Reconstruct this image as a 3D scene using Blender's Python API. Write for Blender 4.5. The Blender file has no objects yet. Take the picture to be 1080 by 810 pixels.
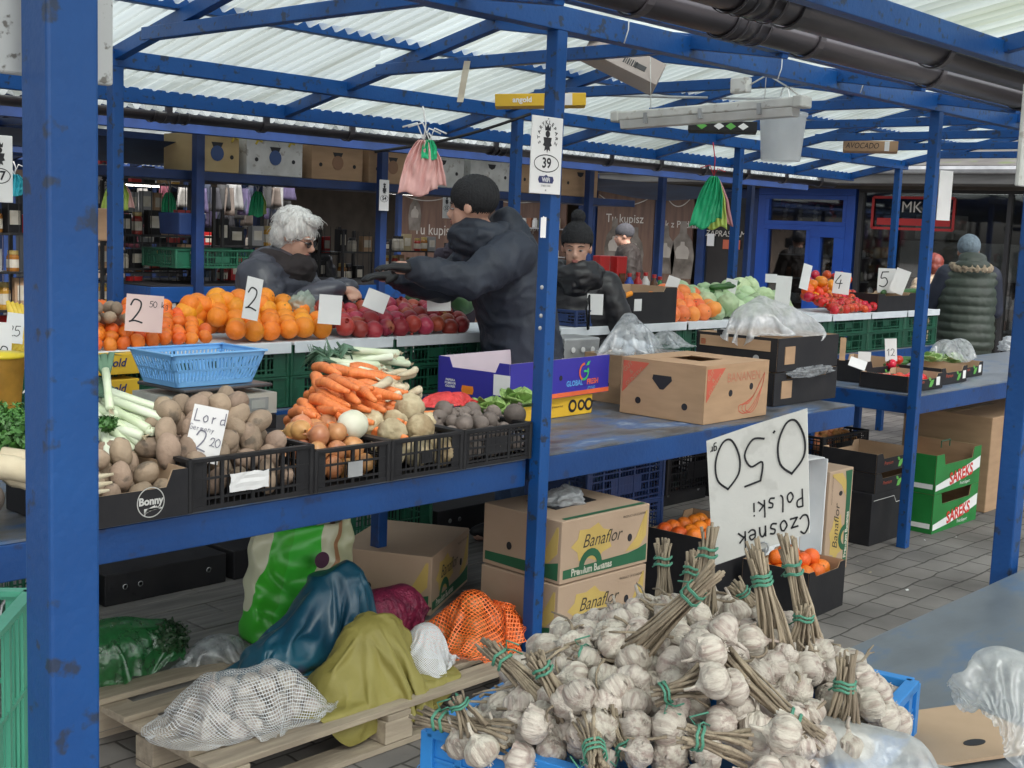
import bpy, bmesh, math, random
from mathutils import Vector, Matrix, noise, Euler
random.seed(7)
R_ = math.radians
scene = bpy.context.scene
COL = scene.collection
# ---------------------------------------------------------------- camera
FPX, YAW, PITCH, ROLL, EYE = 1328.5, R_(42.56), R_(7.18), R_(2.26), 1.72
_f = Vector((math.cos(YAW)*math.cos(PITCH), math.sin(YAW)*math.cos(PITCH), -math.sin(PITCH)))
_r = Vector((math.sin(YAW), -math.cos(YAW), 0)); _u = _r.cross(_f)
_R = math.cos(ROLL)*_r + math.sin(ROLL)*_u; _U = -math.sin(ROLL)*_r + math.cos(ROLL)*_u
CAMP = Vector((0, 0, EYE))
cd = bpy.data.cameras.new('camera'); cam = bpy.data.objects.new('camera', cd); COL.objects.link(cam)
cam.matrix_world = Matrix(((_R.x, _U.x, -_f.x, 0), (_R.y, _U.y, -_f.y, 0), (_R.z, _U.z, -_f.z, EYE), (0, 0, 0, 1)))
cd.sensor_width = 36; cd.lens = 36*FPX/1080; cd.clip_start = .05; cd.clip_end = 400
scene.camera = cam
# ---------------------------------------------------------------- world, sun, exposure
w = bpy.data.worlds.new('World'); scene.world = w; w.use_nodes = True
nt = w.node_tree; bg = nt.nodes['Background']
sky = nt.nodes.new('ShaderNodeTexSky'); sky.sky_type = 'NISHITA'; sky.sun_disc = False
SUN_EL, SUN_AZ = 48, 200
sky.sun_elevation = R_(SUN_EL); sky.sun_rotation = R_(SUN_AZ); sky.air_density = 1.0; sky.dust_density = 4.0; sky.ozone_density = .6
mixw = nt.nodes.new('ShaderNodeHueSaturation'); mixw.inputs['Saturation'].default_value = .25
nt.links.new(sky.outputs[0], mixw.inputs['Color']); nt.links.new(mixw.outputs[0], bg.inputs[0]); bg.inputs[1].default_value = .15
sl = bpy.data.lights.new('sun', 'SUN'); sl.energy = 1.5; sl.angle = R_(25); sl.color = (1, .97, .93)
so = bpy.data.objects.new('sun', sl); COL.objects.link(so)
so.rotation_euler = Euler((R_(90-SUN_EL), 0, R_(180-SUN_AZ)))
scene.view_settings.view_transform = 'Standard'; scene.view_settings.look = 'None'
scene.view_settings.gamma = 1; scene.view_settings.exposure = 1.3
try: scene.cycles.max_bounces = 9; scene.cycles.diffuse_bounces = 4; scene.cycles.transparent_max_bounces = 16
except Exception: pass

def at(px, py, X=None, Y=None, z=None, D=None):
    """point of the place seen at a photograph pixel, on a known plane"""
    d = _R*((px-540)/FPX) - _U*((py-405)/FPX) + _f
    if z is not None: t = (z-EYE)/d.z
    elif Y is not None: t = Y/d.y
    elif X is not None: t = X/d.x
    else: t = D
    return CAMP + d*t
# ---------------------------------------------------------------- materials
MATS = {}
def mat(name, c, c2=None, scale=8, rough=.6, bump=0, bscale=None, metal=0, rnd=0, rndh=0, spec=.5, detail=4, stretch=None, thr=(.35, .65), trans=0, alpha=1, emit=0, coat=0, c3=None, s3=2, coords='Object'):
    if name in MATS: return MATS[name]
    m = bpy.data.materials.new(name); m.use_nodes = True; MATS[name] = m
    n, l = m.node_tree.nodes, m.node_tree.links
    b = n['Principled BSDF']
    tc = n.new('ShaderNodeTexCoord'); vec = tc.outputs[coords]
    mp = n.new('ShaderNodeMapping'); l.new(vec, mp.inputs[0]); vec = mp.outputs[0]
    if stretch: mp.inputs['Scale'].default_value = stretch
    oi = n.new('ShaderNodeObjectInfo')
    add = n.new('ShaderNodeVectorMath'); add.operation = 'ADD'; l.new(vec, add.inputs[0])
    sc = n.new('ShaderNodeMath'); sc.operation = 'MULTIPLY'; sc.inputs[1].default_value = 37; l.new(oi.outputs['Random'], sc.inputs[0]); l.new(sc.outputs[0], add.inputs[1])
    vec = add.outputs[0]
    tx = n.new('ShaderNodeTexNoise'); tx.inputs['Scale'].default_value = scale; tx.inputs['Detail'].default_value = detail; l.new(vec, tx.inputs[0])
    rp = n.new('ShaderNodeValToRGB'); l.new(tx.outputs[0], rp.inputs[0])
    if c2 is None: c2 = tuple(x*.8 for x in c)
    rp.color_ramp.elements[0].position = thr[0]; rp.color_ramp.elements[1].position = thr[1]
    rp.color_ramp.elements[0].color = (*c2, 1); rp.color_ramp.elements[1].color = (*c, 1)
    col = rp.outputs[0]
    if c3 is not None:
        t3 = n.new('ShaderNodeTexNoise'); t3.inputs['Scale'].default_value = s3; t3.inputs['Detail'].default_value = 6; l.new(vec, t3.inputs[0])
        r3 = n.new('ShaderNodeValToRGB'); r3.color_ramp.elements[0].position = .60; r3.color_ramp.elements[1].position = .66; l.new(t3.outputs[0], r3.inputs[0])
        mx = n.new('ShaderNodeMixRGB'); l.new(r3.outputs[0], mx.inputs[0]); l.new(col, mx.inputs[1]); mx.inputs[2].default_value = (*c3, 1); col = mx.outputs[0]
    if rnd or rndh:
        hs = n.new('ShaderNodeHueSaturation'); l.new(col, hs.inputs['Color'])
        a = n.new('ShaderNodeMapRange'); a.inputs[3].default_value = 1-rnd; a.inputs[4].default_value = 1+rnd; l.new(oi.outputs['Random'], a.inputs[0]); l.new(a.outputs[0], hs.inputs['Value'])
        wn = n.new('ShaderNodeTexWhiteNoise'); wn.noise_dimensions = '1D'; l.new(oi.outputs['Random'], wn.inputs['W'])
        a2 = n.new('ShaderNodeMapRange'); a2.inputs[3].default_value = .5-rndh; a2.inputs[4].default_value = .5+rndh; l.new(wn.outputs[0], a2.inputs[0]); l.new(a2.outputs[0], hs.inputs['Hue'])
        col = hs.outputs[0]
    l.new(col, b.inputs['Base Color'])
    b.inputs['Roughness'].default_value = rough; b.inputs['Metallic'].default_value = metal
    b.inputs['Specular IOR Level'].default_value = spec
    if coat: b.inputs['Coat Weight'].default_value = coat
    if trans: b.inputs['Transmission Weight'].default_value = trans
    if alpha < 1: b.inputs['Alpha'].default_value = alpha
    if emit: l.new(col, b.inputs['Emission Color']); b.inputs['Emission Strength'].default_value = emit
    if bump:
        t2 = n.new('ShaderNodeTexNoise'); t2.inputs['Scale'].default_value = bscale or scale*3; t2.inputs['Detail'].default_value = 5; l.new(vec, t2.inputs[0])
        bp = n.new('ShaderNodeBump'); bp.inputs['Strength'].default_value = bump; bp.inputs['Distance'].default_value = .01; l.new(t2.outputs[0], bp.inputs['Height']); l.new(bp.outputs[0], b.inputs['Normal'])
    return m

def film(name, c, op=.35, rough=.28, scale=14):
    """thin crinkled plastic film: part see-through, part milky, with sharp glints"""
    m = bpy.data.materials.new(name); m.use_nodes = True; n, l = m.node_tree.nodes, m.node_tree.links
    n.remove(n['Principled BSDF']); out = n['Material Output']
    tr = n.new('ShaderNodeBsdfTransparent'); tr.inputs[0].default_value = (*[min(1, .55+.45*x) for x in c], 1)
    df = n.new('ShaderNodeBsdfDiffuse'); df.inputs[0].default_value = (*c, 1)
    tl = n.new('ShaderNodeBsdfTranslucent'); tl.inputs[0].default_value = (*c, 1)
    gl = n.new('ShaderNodeBsdfGlossy'); gl.inputs[1].default_value = rough
    tc = n.new('ShaderNodeTexCoord'); tx = n.new('ShaderNodeTexNoise'); tx.inputs['Scale'].default_value = scale; tx.inputs['Detail'].default_value = 6; l.new(tc.outputs['Object'], tx.inputs[0])
    bp = n.new('ShaderNodeBump'); bp.inputs['Strength'].default_value = .5; bp.inputs['Distance'].default_value = .012; l.new(tx.outputs[0], bp.inputs['Height'])
    for q in (df, tl, gl): l.new(bp.outputs[0], q.inputs['Normal'])
    m1 = n.new('ShaderNodeMixShader'); m1.inputs[0].default_value = .5; l.new(df.outputs[0], m1.inputs[1]); l.new(tl.outputs[0], m1.inputs[2])
    mr = n.new('ShaderNodeMapRange'); mr.inputs[1].default_value = .3; mr.inputs[2].default_value = .7; mr.inputs[3].default_value = op-.2; mr.inputs[4].default_value = op+.2; l.new(tx.outputs[0], mr.inputs[0])
    m2 = n.new('ShaderNodeMixShader'); l.new(mr.outputs[0], m2.inputs[0]); l.new(tr.outputs[0], m2.inputs[1]); l.new(m1.outputs[0], m2.inputs[2])
    m3 = n.new('ShaderNodeMixShader'); m3.inputs[0].default_value = .09; l.new(m2.outputs[0], m3.inputs[1]); l.new(gl.outputs[0], m3.inputs[2])
    l.new(m3.outputs[0], out.inputs[0]); return m

def netmat(name, c, scale=90, wdt=.25, c2=None, skew=0):
    """knitted net: opaque threads on a UV grid, gaps see-through"""
    m = bpy.data.materials.new(name); m.use_nodes = True; n, l = m.node_tree.nodes, m.node_tree.links
    b = n['Principled BSDF']; b.inputs['Base Color'].default_value = (*c, 1); b.inputs['Roughness'].default_value = .5
    tc = n.new('ShaderNodeTexCoord'); sp = n.new('ShaderNodeSeparateXYZ'); l.new(tc.outputs['UV'], sp.inputs[0])
    res = []
    for i in (0, 1):
        a = n.new('ShaderNodeMath'); a.operation = 'MULTIPLY'; a.inputs[1].default_value = scale*(1 if i else 1.3); l.new(sp.outputs[i], a.inputs[0])
        f = n.new('ShaderNodeMath'); f.operation = 'FRACT'; l.new(a.outputs[0], f.inputs[0])
        g = n.new('ShaderNodeMath'); g.operation = 'LESS_THAN'; g.inputs[1].default_value = wdt; l.new(f.outputs[0], g.inputs[0]); res.append(g)
    mx = n.new('ShaderNodeMath'); mx.operation = 'MAXIMUM'; l.new(res[0].outputs[0], mx.inputs[0]); l.new(res[1].outputs[0], mx.inputs[1])
    l.new(mx.outputs[0], b.inputs['Alpha']); return m

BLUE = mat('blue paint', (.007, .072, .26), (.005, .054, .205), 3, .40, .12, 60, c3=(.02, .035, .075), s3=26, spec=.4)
BLUED = mat('worn blue paint', (.005, .058, .225), (.004, .043, .17), 2.5, .42, .15, 50, c3=(.012, .035, .12), s3=13)
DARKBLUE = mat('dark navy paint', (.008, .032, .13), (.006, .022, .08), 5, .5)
CARD = mat('brown cardboard', (.42, .27, .16), (.36, .23, .135), 5, .85, .06, 120, rnd=.06, stretch=(1, 1, 5))
CARDIN = mat('cardboard inside', (.47, .33, .22), (.40, .28, .18), 6, .9)
CARDY = mat('yellow tan cardboard', (.50, .38, .20), (.45, .33, .16), 5, .8, .05, 90)
BLKP = mat('black plastic', (.014, .014, .016), (.02, .02, .022), 12, .45, .06, 60, spec=.25)
BLKC = mat('black printed cardboard', (.015, .015, .018), (.022, .021, .023), 8, .6, .05, 80, spec=.3)
GRNP = mat('green plastic', (.012, .10, .055), (.01, .07, .04), 9, .45)
GRNC = mat('green printed cardboard', (.015, .20, .04), (.012, .16, .03), 6, .5)
WHITE = mat('white card', (.78, .78, .77), (.70, .70, .70), 5, .7)
PAPER = mat('white paper lining', (.72, .76, .80), (.62, .66, .70), 9, .6, .1, 12)
INK = mat('black ink', (.012, .012, .016), (.02, .02, .025), 5, .6)
GALV = mat('grey metal', (.42, .43, .44), (.30, .31, .32), 7, .45, .08, 30, metal=.3)
WHT = mat('off white enamel', (.62, .62, .60), (.48, .48, .46), 9, .5, c3=(.38, .36, .33), s3=22)
BLK = mat('black gutter pvc', (.022, .021, .025), (.045, .04, .045), 4, .32, .05, 30, stretch=(.4, 3, 3), spec=.6)
# ---------------------------------------------------------------- mesh building
KID = {}
TMP = bpy.data.scenes.new('workbench')   # scratch scene: shapes are evaluated there, then it is deleted
def evald(o):
    for c in list(o.users_collection): c.objects.unlink(o)
    TMP.collection.objects.link(o); TMP.view_layers[0].update(); return o.evaluated_get(TMP.view_layers[0].depsgraph)
class MB:
    def __init__(s): s.v = []; s.f = []; s.mi = []; s.cur = 0; s.uv = None
    def add(s, vs, fs, M=None):
        o = len(s.v)
        for p in vs:
            p = Vector(p); s.v.append(M @ p if M is not None else p)
        for f in fs: s.f.append([o+i for i in f]); s.mi.append(s.cur)
        return s
    def box(s, c, d, rz=0, M=None, taper=1.0):
        x, y, z = d[0]/2, d[1]/2, d[2]/2; t = taper
        T = Matrix.Translation(c) @ Matrix.Rotation(rz, 4, 'Z')
        if M is not None: T = M @ T
        vs = [(-x*t, -y*t, -z), (x*t, -y*t, -z), (x*t, y*t, -z), (-x*t, y*t, -z), (-x, -y, z), (x, -y, z), (x, y, z), (-x, y, z)]
        return s.add(vs, [(0, 3, 2, 1), (4, 5, 6, 7), (0, 1, 5, 4), (1, 2, 6, 5), (2, 3, 7, 6), (3, 0, 4, 7)], T)
    def bar(s, a, b, w_, h, up=(0, 0, 1)):
        a = Vector(a); b = Vector(b); d = (b-a); L = d.length; d.normalize(); u = Vector(up)
        x = d.cross(u)
        if x.length < 1e-4: x = d.cross(Vector((0, 1, 0)))
        x.normalize(); u = x.cross(d)
        M = Matrix((( x.x, d.x, u.x, a.x), (x.y, d.y, u.y, a.y), (x.z, d.z, u.z, a.z), (0, 0, 0, 1)))
        return s.box((0, L/2, 0), (w_, L, h), 0, M)
    def tube(s, pts, r, n=8, caps=True, flat=1.0, M=None):
        pts = [Vector(p) for p in pts]; k = len(pts); rs = r if isinstance(r, (list, tuple)) else [r]*k
        vs = []; fs = []; px = None
        for i, p in enumerate(pts):
            d = (pts[min(i+1, k-1)] - pts[max(i-1, 0)])
            if d.length < 1e-9: d = Vector((0, 0, 1))
            d.normalize()
            if px is None: px = d.cross(Vector((0, 0, 1))); px = px if px.length > .05 else d.cross(Vector((1, 0, 0)))
            px = px - d*px.dot(d)
            if px.length < 1e-6: px = d.orthogonal()
            px.normalize(); py = d.cross(px)
            for j in range(n):
                a = 2*math.pi*j/n; vs.append(p + px*math.cos(a)*rs[i] + py*math.sin(a)*rs[i]*flat)
        for i in range(k-1):
            for j in range(n): fs.append((i*n+j, i*n+(j+1) % n, (i+1)*n+(j+1) % n, (i+1)*n+j))
        if caps: fs.append(tuple(range(n))[::-1]); fs.append(tuple((k-1)*n+j for j in range(n)))
        return s.add(vs, fs, M)
    def lathe(s, prof, n=20, M=None, cap=True):
        vs = []; fs = []
        for r, z in prof:
            for j in range(n): a = 2*math.pi*j/n; vs.append((r*math.cos(a), r*math.sin(a), z))
        for i in range(len(prof)-1):
            for j in range(n): fs.append((i*n+j, i*n+(j+1) % n, (i+1)*n+(j+1) % n, (i+1)*n+j))
        if cap: fs.append(tuple(range(n))[::-1]); fs.append(tuple((len(prof)-1)*n+j for j in range(n)))
        return s.add(vs, fs, M)
    def ell(s, c, r, n=14, M=None, fn=None, R=None):
        vs = []; fs = []; m = max(5, n*2//3); c = Vector(c)
        if not isinstance(r, (tuple, list)): r = (r, r, r)
        def P(u):
            k = fn(u) if fn else 1
            q = Vector((u.x*r[0], u.y*r[1], u.z*r[2]))*k
            if R is not None: q = R @ q
            return c+q
        vs.append(P(Vector((0, 0, -1))))
        for i in range(1, m):
            t = -math.pi/2+math.pi*i/m
            for j in range(n): a = 2*math.pi*j/n; vs.append(P(Vector((math.cos(t)*math.cos(a), math.cos(t)*math.sin(a), math.sin(t)))))
        vs.append(P(Vector((0, 0, 1)))); L = len(vs)-1
        for j in range(n): fs.append((0, 1+(j+1) % n, 1+j)); fs.append((L, L-n+j, L-n+(j+1) % n))
        for i in range(m-2):
            for j in range(n): fs.append((1+i*n+j, 1+i*n+(j+1) % n, 1+(i+1)*n+(j+1) % n, 1+(i+1)*n+j))
        return s.add(vs, fs, M)
    def prism(s, out, t, M=None):
        """outline in XY, thickness from z=0 to t"""
        n = len(out); vs = [(x, y, 0) for x, y in out]+[(x, y, t) for x, y in out]
        fs = [tuple(range(n))[::-1], tuple(range(n, 2*n))]+[(i, (i+1) % n, n+(i+1) % n, n+i) for i in range(n)]
        return s.add(vs, fs, M)
    def ribbon(s, pts, w_, M=None, z=0.0):
        k = len(pts); vs = []; P = [Vector((p[0], p[1])) for p in pts]
        for i in range(k):
            d = P[min(i+1, k-1)]-P[max(i-1, 0)]
            d = d.normalized() if d.length > 1e-9 else Vector((1, 0)); nrm = Vector((-d.y, d.x))*w_/2
            if i == 0: q = P[i]-d*w_*.3
            elif i == k-1: q = P[i]+d*w_*.3
            else: q = P[i]
            vs += [(q.x+nrm.x, q.y+nrm.y, z), (q.x-nrm.x, q.y-nrm.y, z)]
        return s.add(vs, [(2*i, 2*i+1, 2*i+3, 2*i+2) for i in range(k-1)], M)
    def grid(s, fn, nu, nv, closed_u=False, M=None):
        vs = [fn(i/nu, j/nv) for j in range(nv+1) for i in range(nu+1)]
        o = len(s.v)
        s.add(vs, [(j*(nu+1)+i, j*(nu+1)+i+1, (j+1)*(nu+1)+i+1, (j+1)*(nu+1)+i) for j in range(nv) for i in range(nu)], M)
        if s.uv is None: s.uv = {}
        for j in range(nv+1):
            for i in range(nu+1): s.uv[o+j*(nu+1)+i] = (i/nu, j/nv)
        return s
    def build(s, name, m, parent=None, smooth=False, bevel=0, loc=None, rz=0, world=False, solid=0, sub=0, disp=None):
        V = [v.copy() for v in s.v]
        if disp: V = [disp(v) for v in V]
        if world:
            if parent is not None: Mi = wmat(parent).inverted()
            elif loc is not None: Mi = (Matrix.Translation(loc) @ Matrix.Rotation(rz, 4, 'Z')).inverted()
            else: Mi = Matrix()
            V = [Mi @ v for v in V]
        me = bpy.data.meshes.new(name); me.from_pydata([tuple(v) for v in V], [], s.f)
        ms = m if isinstance(m, (list, tuple)) else [m]
        for q in ms: me.materials.append(q)
        if len(ms) > 1: me.polygons.foreach_set('material_index', s.mi)
        if smooth: me.polygons.foreach_set('use_smooth', [True]*len(me.polygons))
        if s.uv:
            ul = me.uv_layers.new(name='UVMap')
            for lp in me.loops: ul.data[lp.index].uv = s.uv.get(lp.vertex_index, (0, 0))
        me.update()
        if s.uv is None:
            bm = bmesh.new(); bm.from_mesh(me); bmesh.ops.recalc_face_normals(bm, faces=bm.faces); bm.to_mesh(me); bm.free()
        return link(name, me, parent, loc, rz, bevel, solid, sub)
def link(name, me, parent=None, loc=None, rz=0, bevel=0, solid=0, sub=0):
    o = bpy.data.objects.new(name, me); COL.objects.link(o)
    if parent is not None: o.parent = parent; KID.setdefault(parent.name, []).append(o)
    elif loc is not None: o.location = loc
    if rz: o.rotation_euler[2] = rz
    if bevel:
        b = o.modifiers.new('bevel', 'BEVEL'); b.width = bevel; b.segments = 2; b.limit_method = 'ANGLE'
    if solid:
        b = o.modifiers.new('solid', 'SOLIDIFY'); b.thickness = solid; b.offset = 0
    if sub:
        b = o.modifiers.new('sub', 'SUBSURF'); b.levels = sub; b.render_levels = sub
    return o
def wmat(o):
    M = o.matrix_basis.copy()
    while o.parent: o = o.parent; M = o.matrix_basis @ M
    return M
def tag(o, label=None, cat=None, group=None, kind=None):
    if label: o['label'] = label
    if cat: o['category'] = cat
    if group: o['group'] = group
    if kind: o['kind'] = kind
    return o
def thing(name, label, cat, loc=(0, 0, 0), rz=0, group=None, rot=None):
    o = bpy.data.objects.new(name, None); COL.objects.link(o); o.empty_display_size = .05
    o.location = loc; o.rotation_euler = rot if rot is not None else (0, 0, rz)
    return tag(o, label, cat, group)
def dup(root, loc=None, rot=None, label=None, group=None, scale=None):
    def cp(o, par):
        c = o.copy(); COL.objects.link(c)
        if par is not None: c.parent = par; KID.setdefault(par.name, []).append(c)
        for ch in [q for q in KIDS(o)]: cp(ch, c)
        return c
    r = cp(root, None)
    if loc is not None: r.location = loc
    if rot is not None: r.rotation_euler = rot if not isinstance(rot, (int, float)) else (0, 0, rot)
    if scale is not None: r.scale = (scale, scale, scale) if isinstance(scale, (int, float)) else scale
    if label: r['label'] = label
    if group: r['group'] = group
    return r
def KIDS(o): return list(KID.get(o.name, ()))
def FM(o, x, y):
    """matrix of a face: text x axis, text y axis"""
    x = Vector(x).normalized(); y = Vector(y).normalized(); n = x.cross(y)
    return Matrix(((x.x, y.x, n.x, o[0]), (x.y, y.y, n.y, o[1]), (x.z, y.z, n.z, o[2]), (0, 0, 0, 1)))
def text(s_, size, M, m, parent, name='lettering', shear=0, align='CENTER', bold=0, sx=1, world=False):
    cu = bpy.data.curves.new('t', 'FONT'); cu.body = s_; cu.size = size; cu.shear = shear; cu.align_x = align; cu.align_y = 'CENTER'; cu.offset = bold; cu.resolution_u = 3
    o = bpy.data.objects.new('t', cu); COL.objects.link(o)
    me = bpy.data.meshes.new_from_object(evald(o)); bpy.data.objects.remove(o); bpy.data.curves.remove(cu)
    S = Matrix.Diagonal((sx, 1, 1, 1))
    if world: M = wmat(parent).inverted() @ M
    me.transform(M @ S); me.materials.clear(); me.materials.append(m); me.name = name
    return link(name, me, parent)
def spline(pts, k=6):
    out = []; n = len(pts); P = [Vector((*p, 0)[:3]) for p in pts]
    for i in range(n-1):
        p0, p1, p2, p3 = P[max(i-1, 0)], P[i], P[i+1], P[min(i+2, n-1)]
        for j in range(k):
            t = j/k; out.append(.5*((2*p1)+(p2-p0)*t+(2*p0-5*p1+4*p2-p3)*t*t+(3*p1-p0-3*p2+p3)*t**3))
    out.append(P[-1]); return out
STR = {  # hand-lettered strokes in a unit box (width 0.7, height 1)
 '0': [[(.35, 1), (.08, .75), (.03, .4), (.2, .03), (.42, .02), (.62, .35), (.6, .75), (.35, 1)]],
 '1': [[(.15, .7), (.45, 1), (.42, .5), (.4, 0)]], '.': [[(.1, .03), (.13, .0)]], ',': [[(.15, .08), (.05, -.15)]],
 '2': [[(.08, .75), (.25, 1), (.55, .9), (.5, .55), (.2, .1), (.05, .03), (.3, .08), (.65, .0)]],
 '3': [[(.1, .9), (.4, 1), (.5, .75), (.25, .55), (.55, .35), (.4, .02), (.05, .08)]],
 '4': [[(.4, 1), (.05, .4), (.6, .4)], [(.45, .65), (.4, 0)]],
 '5': [[(.62, 1), (.2, .97)], [(.2, .97), (.14, .58), (.45, .6), (.6, .3), (.35, .02), (.05, .08)]],
 '6': [[(.5, 1), (.15, .6), (.1, .2), (.35, 0), (.55, .25), (.35, .45), (.12, .3)]],
 '7': [[(.08, .95), (.6, .97), (.3, .4), (.2, 0)]], '8': [[(.5, .85), (.25, 1), (.15, .75), (.5, .3), (.3, 0), (.1, .25), (.5, .85)]],
 '9': [[(.55, .8), (.3, 1), (.12, .7), (.35, .5), (.55, .85), (.5, .3), (.25, 0)]],
 'C': [[(.6, .85), (.35, 1), (.08, .6), (.15, .1), (.4, .0), (.62, .15)]], 'c': [[(.5, .48), (.25, .55), (.1, .25), (.3, 0), (.55, .1)]],
 'z': [[(.08, .5), (.5, .52)], [(.5, .52), (.1, .02)], [(.1, .02), (.55, .02)]], 'o': [[(.3, .55), (.1, .3), (.25, 0), (.5, .15), (.45, .48), (.3, .55)]],
 's': [[(.5, .5), (.25, .55), (.2, .35), (.45, .2), (.35, .0), (.08, .05)]], 'n': [[(.12, .55), (.1, 0)], [(.1, .3), (.3, .55), (.48, .4), (.5, 0)]],
 'e': [[(.1, .28), (.5, .32), (.4, .55), (.15, .45), (.12, .12), (.35, 0), (.55, .1)]], 'k': [[(.12, 1), (.1, 0)], [(.5, .55), (.12, .25)], [(.2, .3), (.55, 0)]],
 'P': [[(.15, 1), (.12, 0)], [(.15, 1), (.5, .95), (.5, .6), (.14, .5)]], 'l': [[(.2, 1), (.15, .2), (.3, 0)]], 'i': [[(.2, .5), (.2, 0)], [(.2, .72), (.22, .76)]],
 'g': [[(.45, .5), (.15, .45), (.15, .1), (.42, .1), (.45, .5)], [(.45, .5), (.42, -.25), (.12, -.3)]], 'r': [[(.15, .5), (.15, 0)], [(.15, .35), (.4, .5)]],
 'a': [[(.45, .5), (.15, .4), (.15, .05), (.42, .15), (.45, .5)], [(.45, .5), (.5, 0)]], 'L': [[(.15, 1), (.1, 0)], [(.1, 0), (.6, .05)]], 'd': [[(.45, .45), (.15, .4), (.15, .02), (.45, .1)], [(.48, 1), (.5, 0)]],
 'm': [[(.08, .5), (.08, 0)], [(.08, .35), (.25, .5), (.3, 0)], [(.3, .35), (.48, .5), (.55, 0)]], 'y': [[(.1, .5), (.3, .1)], [(.5, .5), (.1, -.3)]], 'G': [[(.6, .85), (.3, 1), (.08, .5), (.3, 0), (.6, .15), (.6, .45), (.35, .45)]],
 'Z': [[(.1, .95), (.6, .97)], [(.6, .97), (.1, .03)], [(.1, .03), (.65, .05)]], ' ': [], '-': [[(.1, .45), (.5, .47)]], '/': [[(.5, 1), (.1, 0)]], 'K': [[(.12, 1), (.1, 0)], [(.6, 1), (.12, .5)], [(.12, .5), (.6, 0)]],
 'p': [[(.12, .55), (.1, -.3)], [(.12, .5), (.48, .45), (.4, .05), (.12, .1)]], 't': [[(.3, .9), (.28, .0)], [(.1, .6), (.5, .62)]], 'u': [[(.1, .5), (.15, .05), (.45, .1), (.48, .5)], [(.48, .5), (.52, 0)]]}
def scribble(mb, s_, x, y, h, M, lw=.08, sp=.72, z=.0, seed=0):
    rr = random.Random(s_+str(seed))
    for i, ch in enumerate(s_):
        for st in STR.get(ch, []):
            pts = [(x+(px+i*sp)*h*.9+rr.uniform(-.01, .01)*h, y+py*h) for px, py in st]
            if len(pts) > 2: pts = [(q.x, q.y) for q in spline(pts, 5)]
            mb.ribbon(pts, h*lw, M, z)
    return mb
def nz(p, s=1.0, o=0.0): return noise.noise(Vector(p)*s+Vector((o, o*1.7, o*.3)))
def fbm(p, s=1.0, o=0.0, oc=4):
    a = 0; amp = 1
    for _ in range(oc): a += amp*nz(p, s, o); s *= 2.1; amp *= .5; o += 5
    return a
def remeshed(mb, voxel, name, m, parent, disp=None, world=False, smooth_it=3):
    """one continuous surface out of overlapping volumes"""
    me = bpy.data.meshes.new('tmp'); me.from_pydata([tuple(v) for v in mb.v], [], mb.f)
    bm = bmesh.new(); bm.from_mesh(me); bmesh.ops.recalc_face_normals(bm, faces=bm.faces); bm.to_mesh(me); bm.free()
    o = bpy.data.objects.new('tmp', me); COL.objects.link(o)
    md = o.modifiers.new('r', 'REMESH'); md.mode = 'VOXEL'; md.voxel_size = voxel; md.use_smooth_shade = True
    s = o.modifiers.new('s', 'SMOOTH'); s.factor = .5; s.iterations = smooth_it
    me2 = bpy.data.meshes.new_from_object(evald(o)); bpy.data.objects.remove(o); bpy.data.meshes.remove(me)
    if disp:
        ns = [v.normal.copy() for v in me2.vertices]
        for v, n_ in zip(me2.vertices, ns): v.co = v.co + n_*disp(v.co, n_)
    if world: me2.transform((wmat(parent)).inverted())
    me2.materials.clear()
    for q in (m if isinstance(m, (list, tuple)) else [m]): me2.materials.append(q)
    me2.polygons.foreach_set('use_smooth', [True]*len(me2.polygons)); me2.update(); me2.name = name
    return link(name, me2, parent)
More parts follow.
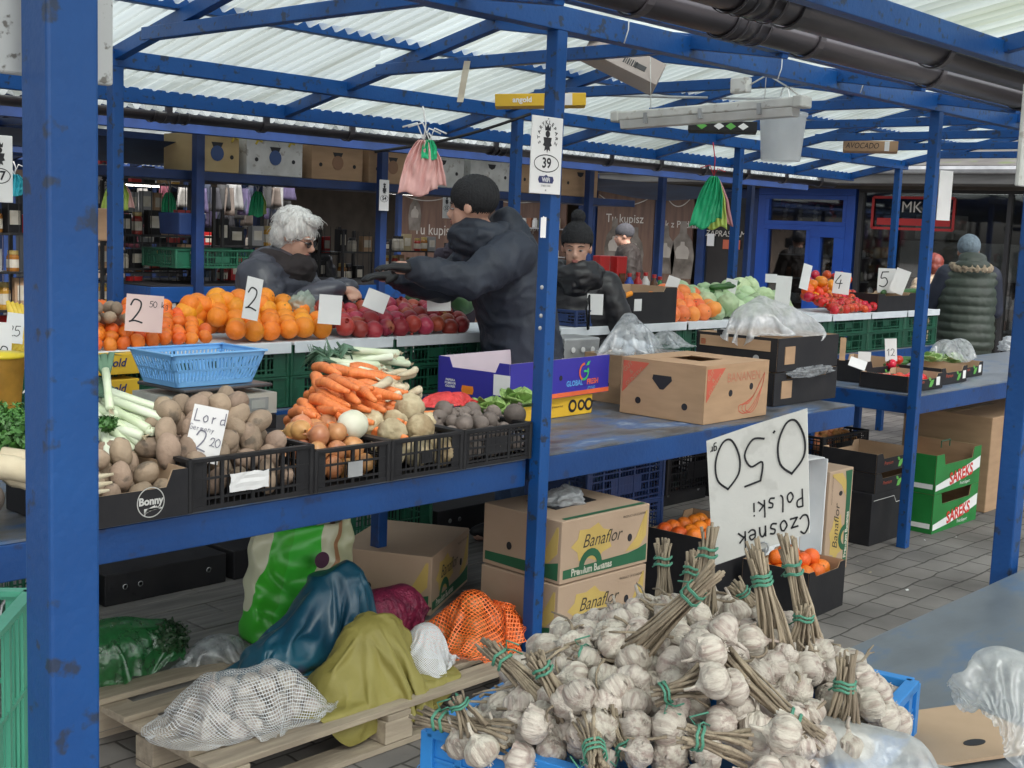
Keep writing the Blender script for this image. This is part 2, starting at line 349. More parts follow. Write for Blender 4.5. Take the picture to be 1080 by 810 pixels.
# ================================================================ THE SETTING
def ground_mat():
    m = bpy.data.materials.new('pavers'); m.use_nodes = True; n, l = m.node_tree.nodes, m.node_tree.links; b = n['Principled BSDF']
    tc = n.new('ShaderNodeTexCoord'); nz1 = n.new('ShaderNodeTexNoise'); nz1.inputs['Scale'].default_value = 5; l.new(tc.outputs['Object'], nz1.inputs[0])
    wv = n.new('ShaderNodeVectorMath'); wv.operation = 'SCALE'; wv.inputs['Scale'].default_value = .045; l.new(nz1.outputs['Color'], wv.inputs[0])
    ad = n.new('ShaderNodeVectorMath'); l.new(tc.outputs['Object'], ad.inputs[0]); l.new(wv.outputs[0], ad.inputs[1])
    br = n.new('ShaderNodeTexBrick'); br.inputs['Scale'].default_value = 1; br.inputs['Brick Width'].default_value = .23; br.inputs['Row Height'].default_value = .15; br.inputs['Mortar Size'].default_value = .006; br.inputs['Mortar Smooth'].default_value = .4
    br.inputs['Color1'].default_value = (.25, .235, .225, 1); br.inputs['Color2'].default_value = (.19, .18, .175, 1); br.inputs['Mortar'].default_value = (.07, .066, .06, 1); l.new(ad.outputs[0], br.inputs[0])
    n2 = n.new('ShaderNodeTexNoise'); n2.inputs['Scale'].default_value = 1.7; n2.inputs['Detail'].default_value = 8; l.new(tc.outputs['Object'], n2.inputs[0])
    r2 = n.new('ShaderNodeValToRGB'); r2.color_ramp.elements[0].position = .3; r2.color_ramp.elements[0].color = (.50, .48, .46, 1); r2.color_ramp.elements[1].position = .7; r2.color_ramp.elements[1].color = (1.15, 1.13, 1.1, 1); l.new(n2.outputs[0], r2.inputs[0])
    mx = n.new('ShaderNodeMixRGB'); mx.blend_type = 'MULTIPLY'; mx.inputs[0].default_value = 1; l.new(br.outputs[0], mx.inputs[1]); l.new(r2.outputs[0], mx.inputs[2]); l.new(mx.outputs[0], b.inputs['Base Color'])
    b.inputs['Roughness'].default_value = .8
    n3 = n.new('ShaderNodeTexNoise'); n3.inputs['Scale'].default_value = 90; l.new(tc.outputs['Object'], n3.inputs[0])
    am = n.new('ShaderNodeMath'); am.operation = 'MULTIPLY_ADD'; am.inputs[1].default_value = .25; l.new(n3.outputs[0], am.inputs[0]); iv = n.new('ShaderNodeMath'); iv.operation = 'MULTIPLY'; iv.inputs[1].default_value = -1; l.new(br.outputs['Fac'], iv.inputs[0]); l.new(iv.outputs[0], am.inputs[2])
    bp = n.new('ShaderNodeBump'); bp.inputs['Strength'].default_value = .6; bp.inputs['Distance'].default_value = .006; l.new(am.outputs[0], bp.inputs['Height']); l.new(bp.outputs[0], b.inputs['Normal'])
    return m
g = MB(); g.add([(-60, -40, 0), (90, -40, 0), (90, 120, 0), (-60, 120, 0)], [(0, 1, 2, 3)]); tag(g.build('pavement', ground_mat()), kind='structure')
PLANK = mat('grey weathered planks', (.21, .20, .19), (.13, .125, .12), 6, .8, .25, 40, stretch=(.35, 5, 5))
g = MB(); y = 3.62; k = 0
while y < 7.2:
    x0 = -1.5
    while x0 < 4.9:
        L = random.uniform(1.6, 2.6); x1 = min(x0+L, 5.1); g.box(((x0+x1)/2, y+.07, .06+random.uniform(-.002, .002)), (x1-x0-.006, .134, .12)); x0 += L
    y += .142
tag(g.build('wooden_platform', PLANK, bevel=.003), kind='structure')
# litter: small scraps on the paving
SCR = mat('scrap', (.4, .36, .28), (.2, .17, .1), 20, .9)

def roofmat(name, c, dirt, tr=.62):
    m = bpy.data.materials.new(name); m.use_nodes = True; n, l = m.node_tree.nodes, m.node_tree.links; n.remove(n['Principled BSDF']); out = n['Material Output']
    tc = n.new('ShaderNodeTexCoord'); mp = n.new('ShaderNodeMapping'); mp.inputs['Scale'].default_value = (9, .35, 1); l.new(tc.outputs['Object'], mp.inputs[0])
    t = n.new('ShaderNodeTexNoise'); t.inputs['Scale'].default_value = 1; t.inputs['Detail'].default_value = 7; l.new(mp.outputs[0], t.inputs[0])
    r = n.new('ShaderNodeValToRGB'); r.color_ramp.elements[0].position = .30; r.color_ramp.elements[0].color = (*dirt, 1); r.color_ramp.elements[1].position = .56; r.color_ramp.elements[1].color = (*c, 1); l.new(t.outputs[0], r.inputs[0])
    mp2 = n.new('ShaderNodeMapping'); mp2.inputs['Scale'].default_value = (1.08, .02, 1); l.new(tc.outputs['Object'], mp2.inputs[0])
    t2 = n.new('ShaderNodeTexVoronoi'); t2.inputs['Scale'].default_value = 1; l.new(mp2.outputs[0], t2.inputs[0])
    r2 = n.new('ShaderNodeMapRange'); r2.inputs[3].default_value = .72; r2.inputs[4].default_value = 1.06; sp = n.new('ShaderNodeSeparateXYZ'); l.new(t2.outputs['Color'], sp.inputs[0]); l.new(sp.outputs[0], r2.inputs[0])
    mx = n.new('ShaderNodeMixRGB'); mx.blend_type = 'MULTIPLY'; mx.inputs[0].default_value = 1; l.new(r.outputs[0], mx.inputs[1]); l.new(r2.outputs[0], mx.inputs[2])
    d = n.new('ShaderNodeBsdfDiffuse'); tl = n.new('ShaderNodeBsdfTranslucent'); l.new(mx.outputs[0], d.inputs[0]); l.new(mx.outputs[0], tl.inputs[0])
    m1 = n.new('ShaderNodeMixShader'); m1.inputs[0].default_value = tr; l.new(d.outputs[0], m1.inputs[1]); l.new(tl.outputs[0], m1.inputs[2])
    tp = n.new('ShaderNodeBsdfTransparent'); tp.inputs[0].default_value = (.85, .92, .9, 1); m2 = n.new('ShaderNodeMixShader'); m2.inputs[0].default_value = .22 if tr > .5 else .0; l.new(m1.outputs[0], m2.inputs[1]); l.new(tp.outputs[0], m2.inputs[2])
    l.new(m2.outputs[0], out.inputs[0]); return m
POLY = roofmat('corrugated roof plastic', (.60, .66, .645), (.40, .43, .38), .62)
POLY2 = roofmat('dull roof plastic', (.46, .50, .50), (.2, .22, .2), .5)
def corr(mb, x0, x1, pts, pitch=.076, amp=.018, step=6):
    """corrugated sheet: ribs run across the slope given by pts (y,z)"""
    n = int((x1-x0)/pitch*step)
    mb.grid(lambda u, v: (x0+(x1-x0)*u, *(lambda t, i: (pts[i][0]+(pts[i+1][0]-pts[i][0])*t, pts[i][1]+(pts[i+1][1]-pts[i][1])*t+amp*math.sin((x0+(x1-x0)*u)/pitch*2*math.pi)))(*((v*(len(pts)-1)-min(int(v*(len(pts)-1)), len(pts)-2)), min(int(v*(len(pts)-1)), len(pts)-2)))), n, len(pts)-1)
    return mb
def gutter(parent, x0, x1, y, z, r=.062, brk=.62, open_up=True, off=0):
    g = MB(); n = 10
    def ring(x, rr): return [(x, y+rr*math.cos(math.pi+math.pi*i/n), z+rr*math.sin(math.pi+math.pi*i/n)) for i in range(n+1)]
    g.grid(lambda u, v: ring(x0+(x1-x0)*u, r)[min(n, int(round(v*n)))], 1, n); o = g.build('gutter', BLK, parent, smooth=True, world=True, solid=.004)
    x = x0+.2+off
    while x < x1:
        b = MB(); b.grid(lambda u, v: ring(x+.035*u, r+.009)[min(n, int(round(v*n)))], 1, n); b.box((x+.017, y-r-.004, z+.01), (.035, .012, .03)); b.build('bracket', BLK, o, world=True, solid=.006)
        x += brk
    for x in (x0+2.4, x0+5.1, x0+7.7):
        if x < x1:
            b = MB(); b.grid(lambda u, v: ring(x+.2*u, r+.006)[min(n, int(round(v*n)))], 1, n)
            for d in (0, .06, .14, .2): b.grid(lambda u, v, d=d: ring(x+d-.006+.012*u, r+.011)[min(n, int(round(v*n)))], 1, n)
            b.build('gutter_joint', BLK, o, smooth=True, world=True, solid=.003)

def post(parent, x, y, h, w_=.055, m=None, z0=0, dirt=False):
    g = MB(); g.box((x, y, z0+(h-z0)/2), (w_, w_, h-z0)); return g.build('post', m or BLUE, parent, bevel=.004, world=True)
def beam(parent, a, b, w_=.05, h=.07, name='beam', m=None):
    g = MB(); g.bar(a, b, w_, h); return g.build(name, m or BLUE, parent, bevel=.003, world=True)
# ---- canopy over the vegetable stall
can = thing('market_canopy', 'blue steel canopy with ribbed see-through roof over the vegetable stall', 'canopy', (3.5, 3.06, 0))
for x in (.35, 3.5, 6.65, 9.8): post(can, x, 3.06, 2.42)
for x in (.4, 2.98, 5.62, 8.04, 10.62): post(can, x, 5.2, 2.36)
beam(can, (-1.4, 3.06, 2.46), (10.75, 3.06, 2.46), .06, .085)
beam(can, (-1.4, 5.2, 2.385), (10.75, 5.2, 2.385), .06, .075)
beam(can, (-1.4, 2.62, 2.44), (10.75, 2.62, 2.44), .05, .06)
beam(can, (-1.4, 5.72, 2.285), (10.75, 5.72, 2.285), .05, .075)
for y, z in ((4.13, 2.675), (4.68, 2.572), (5.4, 2.40), (3.55, 2.575)): beam(can, (-1.4, y, z), (10.75, y, z), .05, .05, 'purlin')
for x in (.3, 1.66, 2.98, 4.3, 5.5, 6.6, 7.7, 8.7, 9.7, 10.7):
    beam(can, (x, 3.09, 2.47), (x, 4.95, 2.47), .045, .055, 'tie_beam')
    g = MB(); g.bar((x+.003, 5.72, 2.285), (x+.003, 4.13, 2.64), .045, .06); g.bar((x+.003, 4.13, 2.64), (x+.003, 2.6, 2.42), .045, .06); g.build('rafter', BLUE, can, bevel=.003, world=True)
g = MB(); corr(g, -1.6, 10.85, [(5.86, 2.29), (4.13, 2.71)]); corr(g, -1.6, 10.85, [(4.13, 2.712), (2.5, 2.475)]); g.build('roof_sheet', POLY, can, smooth=True, world=True)
gutter(can, -1.5, 10.9, 2.43, 2.44, .066, 1.02, off=.33); gutter(can, -1.5, 10.8, 5.93, 2.235, .045)
# ---- canopy over the garlic stall (camera side)
c2 = thing('market_canopy', 'blue steel canopy with mossy ribbed roof over the garlic table, nearest the viewer', 'canopy', (3.3, 1.27, 0))
post(c2, .664, 1.27, 2.5, .058); post(c2, at(1077, 400, Y=1.265).x, 1.265, 2.5, .055); post(c2, 6.5, 1.27, 2.5, .06)
beam(c2, (-2, 1.9, 2.41), (9, 1.9, 2.41), .05, .075); beam(c2, (-2, 1.27, 2.53), (9, 1.27, 2.53), .06, .08)
for x in (-.6, .655, 1.9, 3.24, 4.6, 6.1, 7.5): beam(c2, (x, 1.95, 2.42), (x, 0, 2.79), .045, .06, 'rafter'); beam(c2, (x, 0, 2.79), (x, -1.8, 2.42), .045, .06, 'rafter')
MOSSY = roofmat('mossy corrugated roof', (.64, .70, .66), (.26, .29, .17), .62)
g = MB(); corr(g, -2, 9.2, [(2.03, 2.44), (0, 2.83)]); corr(g, -2, 9.2, [(0, 2.832), (-1.9, 2.44)]); g.build('roof_sheet', MOSSY, c2, smooth=True, world=True)
gutter(c2, -2, 9.2, 2.07, 2.415, .064, 1.02, off=.1)
MOSS = mat('moss', (.05, .06, .02), (.09, .08, .04), 30, .95)
g = MB()
for i in range(26):
    x = random.uniform(2.5, 6.5); g.ell((x, 1.94+random.uniform(-.02, .02), 2.432), (random.uniform(.012, .03), .02, .012), 7)
g.build('moss_clump', MOSS, c2, smooth=True, world=True)
# metal plates on the near posts
def plate(px0, px1, pyt, pyb, Y, parent_lbl, m=GALV):
    a = at(px0, pyb, Y=Y); b = at(px1, pyt, Y=Y); t = MB(); t.box(((a.x+b.x)/2, Y, (a.z+b.z)/2), (b.x-a.x, .012, b.z-a.z))
    o = t.build('sign_plate', m, None, bevel=.003, loc=((a.x+b.x)/2, Y, a.z), world=True); return tag(o, parent_lbl, 'sign')
SPK = mat('speckled grey plate', (.50, .51, .52), (.44, .45, .46), 4, .45, c3=(.16, .15, .14), s3=60)
plate(-60, 117, -60, 70, 1.34, 'speckled grey metal plate behind the nearest blue post', SPK)
plate(1072, 1110, 96, 196, 1.22, 'pale vertical plate fixed to the blue post at the right edge', WHT)
# ---- tables
TOP = bpy.data.materials.new('worn table top'); TOP.use_nodes = True
def _top():
    n, l = TOP.node_tree.nodes, TOP.node_tree.links; b = n['Principled BSDF']; tc = n.new('ShaderNodeTexCoord')
    mp = n.new('ShaderNodeMapping'); mp.inputs['Scale'].default_value = (1, 2.2, 1); l.new(tc.outputs['Object'], mp.inputs[0])
    t = n.new('ShaderNodeTexNoise'); t.inputs['Scale'].default_value = 2.2; t.inputs['Detail'].default_value = 9; t.inputs['Roughness'].default_value = .65; l.new(mp.outputs[0], t.inputs[0])
    r = n.new('ShaderNodeValToRGB'); e = r.color_ramp.elements; e[0].position = .36; e[0].color = (.035, .035, .038, 1); e[1].position = .50; e[1].color = (.12, .13, .145, 1); q = e.new(.60); q.color = (.055, .12, .26, 1); q = e.new(.70); q.color = (.30, .36, .42, 1); l.new(t.outputs[0], r.inputs[0]); l.new(r.outputs[0], b.inputs['Base Color'])
    b.inputs['Roughness'].default_value = .33; r2 = n.new('ShaderNodeMapRange'); r2.inputs[3].default_value = .2; r2.inputs[4].default_value = .6; l.new(t.outputs[0], r2.inputs[0]); l.new(r2.outputs[0], b.inputs['Roughness'])
    bp = n.new('ShaderNodeBump'); bp.inputs['Strength'].default_value = .15; bp.inputs['Distance'].default_value = .01; l.new(t.outputs[0], bp.inputs['Height']); l.new(bp.outputs[0], b.inputs['Normal'])
_top()
def ntop(name, cols):
    m = TOP.copy(); m.name = name; e = [x for x in m.node_tree.nodes if x.type == 'VALTORGB'][0].color_ramp.elements
    for el, c in zip(e, cols): el.color = (*c, 1)
    return m
TOPN = ntop('greyblue table top', [(.10, .115, .13), (.13, .15, .17), (.085, .14, .23), (.17, .19, .21)])
TOPR = ntop('grey table top', [(.13, .15, .18), (.19, .21, .24), (.12, .17, .26), (.26, .29, .33)])
TZ = .86
def table(x0, x1, y0, y1, lbl, top=TOP, legs=(), z=TZ, hb=.1, grp=None):
    t = thing('market_table', lbl, 'table', ((x0+x1)/2, (y0+y1)/2, 0), 0, grp)
    g = MB(); g.box(((x0+x1)/2, (y0+y1)/2, z-.004), (x1-x0-.004, y1-y0-.004, .008)); g.build('tabletop', top, t, world=True)
    g = MB(); e = .045; zc = z-.009-hb/2
    g.box(((x0+x1)/2, y0+e/2, zc), (x1-x0, e, hb)); g.box(((x0+x1)/2, y1-e/2, zc), (x1-x0, e, hb))
    g.box((x0+e/2, (y0+y1)/2, zc), (e, y1-y0-2*e-.004, hb)); g.box((x1-e/2, (y0+y1)/2, zc), (e, y1-y0-2*e-.004, hb)); g.build('frame', BLUED, t, bevel=.004, world=True)
    for x, y in legs:
        g = MB(); g.box((x, y, (z-.01-hb)/2), (.05, .05, z-.01-hb)); g.build('leg', BLUED, t, bevel=.003, world=True)
    return t
table(-.6, 3.46, 3.09, 3.93, 'blue steel table carrying the potato, onion and root crates', legs=((-.4, 3.13), (-.4, 3.88), (2.85, 3.86), (3.42, 3.86), (2.0, 3.88)))
table(3.55, 6.02, 3.09, 3.93, 'blue table with worn bare metal top and empty banana box on it', legs=((5.97, 3.86),))
table(6.70, 12.2, 3.07, 3.95, 'blue table with flat cardboard trays beside the right hand post', TOPR, legs=((6.75, 3.75), (9.6, 3.75), (12.1, 3.15), (12.1, 3.8)))
table(1.36, 6.4, .28, 1.205, 'greyblue table in the foreground under the garlic crate', TOPN, legs=((1.42, .34), (1.42, 1.14), (6.3, .34), (6.3, 1.14)), hb=.06)
table(.9, 10.0, 4.45, 5.12, 'long blue table under the green crates of the fruit counter', TOPR, legs=((1, 4.5), (3.7, 4.6), (6.2, 4.6), (8.5, 4.55), (9.9, 4.55), (9.9, 5.05)), z=.88, hb=.09)

# ---- plastic and cardboard crate builders
def lattice_wall(g, p0, p1, h, t=.004, nb=10, rows=(0, .2, .55, .8, 1), vt=.0035, solid_rows=(), solid_cols=()):
    """open lattice wall from p0 to p1 (xy), height h, standing at z=0"""
    p0 = Vector((p0[0], p0[1], 0)); p1 = Vector((p1[0], p1[1], 0)); L = (p1-p0).length; a = math.atan2((p1-p0).y, (p1-p0).x); M = Matrix.Translation(p0) @ Matrix.Rotation(a, 4, 'Z')
    for r in rows: th = .014 if r in (0, 1) else .007; g.box((L/2, 0, min(max(r*h, th/2), h-th/2)), (L, t*2.2 if r in (0, 1) else t*1.4, th), 0, M)
    for i in range(nb+1): ww = .012 if i % 5 == 0 else vt; g.box((L*i/nb, 0, h/2), (ww, t*(2 if i % 5 == 0 else 1), h), 0, M)
    for a_, b_, r0, r1 in solid_cols: g.box(((a_+b_)/2*L, 0, (r0+r1)/2*h), ((b_-a_)*L, t*.8, (r1-r0)*h), 0, M)
_cr = {}
def plastic_crate(w_, d, h, m, name='plastic_crate', dense=.022, style=0):
    key = (w_, d, h, m.name, style)
    if key in _cr: return _cr[key]
    g = MB(); x, y = w_/2-.006, d/2-.006; rows = (0, .22, .6, 1) if style == 0 else (0, .15, .3, .5, .7, .85, 1)
    cols = [(.0, .13, .0, 1), (.87, 1, .0, 1), (.42, .58, .3, .6)] if style == 0 else [(.0, .06, 0, 1), (.94, 1, 0, 1), (.3, .7, .3, .7)]
    for p, q, L in (((-x, -y), (x, -y), w_), ((x, -y), (x, y), d), ((x, y), (-x, y), w_), ((-x, y), (-x, -y), d)):
        lattice_wall(g, p, q, h, nb=max(5, int(L/dense/5)*5), rows=rows, solid_cols=cols)
    g.box((0, 0, .004), (w_-.02, d-.02, .006))
    # thick rolled rim
    for a, b in (((-x, -y), (x, -y)), ((x, -y), (x, y)), ((x, y), (-x, y)), ((-x, y), (-x, -y))): g.bar((*a, h-.004), (*b, h-.004), .02, .009)
    for a in ((-x, -y), (x, -y), (x, y), (-x, y)): g.tube([(*a, 0), (*a, h)], .011, 8)
    me = g.build(name, m); _cr[key] = me.data; bpy.data.objects.remove(me); return _cr[key]
def put_crate(w_, d, h, m, loc, rz, label, group=None, style=0, name='plastic_crate', cat='crate'):
    o = bpy.data.objects.new(name, plastic_crate(w_, d, h, m, name, style=style)); COL.objects.link(o); o.location = loc; o.rotation_euler[2] = rz
    return tag(o, label, cat, group)
def tray(name, label, loc, rz, w_, d, h, m, mi=CARDIN, cut=.35, t=.006, group=None, cat='box', ends=.0):
    """open carton with raised corners and lowered sides"""
    T = thing(name, label, cat, loc, rz, group)
    def wall(L, M, cutd):
        c = L/2; e = c*.62; hh = h*(1-cutd)
        out = [(-c, 0), (c, 0), (c, h), (e+.02, h), (e, hh), (-e, hh), (-e-.02, h), (-c, h)] if cutd > 0 else [(-c, 0), (c, 0), (c, h), (-c, h)]
        g = MB(); g.prism(out, t*.5, M); o = g.build('side', m, T)
        g = MB(); g.prism([(a*.985, b) for a, b in out], -t*.5, M); g.build('lining', mi, o)
    wall(w_, FM((0, -d/2, 0), (1, 0, 0), (0, 0, 1)), cut); wall(w_, FM((0, d/2, 0), (-1, 0, 0), (0, 0, 1)), cut)
    wall(d-t, FM((-w_/2+t*.5, 0, 0), (0, -1, 0), (0, 0, 1)), ends); wall(d-t, FM((w_/2-t*.5, 0, 0), (0, 1, 0), (0, 0, 1)), ends)
    g = MB(); g.box((0, 0, t/2+.001), (w_-t*2.2, d-t*2.2, t)); g.build('bottom', mi, T)
    return T
# ================================================================ BEHIND: shops, far canopies, racks
WALLM = mat('grey plaster', (.16, .15, .14), (.10, .095, .09), 4, .85, .2, 30)
FASC = mat('grey fascia boards', (.13, .13, .125), (.08, .078, .075), 5, .75, .25, 30, stretch=(1, .4, 4))
GLASSD = mat('dark shop glass', (.018, .02, .022), (.03, .032, .034), 2, .12, spec=.6)
INTER = mat('shop interior wall', (.10, .085, .07), (.07, .06, .05), 3, .8)
REDP = mat('red sign paint', (.42, .02, .02), (.36, .02, .02), 4, .5)
BROWNP = mat('brown board print', (.17, .10, .07), (.11, .062, .045), 3, .5, stretch=(1, 5, .6))
PALET = mat('pale lettering', (.6, .57, .52), None, 4, .6)
sb = thing('shop_building', 'low row of shops with brown printed panels, blue door and grey awning behind the stalls', 'building', (14.2, 9, 0))
XW = 14.0
def fy(px, py=240): return at(px, py, X=XW).y
g = MB(); g.box((XW+1.9, 10, 1.15), (.3, 26, 2.3)); g.build('wall', INTER, sb, world=True)
g = MB(); g.box((XW+.95, 10, 2.36), (2.2, 26, .1)); g.build('ceiling', INTER, sb, world=True)
g = MB(); g.box((XW-.25, 10, 2.43), (.9, 26, .17)); g.build('fascia', FASC, sb, world=True, bevel=.01)
g = MB(); g.add([(XW-.75, -3, 2.52), (XW+6, -3, 3.6), (XW+6, 23, 3.6), (XW-.75, 23, 2.52)], [(0, 1, 2, 3)]); g.build('roof', mat('old roofing felt', (.11, .105, .095), (.06, .055, .05), 2.5, .9, .4, 14, c3=(.08, .1, .04), s3=3), sb, world=True, solid=.05)
g = MB(); g.tube([(XW-.72, -3, 2.5), (XW-.72, 23, 2.5)], .05, 8); g.build('gutter', GALV, sb, world=True)
g = MB(); g.box((XW+.02, 10, .15), (.1, 26, .3)); g.build('plinth', WALLM, sb, world=True)
def frame(parent, y0, y1, z0, z1, m, fw=.07, x=XW, name='window_frame', mid=()):
    g = MB()
    g.box((x, (y0+y1)/2, z1-fw/2), (.08, y1-y0, fw)); g.box((x, (y0+y1)/2, z0+fw/2), (.08, y1-y0, fw)); g.box((x, y0+fw/2, (z0+z1)/2), (.078, fw, z1-z0-2*fw-.002)); g.box((x, y1-fw/2, (z0+z1)/2), (.078, fw, z1-z0-2*fw-.002))
    for yy in mid: g.box((x, yy, (z0+z1)/2), (.076, fw*.8, z1-z0-2*fw))
    return g.build(name, m, parent, bevel=.004, world=True)
PANE = bpy.data.materials.new('window pane'); PANE.use_nodes = True
_n, _l = PANE.node_tree.nodes, PANE.node_tree.links; _n.remove(_n['Principled BSDF']); _t = _n.new('ShaderNodeBsdfTransparent'); _t.inputs[0].default_value = (.62, .65, .66, 1); _g = _n.new('ShaderNodeBsdfGlossy'); _g.inputs[1].default_value = .03; _m = _n.new('ShaderNodeMixShader'); _m.inputs[0].default_value = .12; _l.new(_t.outputs[0], _m.inputs[1]); _l.new(_g.outputs[0], _m.inputs[2]); _l.new(_m.outputs[0], _n['Material Output'].inputs[0])
def pane(parent, y0, y1, z0, z1, x=XW+.01):
    g = MB(); g.box((x, (y0+y1)/2, (z0+z1)/2), (.006, y1-y0, z1-z0)); return g.build('pane', PANE, parent, world=True)
def shelfgoods(parent, y0, y1, z, x=XW+.5, seed=0, cols=None, h=(.08, .2), name='goods', step=.09):
    """jars and packets on one shop shelf, seen small through the glass"""
    rr = random.Random(seed); cs = cols or [(.5, .48, .42), (.35, .12, .06), (.55, .35, .1), (.12, .14, .1), (.6, .6, .6), (.3, .05, .03)]
    ms = [mat('goods %d' % i, c, None, 9, .5) for i, c in enumerate(cs)]
    sh = MB(); sh.box((x, (y0+y1)/2, z-.012), (.3, y1-y0, .02)); sh = sh.build('shelf', mat('shelf board', (.3, .3, .3), None, 4, .5), parent, world=True)
    g = MB(); y = y0+.04
    while y < y1-.03:
        g.cur = rr.randrange(len(ms)); hh = rr.uniform(*h); ww = rr.uniform(.03, .045)
        if rr.random() < .5: g.lathe([(ww, 0), (ww, hh*.75), (ww*.6, hh*.85), (ww*.65, hh)], 8, Matrix.Translation((x, y, z)))
        else: g.box((x, y, z+hh/2), (.06, ww*1.8, hh), rr.uniform(-.2, .2))
        y += step*rr.uniform(.9, 1.3)
    g.build(name, ms, sh, world=True)
# blue framed door unit
ya, yb = fy(800), fy(902)
BD = mat('shop blue paint', (.012, .07, .36), (.01, .055, .30), 3, .4)
f = frame(sb, yb, ya, 0, 2.34, BD, .11, name='blue_frame')
ytr = at(830, 237, X=XW).z
ym = fy(857); yl = fy(890)
frame(sb, yb+.11, ya-.11, ytr, 2.23, BD, .05, XW-.002, 'transom_window'); frame(sb, ym, ya-.11, 0, ytr, BD, .06, XW-.004, 'side_window')
dr = frame(sb, yb+.11, ym, 0, ytr, BD, .14, XW-.006, 'door'); h_ = MB(); h_.tube([(XW-.07, ym-.07, .95), (XW-.1, ym-.07, .97), (XW-.1, ym-.07, 1.1)], .012, 8); h_.build('handle', GALV, dr, world=True)
pane(dr, yb+.2, ym-.1, .1, ytr-.1); pane(sb, ym+.05, ya-.15, .1, ytr-.05); pane(sb, yb+.15, ya-.15, ytr+.04, 2.2)
g = MB(); g.box((XW+.35, (ya+yb)/2, 2.2), (.02, ya-yb-.2, .16)); g.build('red_banner', REDP, sb, world=True)
for k in range(5):
    y = yb+.22+k*(ya-yb-.4)/4.2; g = MB()
    mm = mat('garlic string', (.5, .45, .38), (.35, .28, .22), 20, .7) if k != 1 else mat('pepper string', (.5, .05, .02), None, 9, .4)
    for j in range(6): g.ell((XW+.25+random.uniform(-.01, .01), y+random.uniform(-.025, .025), 2.1-j*.06), .034, 8)
    g.build('hanging_string', mm, sb, smooth=True, world=True)
for z in (.9, 1.2, 1.5): shelfgoods(sb, yb+.1, ya-.1, z, seed=int(z*10), cols=[(.6, .6, .58), (.45, .4, .3), (.25, .1, .05)])
# dark door with white invitation lettering, brown printed panels either side
yc, yd = fy(800), fy(737)
frame(sb, yc+.002, yd, 0, 2.3, DARKBLUE, .12, name='dark_door_frame')
g = MB(); g.box((XW+.02, (yc+yd)/2, 1.12), (.02, yd-yc-.24, 2.2)); o = g.build('dark_door', GLASSD, sb, world=True)
text('ZAPRASZAMY', .11, FM((XW-.012, (yc+yd)/2, at(770, 247, X=XW).z), (0, -1, 0), (0, 0, 1)), PALET, o, shear=.2, world=True)
g = MB(); p_ = at(750, 253, X=XW); g.box((XW-.012, p_.y, p_.z), (.006, .11, .16)); g.build('notice', WHITE, o, world=True)
g = MB(); p_ = at(772, 258, X=XW); g.box((XW-.012, p_.y, p_.z), (.006, .26, .12)); g.build('sticker', mat('orange sticker', (.5, .12, .06), None, 4, .5), o, world=True)
def panel(px0, px1, word, pw, pyw, shapes=(), size=.17):
    y0, y1 = fy(px1), fy(px0); g = MB(); g.box((XW-.03, (y0+y1)/2, 1.14), (.03, y1-y0-.05, 2.24)); o = g.build('printed_panel', BROWNP, sb, world=True, bevel=.004)
    p = at(pw, pyw, X=XW); text(word, size, FM((XW-.049, p.y, p.z), (0, -1, 0), (0, 0, 1)), PALET, o, world=True)
    for px_, py_, s_ in shapes:   # pale printed jars
        p = at(px_, py_, X=XW); m_ = FM((XW-.048, p.y, p.z), (0, -1, 0), (0, 0, 1))
        out = [(-.16, -.4), (.16, -.4), (.19, -.1), (.15, .1), (.06, .2), (.05, .36), (-.05, .36), (-.06, .2), (-.15, .1), (-.19, -.1)]
        g = MB(); g.prism([(a*s_, b*s_) for a, b in out], .002, m_); q = g.build('print', mat('print grey', (.24, .21, .18), (.09, .075, .06), 5, .5), o, world=True)
        g = MB(); g.prism([(a*s_*.6, b*s_*.3-.02) for a, b in out], .004, m_); g.build('print_label', mat('print pale', (.42, .38, .33), None, 5, .5), q, world=True)
    g = MB(); g.grid(lambda u, v: (XW-.05-.01*math.sin(u*3.1), y0+.05+(y1-y0-.1)*u, 2.2-.14*4*u*(1-u)-.012*v), 12, 1); g.build('rope', PALET, o, world=True, solid=.006)
panel(630, 693, 'Tu kupisz', 661, 231, ((650, 255, .9), (672, 262, .8)))
panel(700, 734, 'osek z Podhala', 717, 237, ((704, 262, .85), (722, 262, 1)), .13)
panel(418, 487, 'Tu kupisz', 460, 243, ((440, 222, .8),), .24)
panel(497, 600, 'Tu kupisz', 560, 240, ())
for px in (615, 627, 696): g = MB(); g.box((XW-.01, fy(px), 1.15), (.1, .1, 2.3)); g.build('wall_post', DARKBLUE, sb, world=True)
# glazed shop at the right
y0, y1 = fy(1130), fy(905)
frame(sb, y0, y1, .35, 2.33, mat('dark frame', (.03, .03, .032), None, 4, .4), .06, name='shop_window', mid=(fy(1064),))
pane(sb, y0, y1, .4, 2.28)
g = MB(); a_ = at(922, 208, X=XW); b_ = at(1005, 243, X=XW); ya_, yb_, za_, zb_ = a_.y, b_.y, a_.z, b_.z
for c_, d_ in ((((ya_+yb_)/2, za_), (ya_-yb_, .03)), (((ya_+yb_)/2, zb_), (ya_-yb_, .03)), ((ya_, (za_+zb_)/2), (.03, za_-zb_)), ((yb_, (za_+zb_)/2), (.03, za_-zb_))): g.box((XW-.012, c_[0], c_[1]), (.006, *d_))
o = g.build('red_border', REDP, sb, world=True)
p = at(962, 219, X=XW); text('MK', .18, FM((XW-.013, p.y, p.z), (0, -1, 0), (0, 0, 1)), PALET, o, world=True)
g = MB(); p = at(985, 235, X=XW); g.box((XW-.014, p.y+.25, p.z), (.006, .9, .08)); g.build('red_band', REDP, o, world=True)
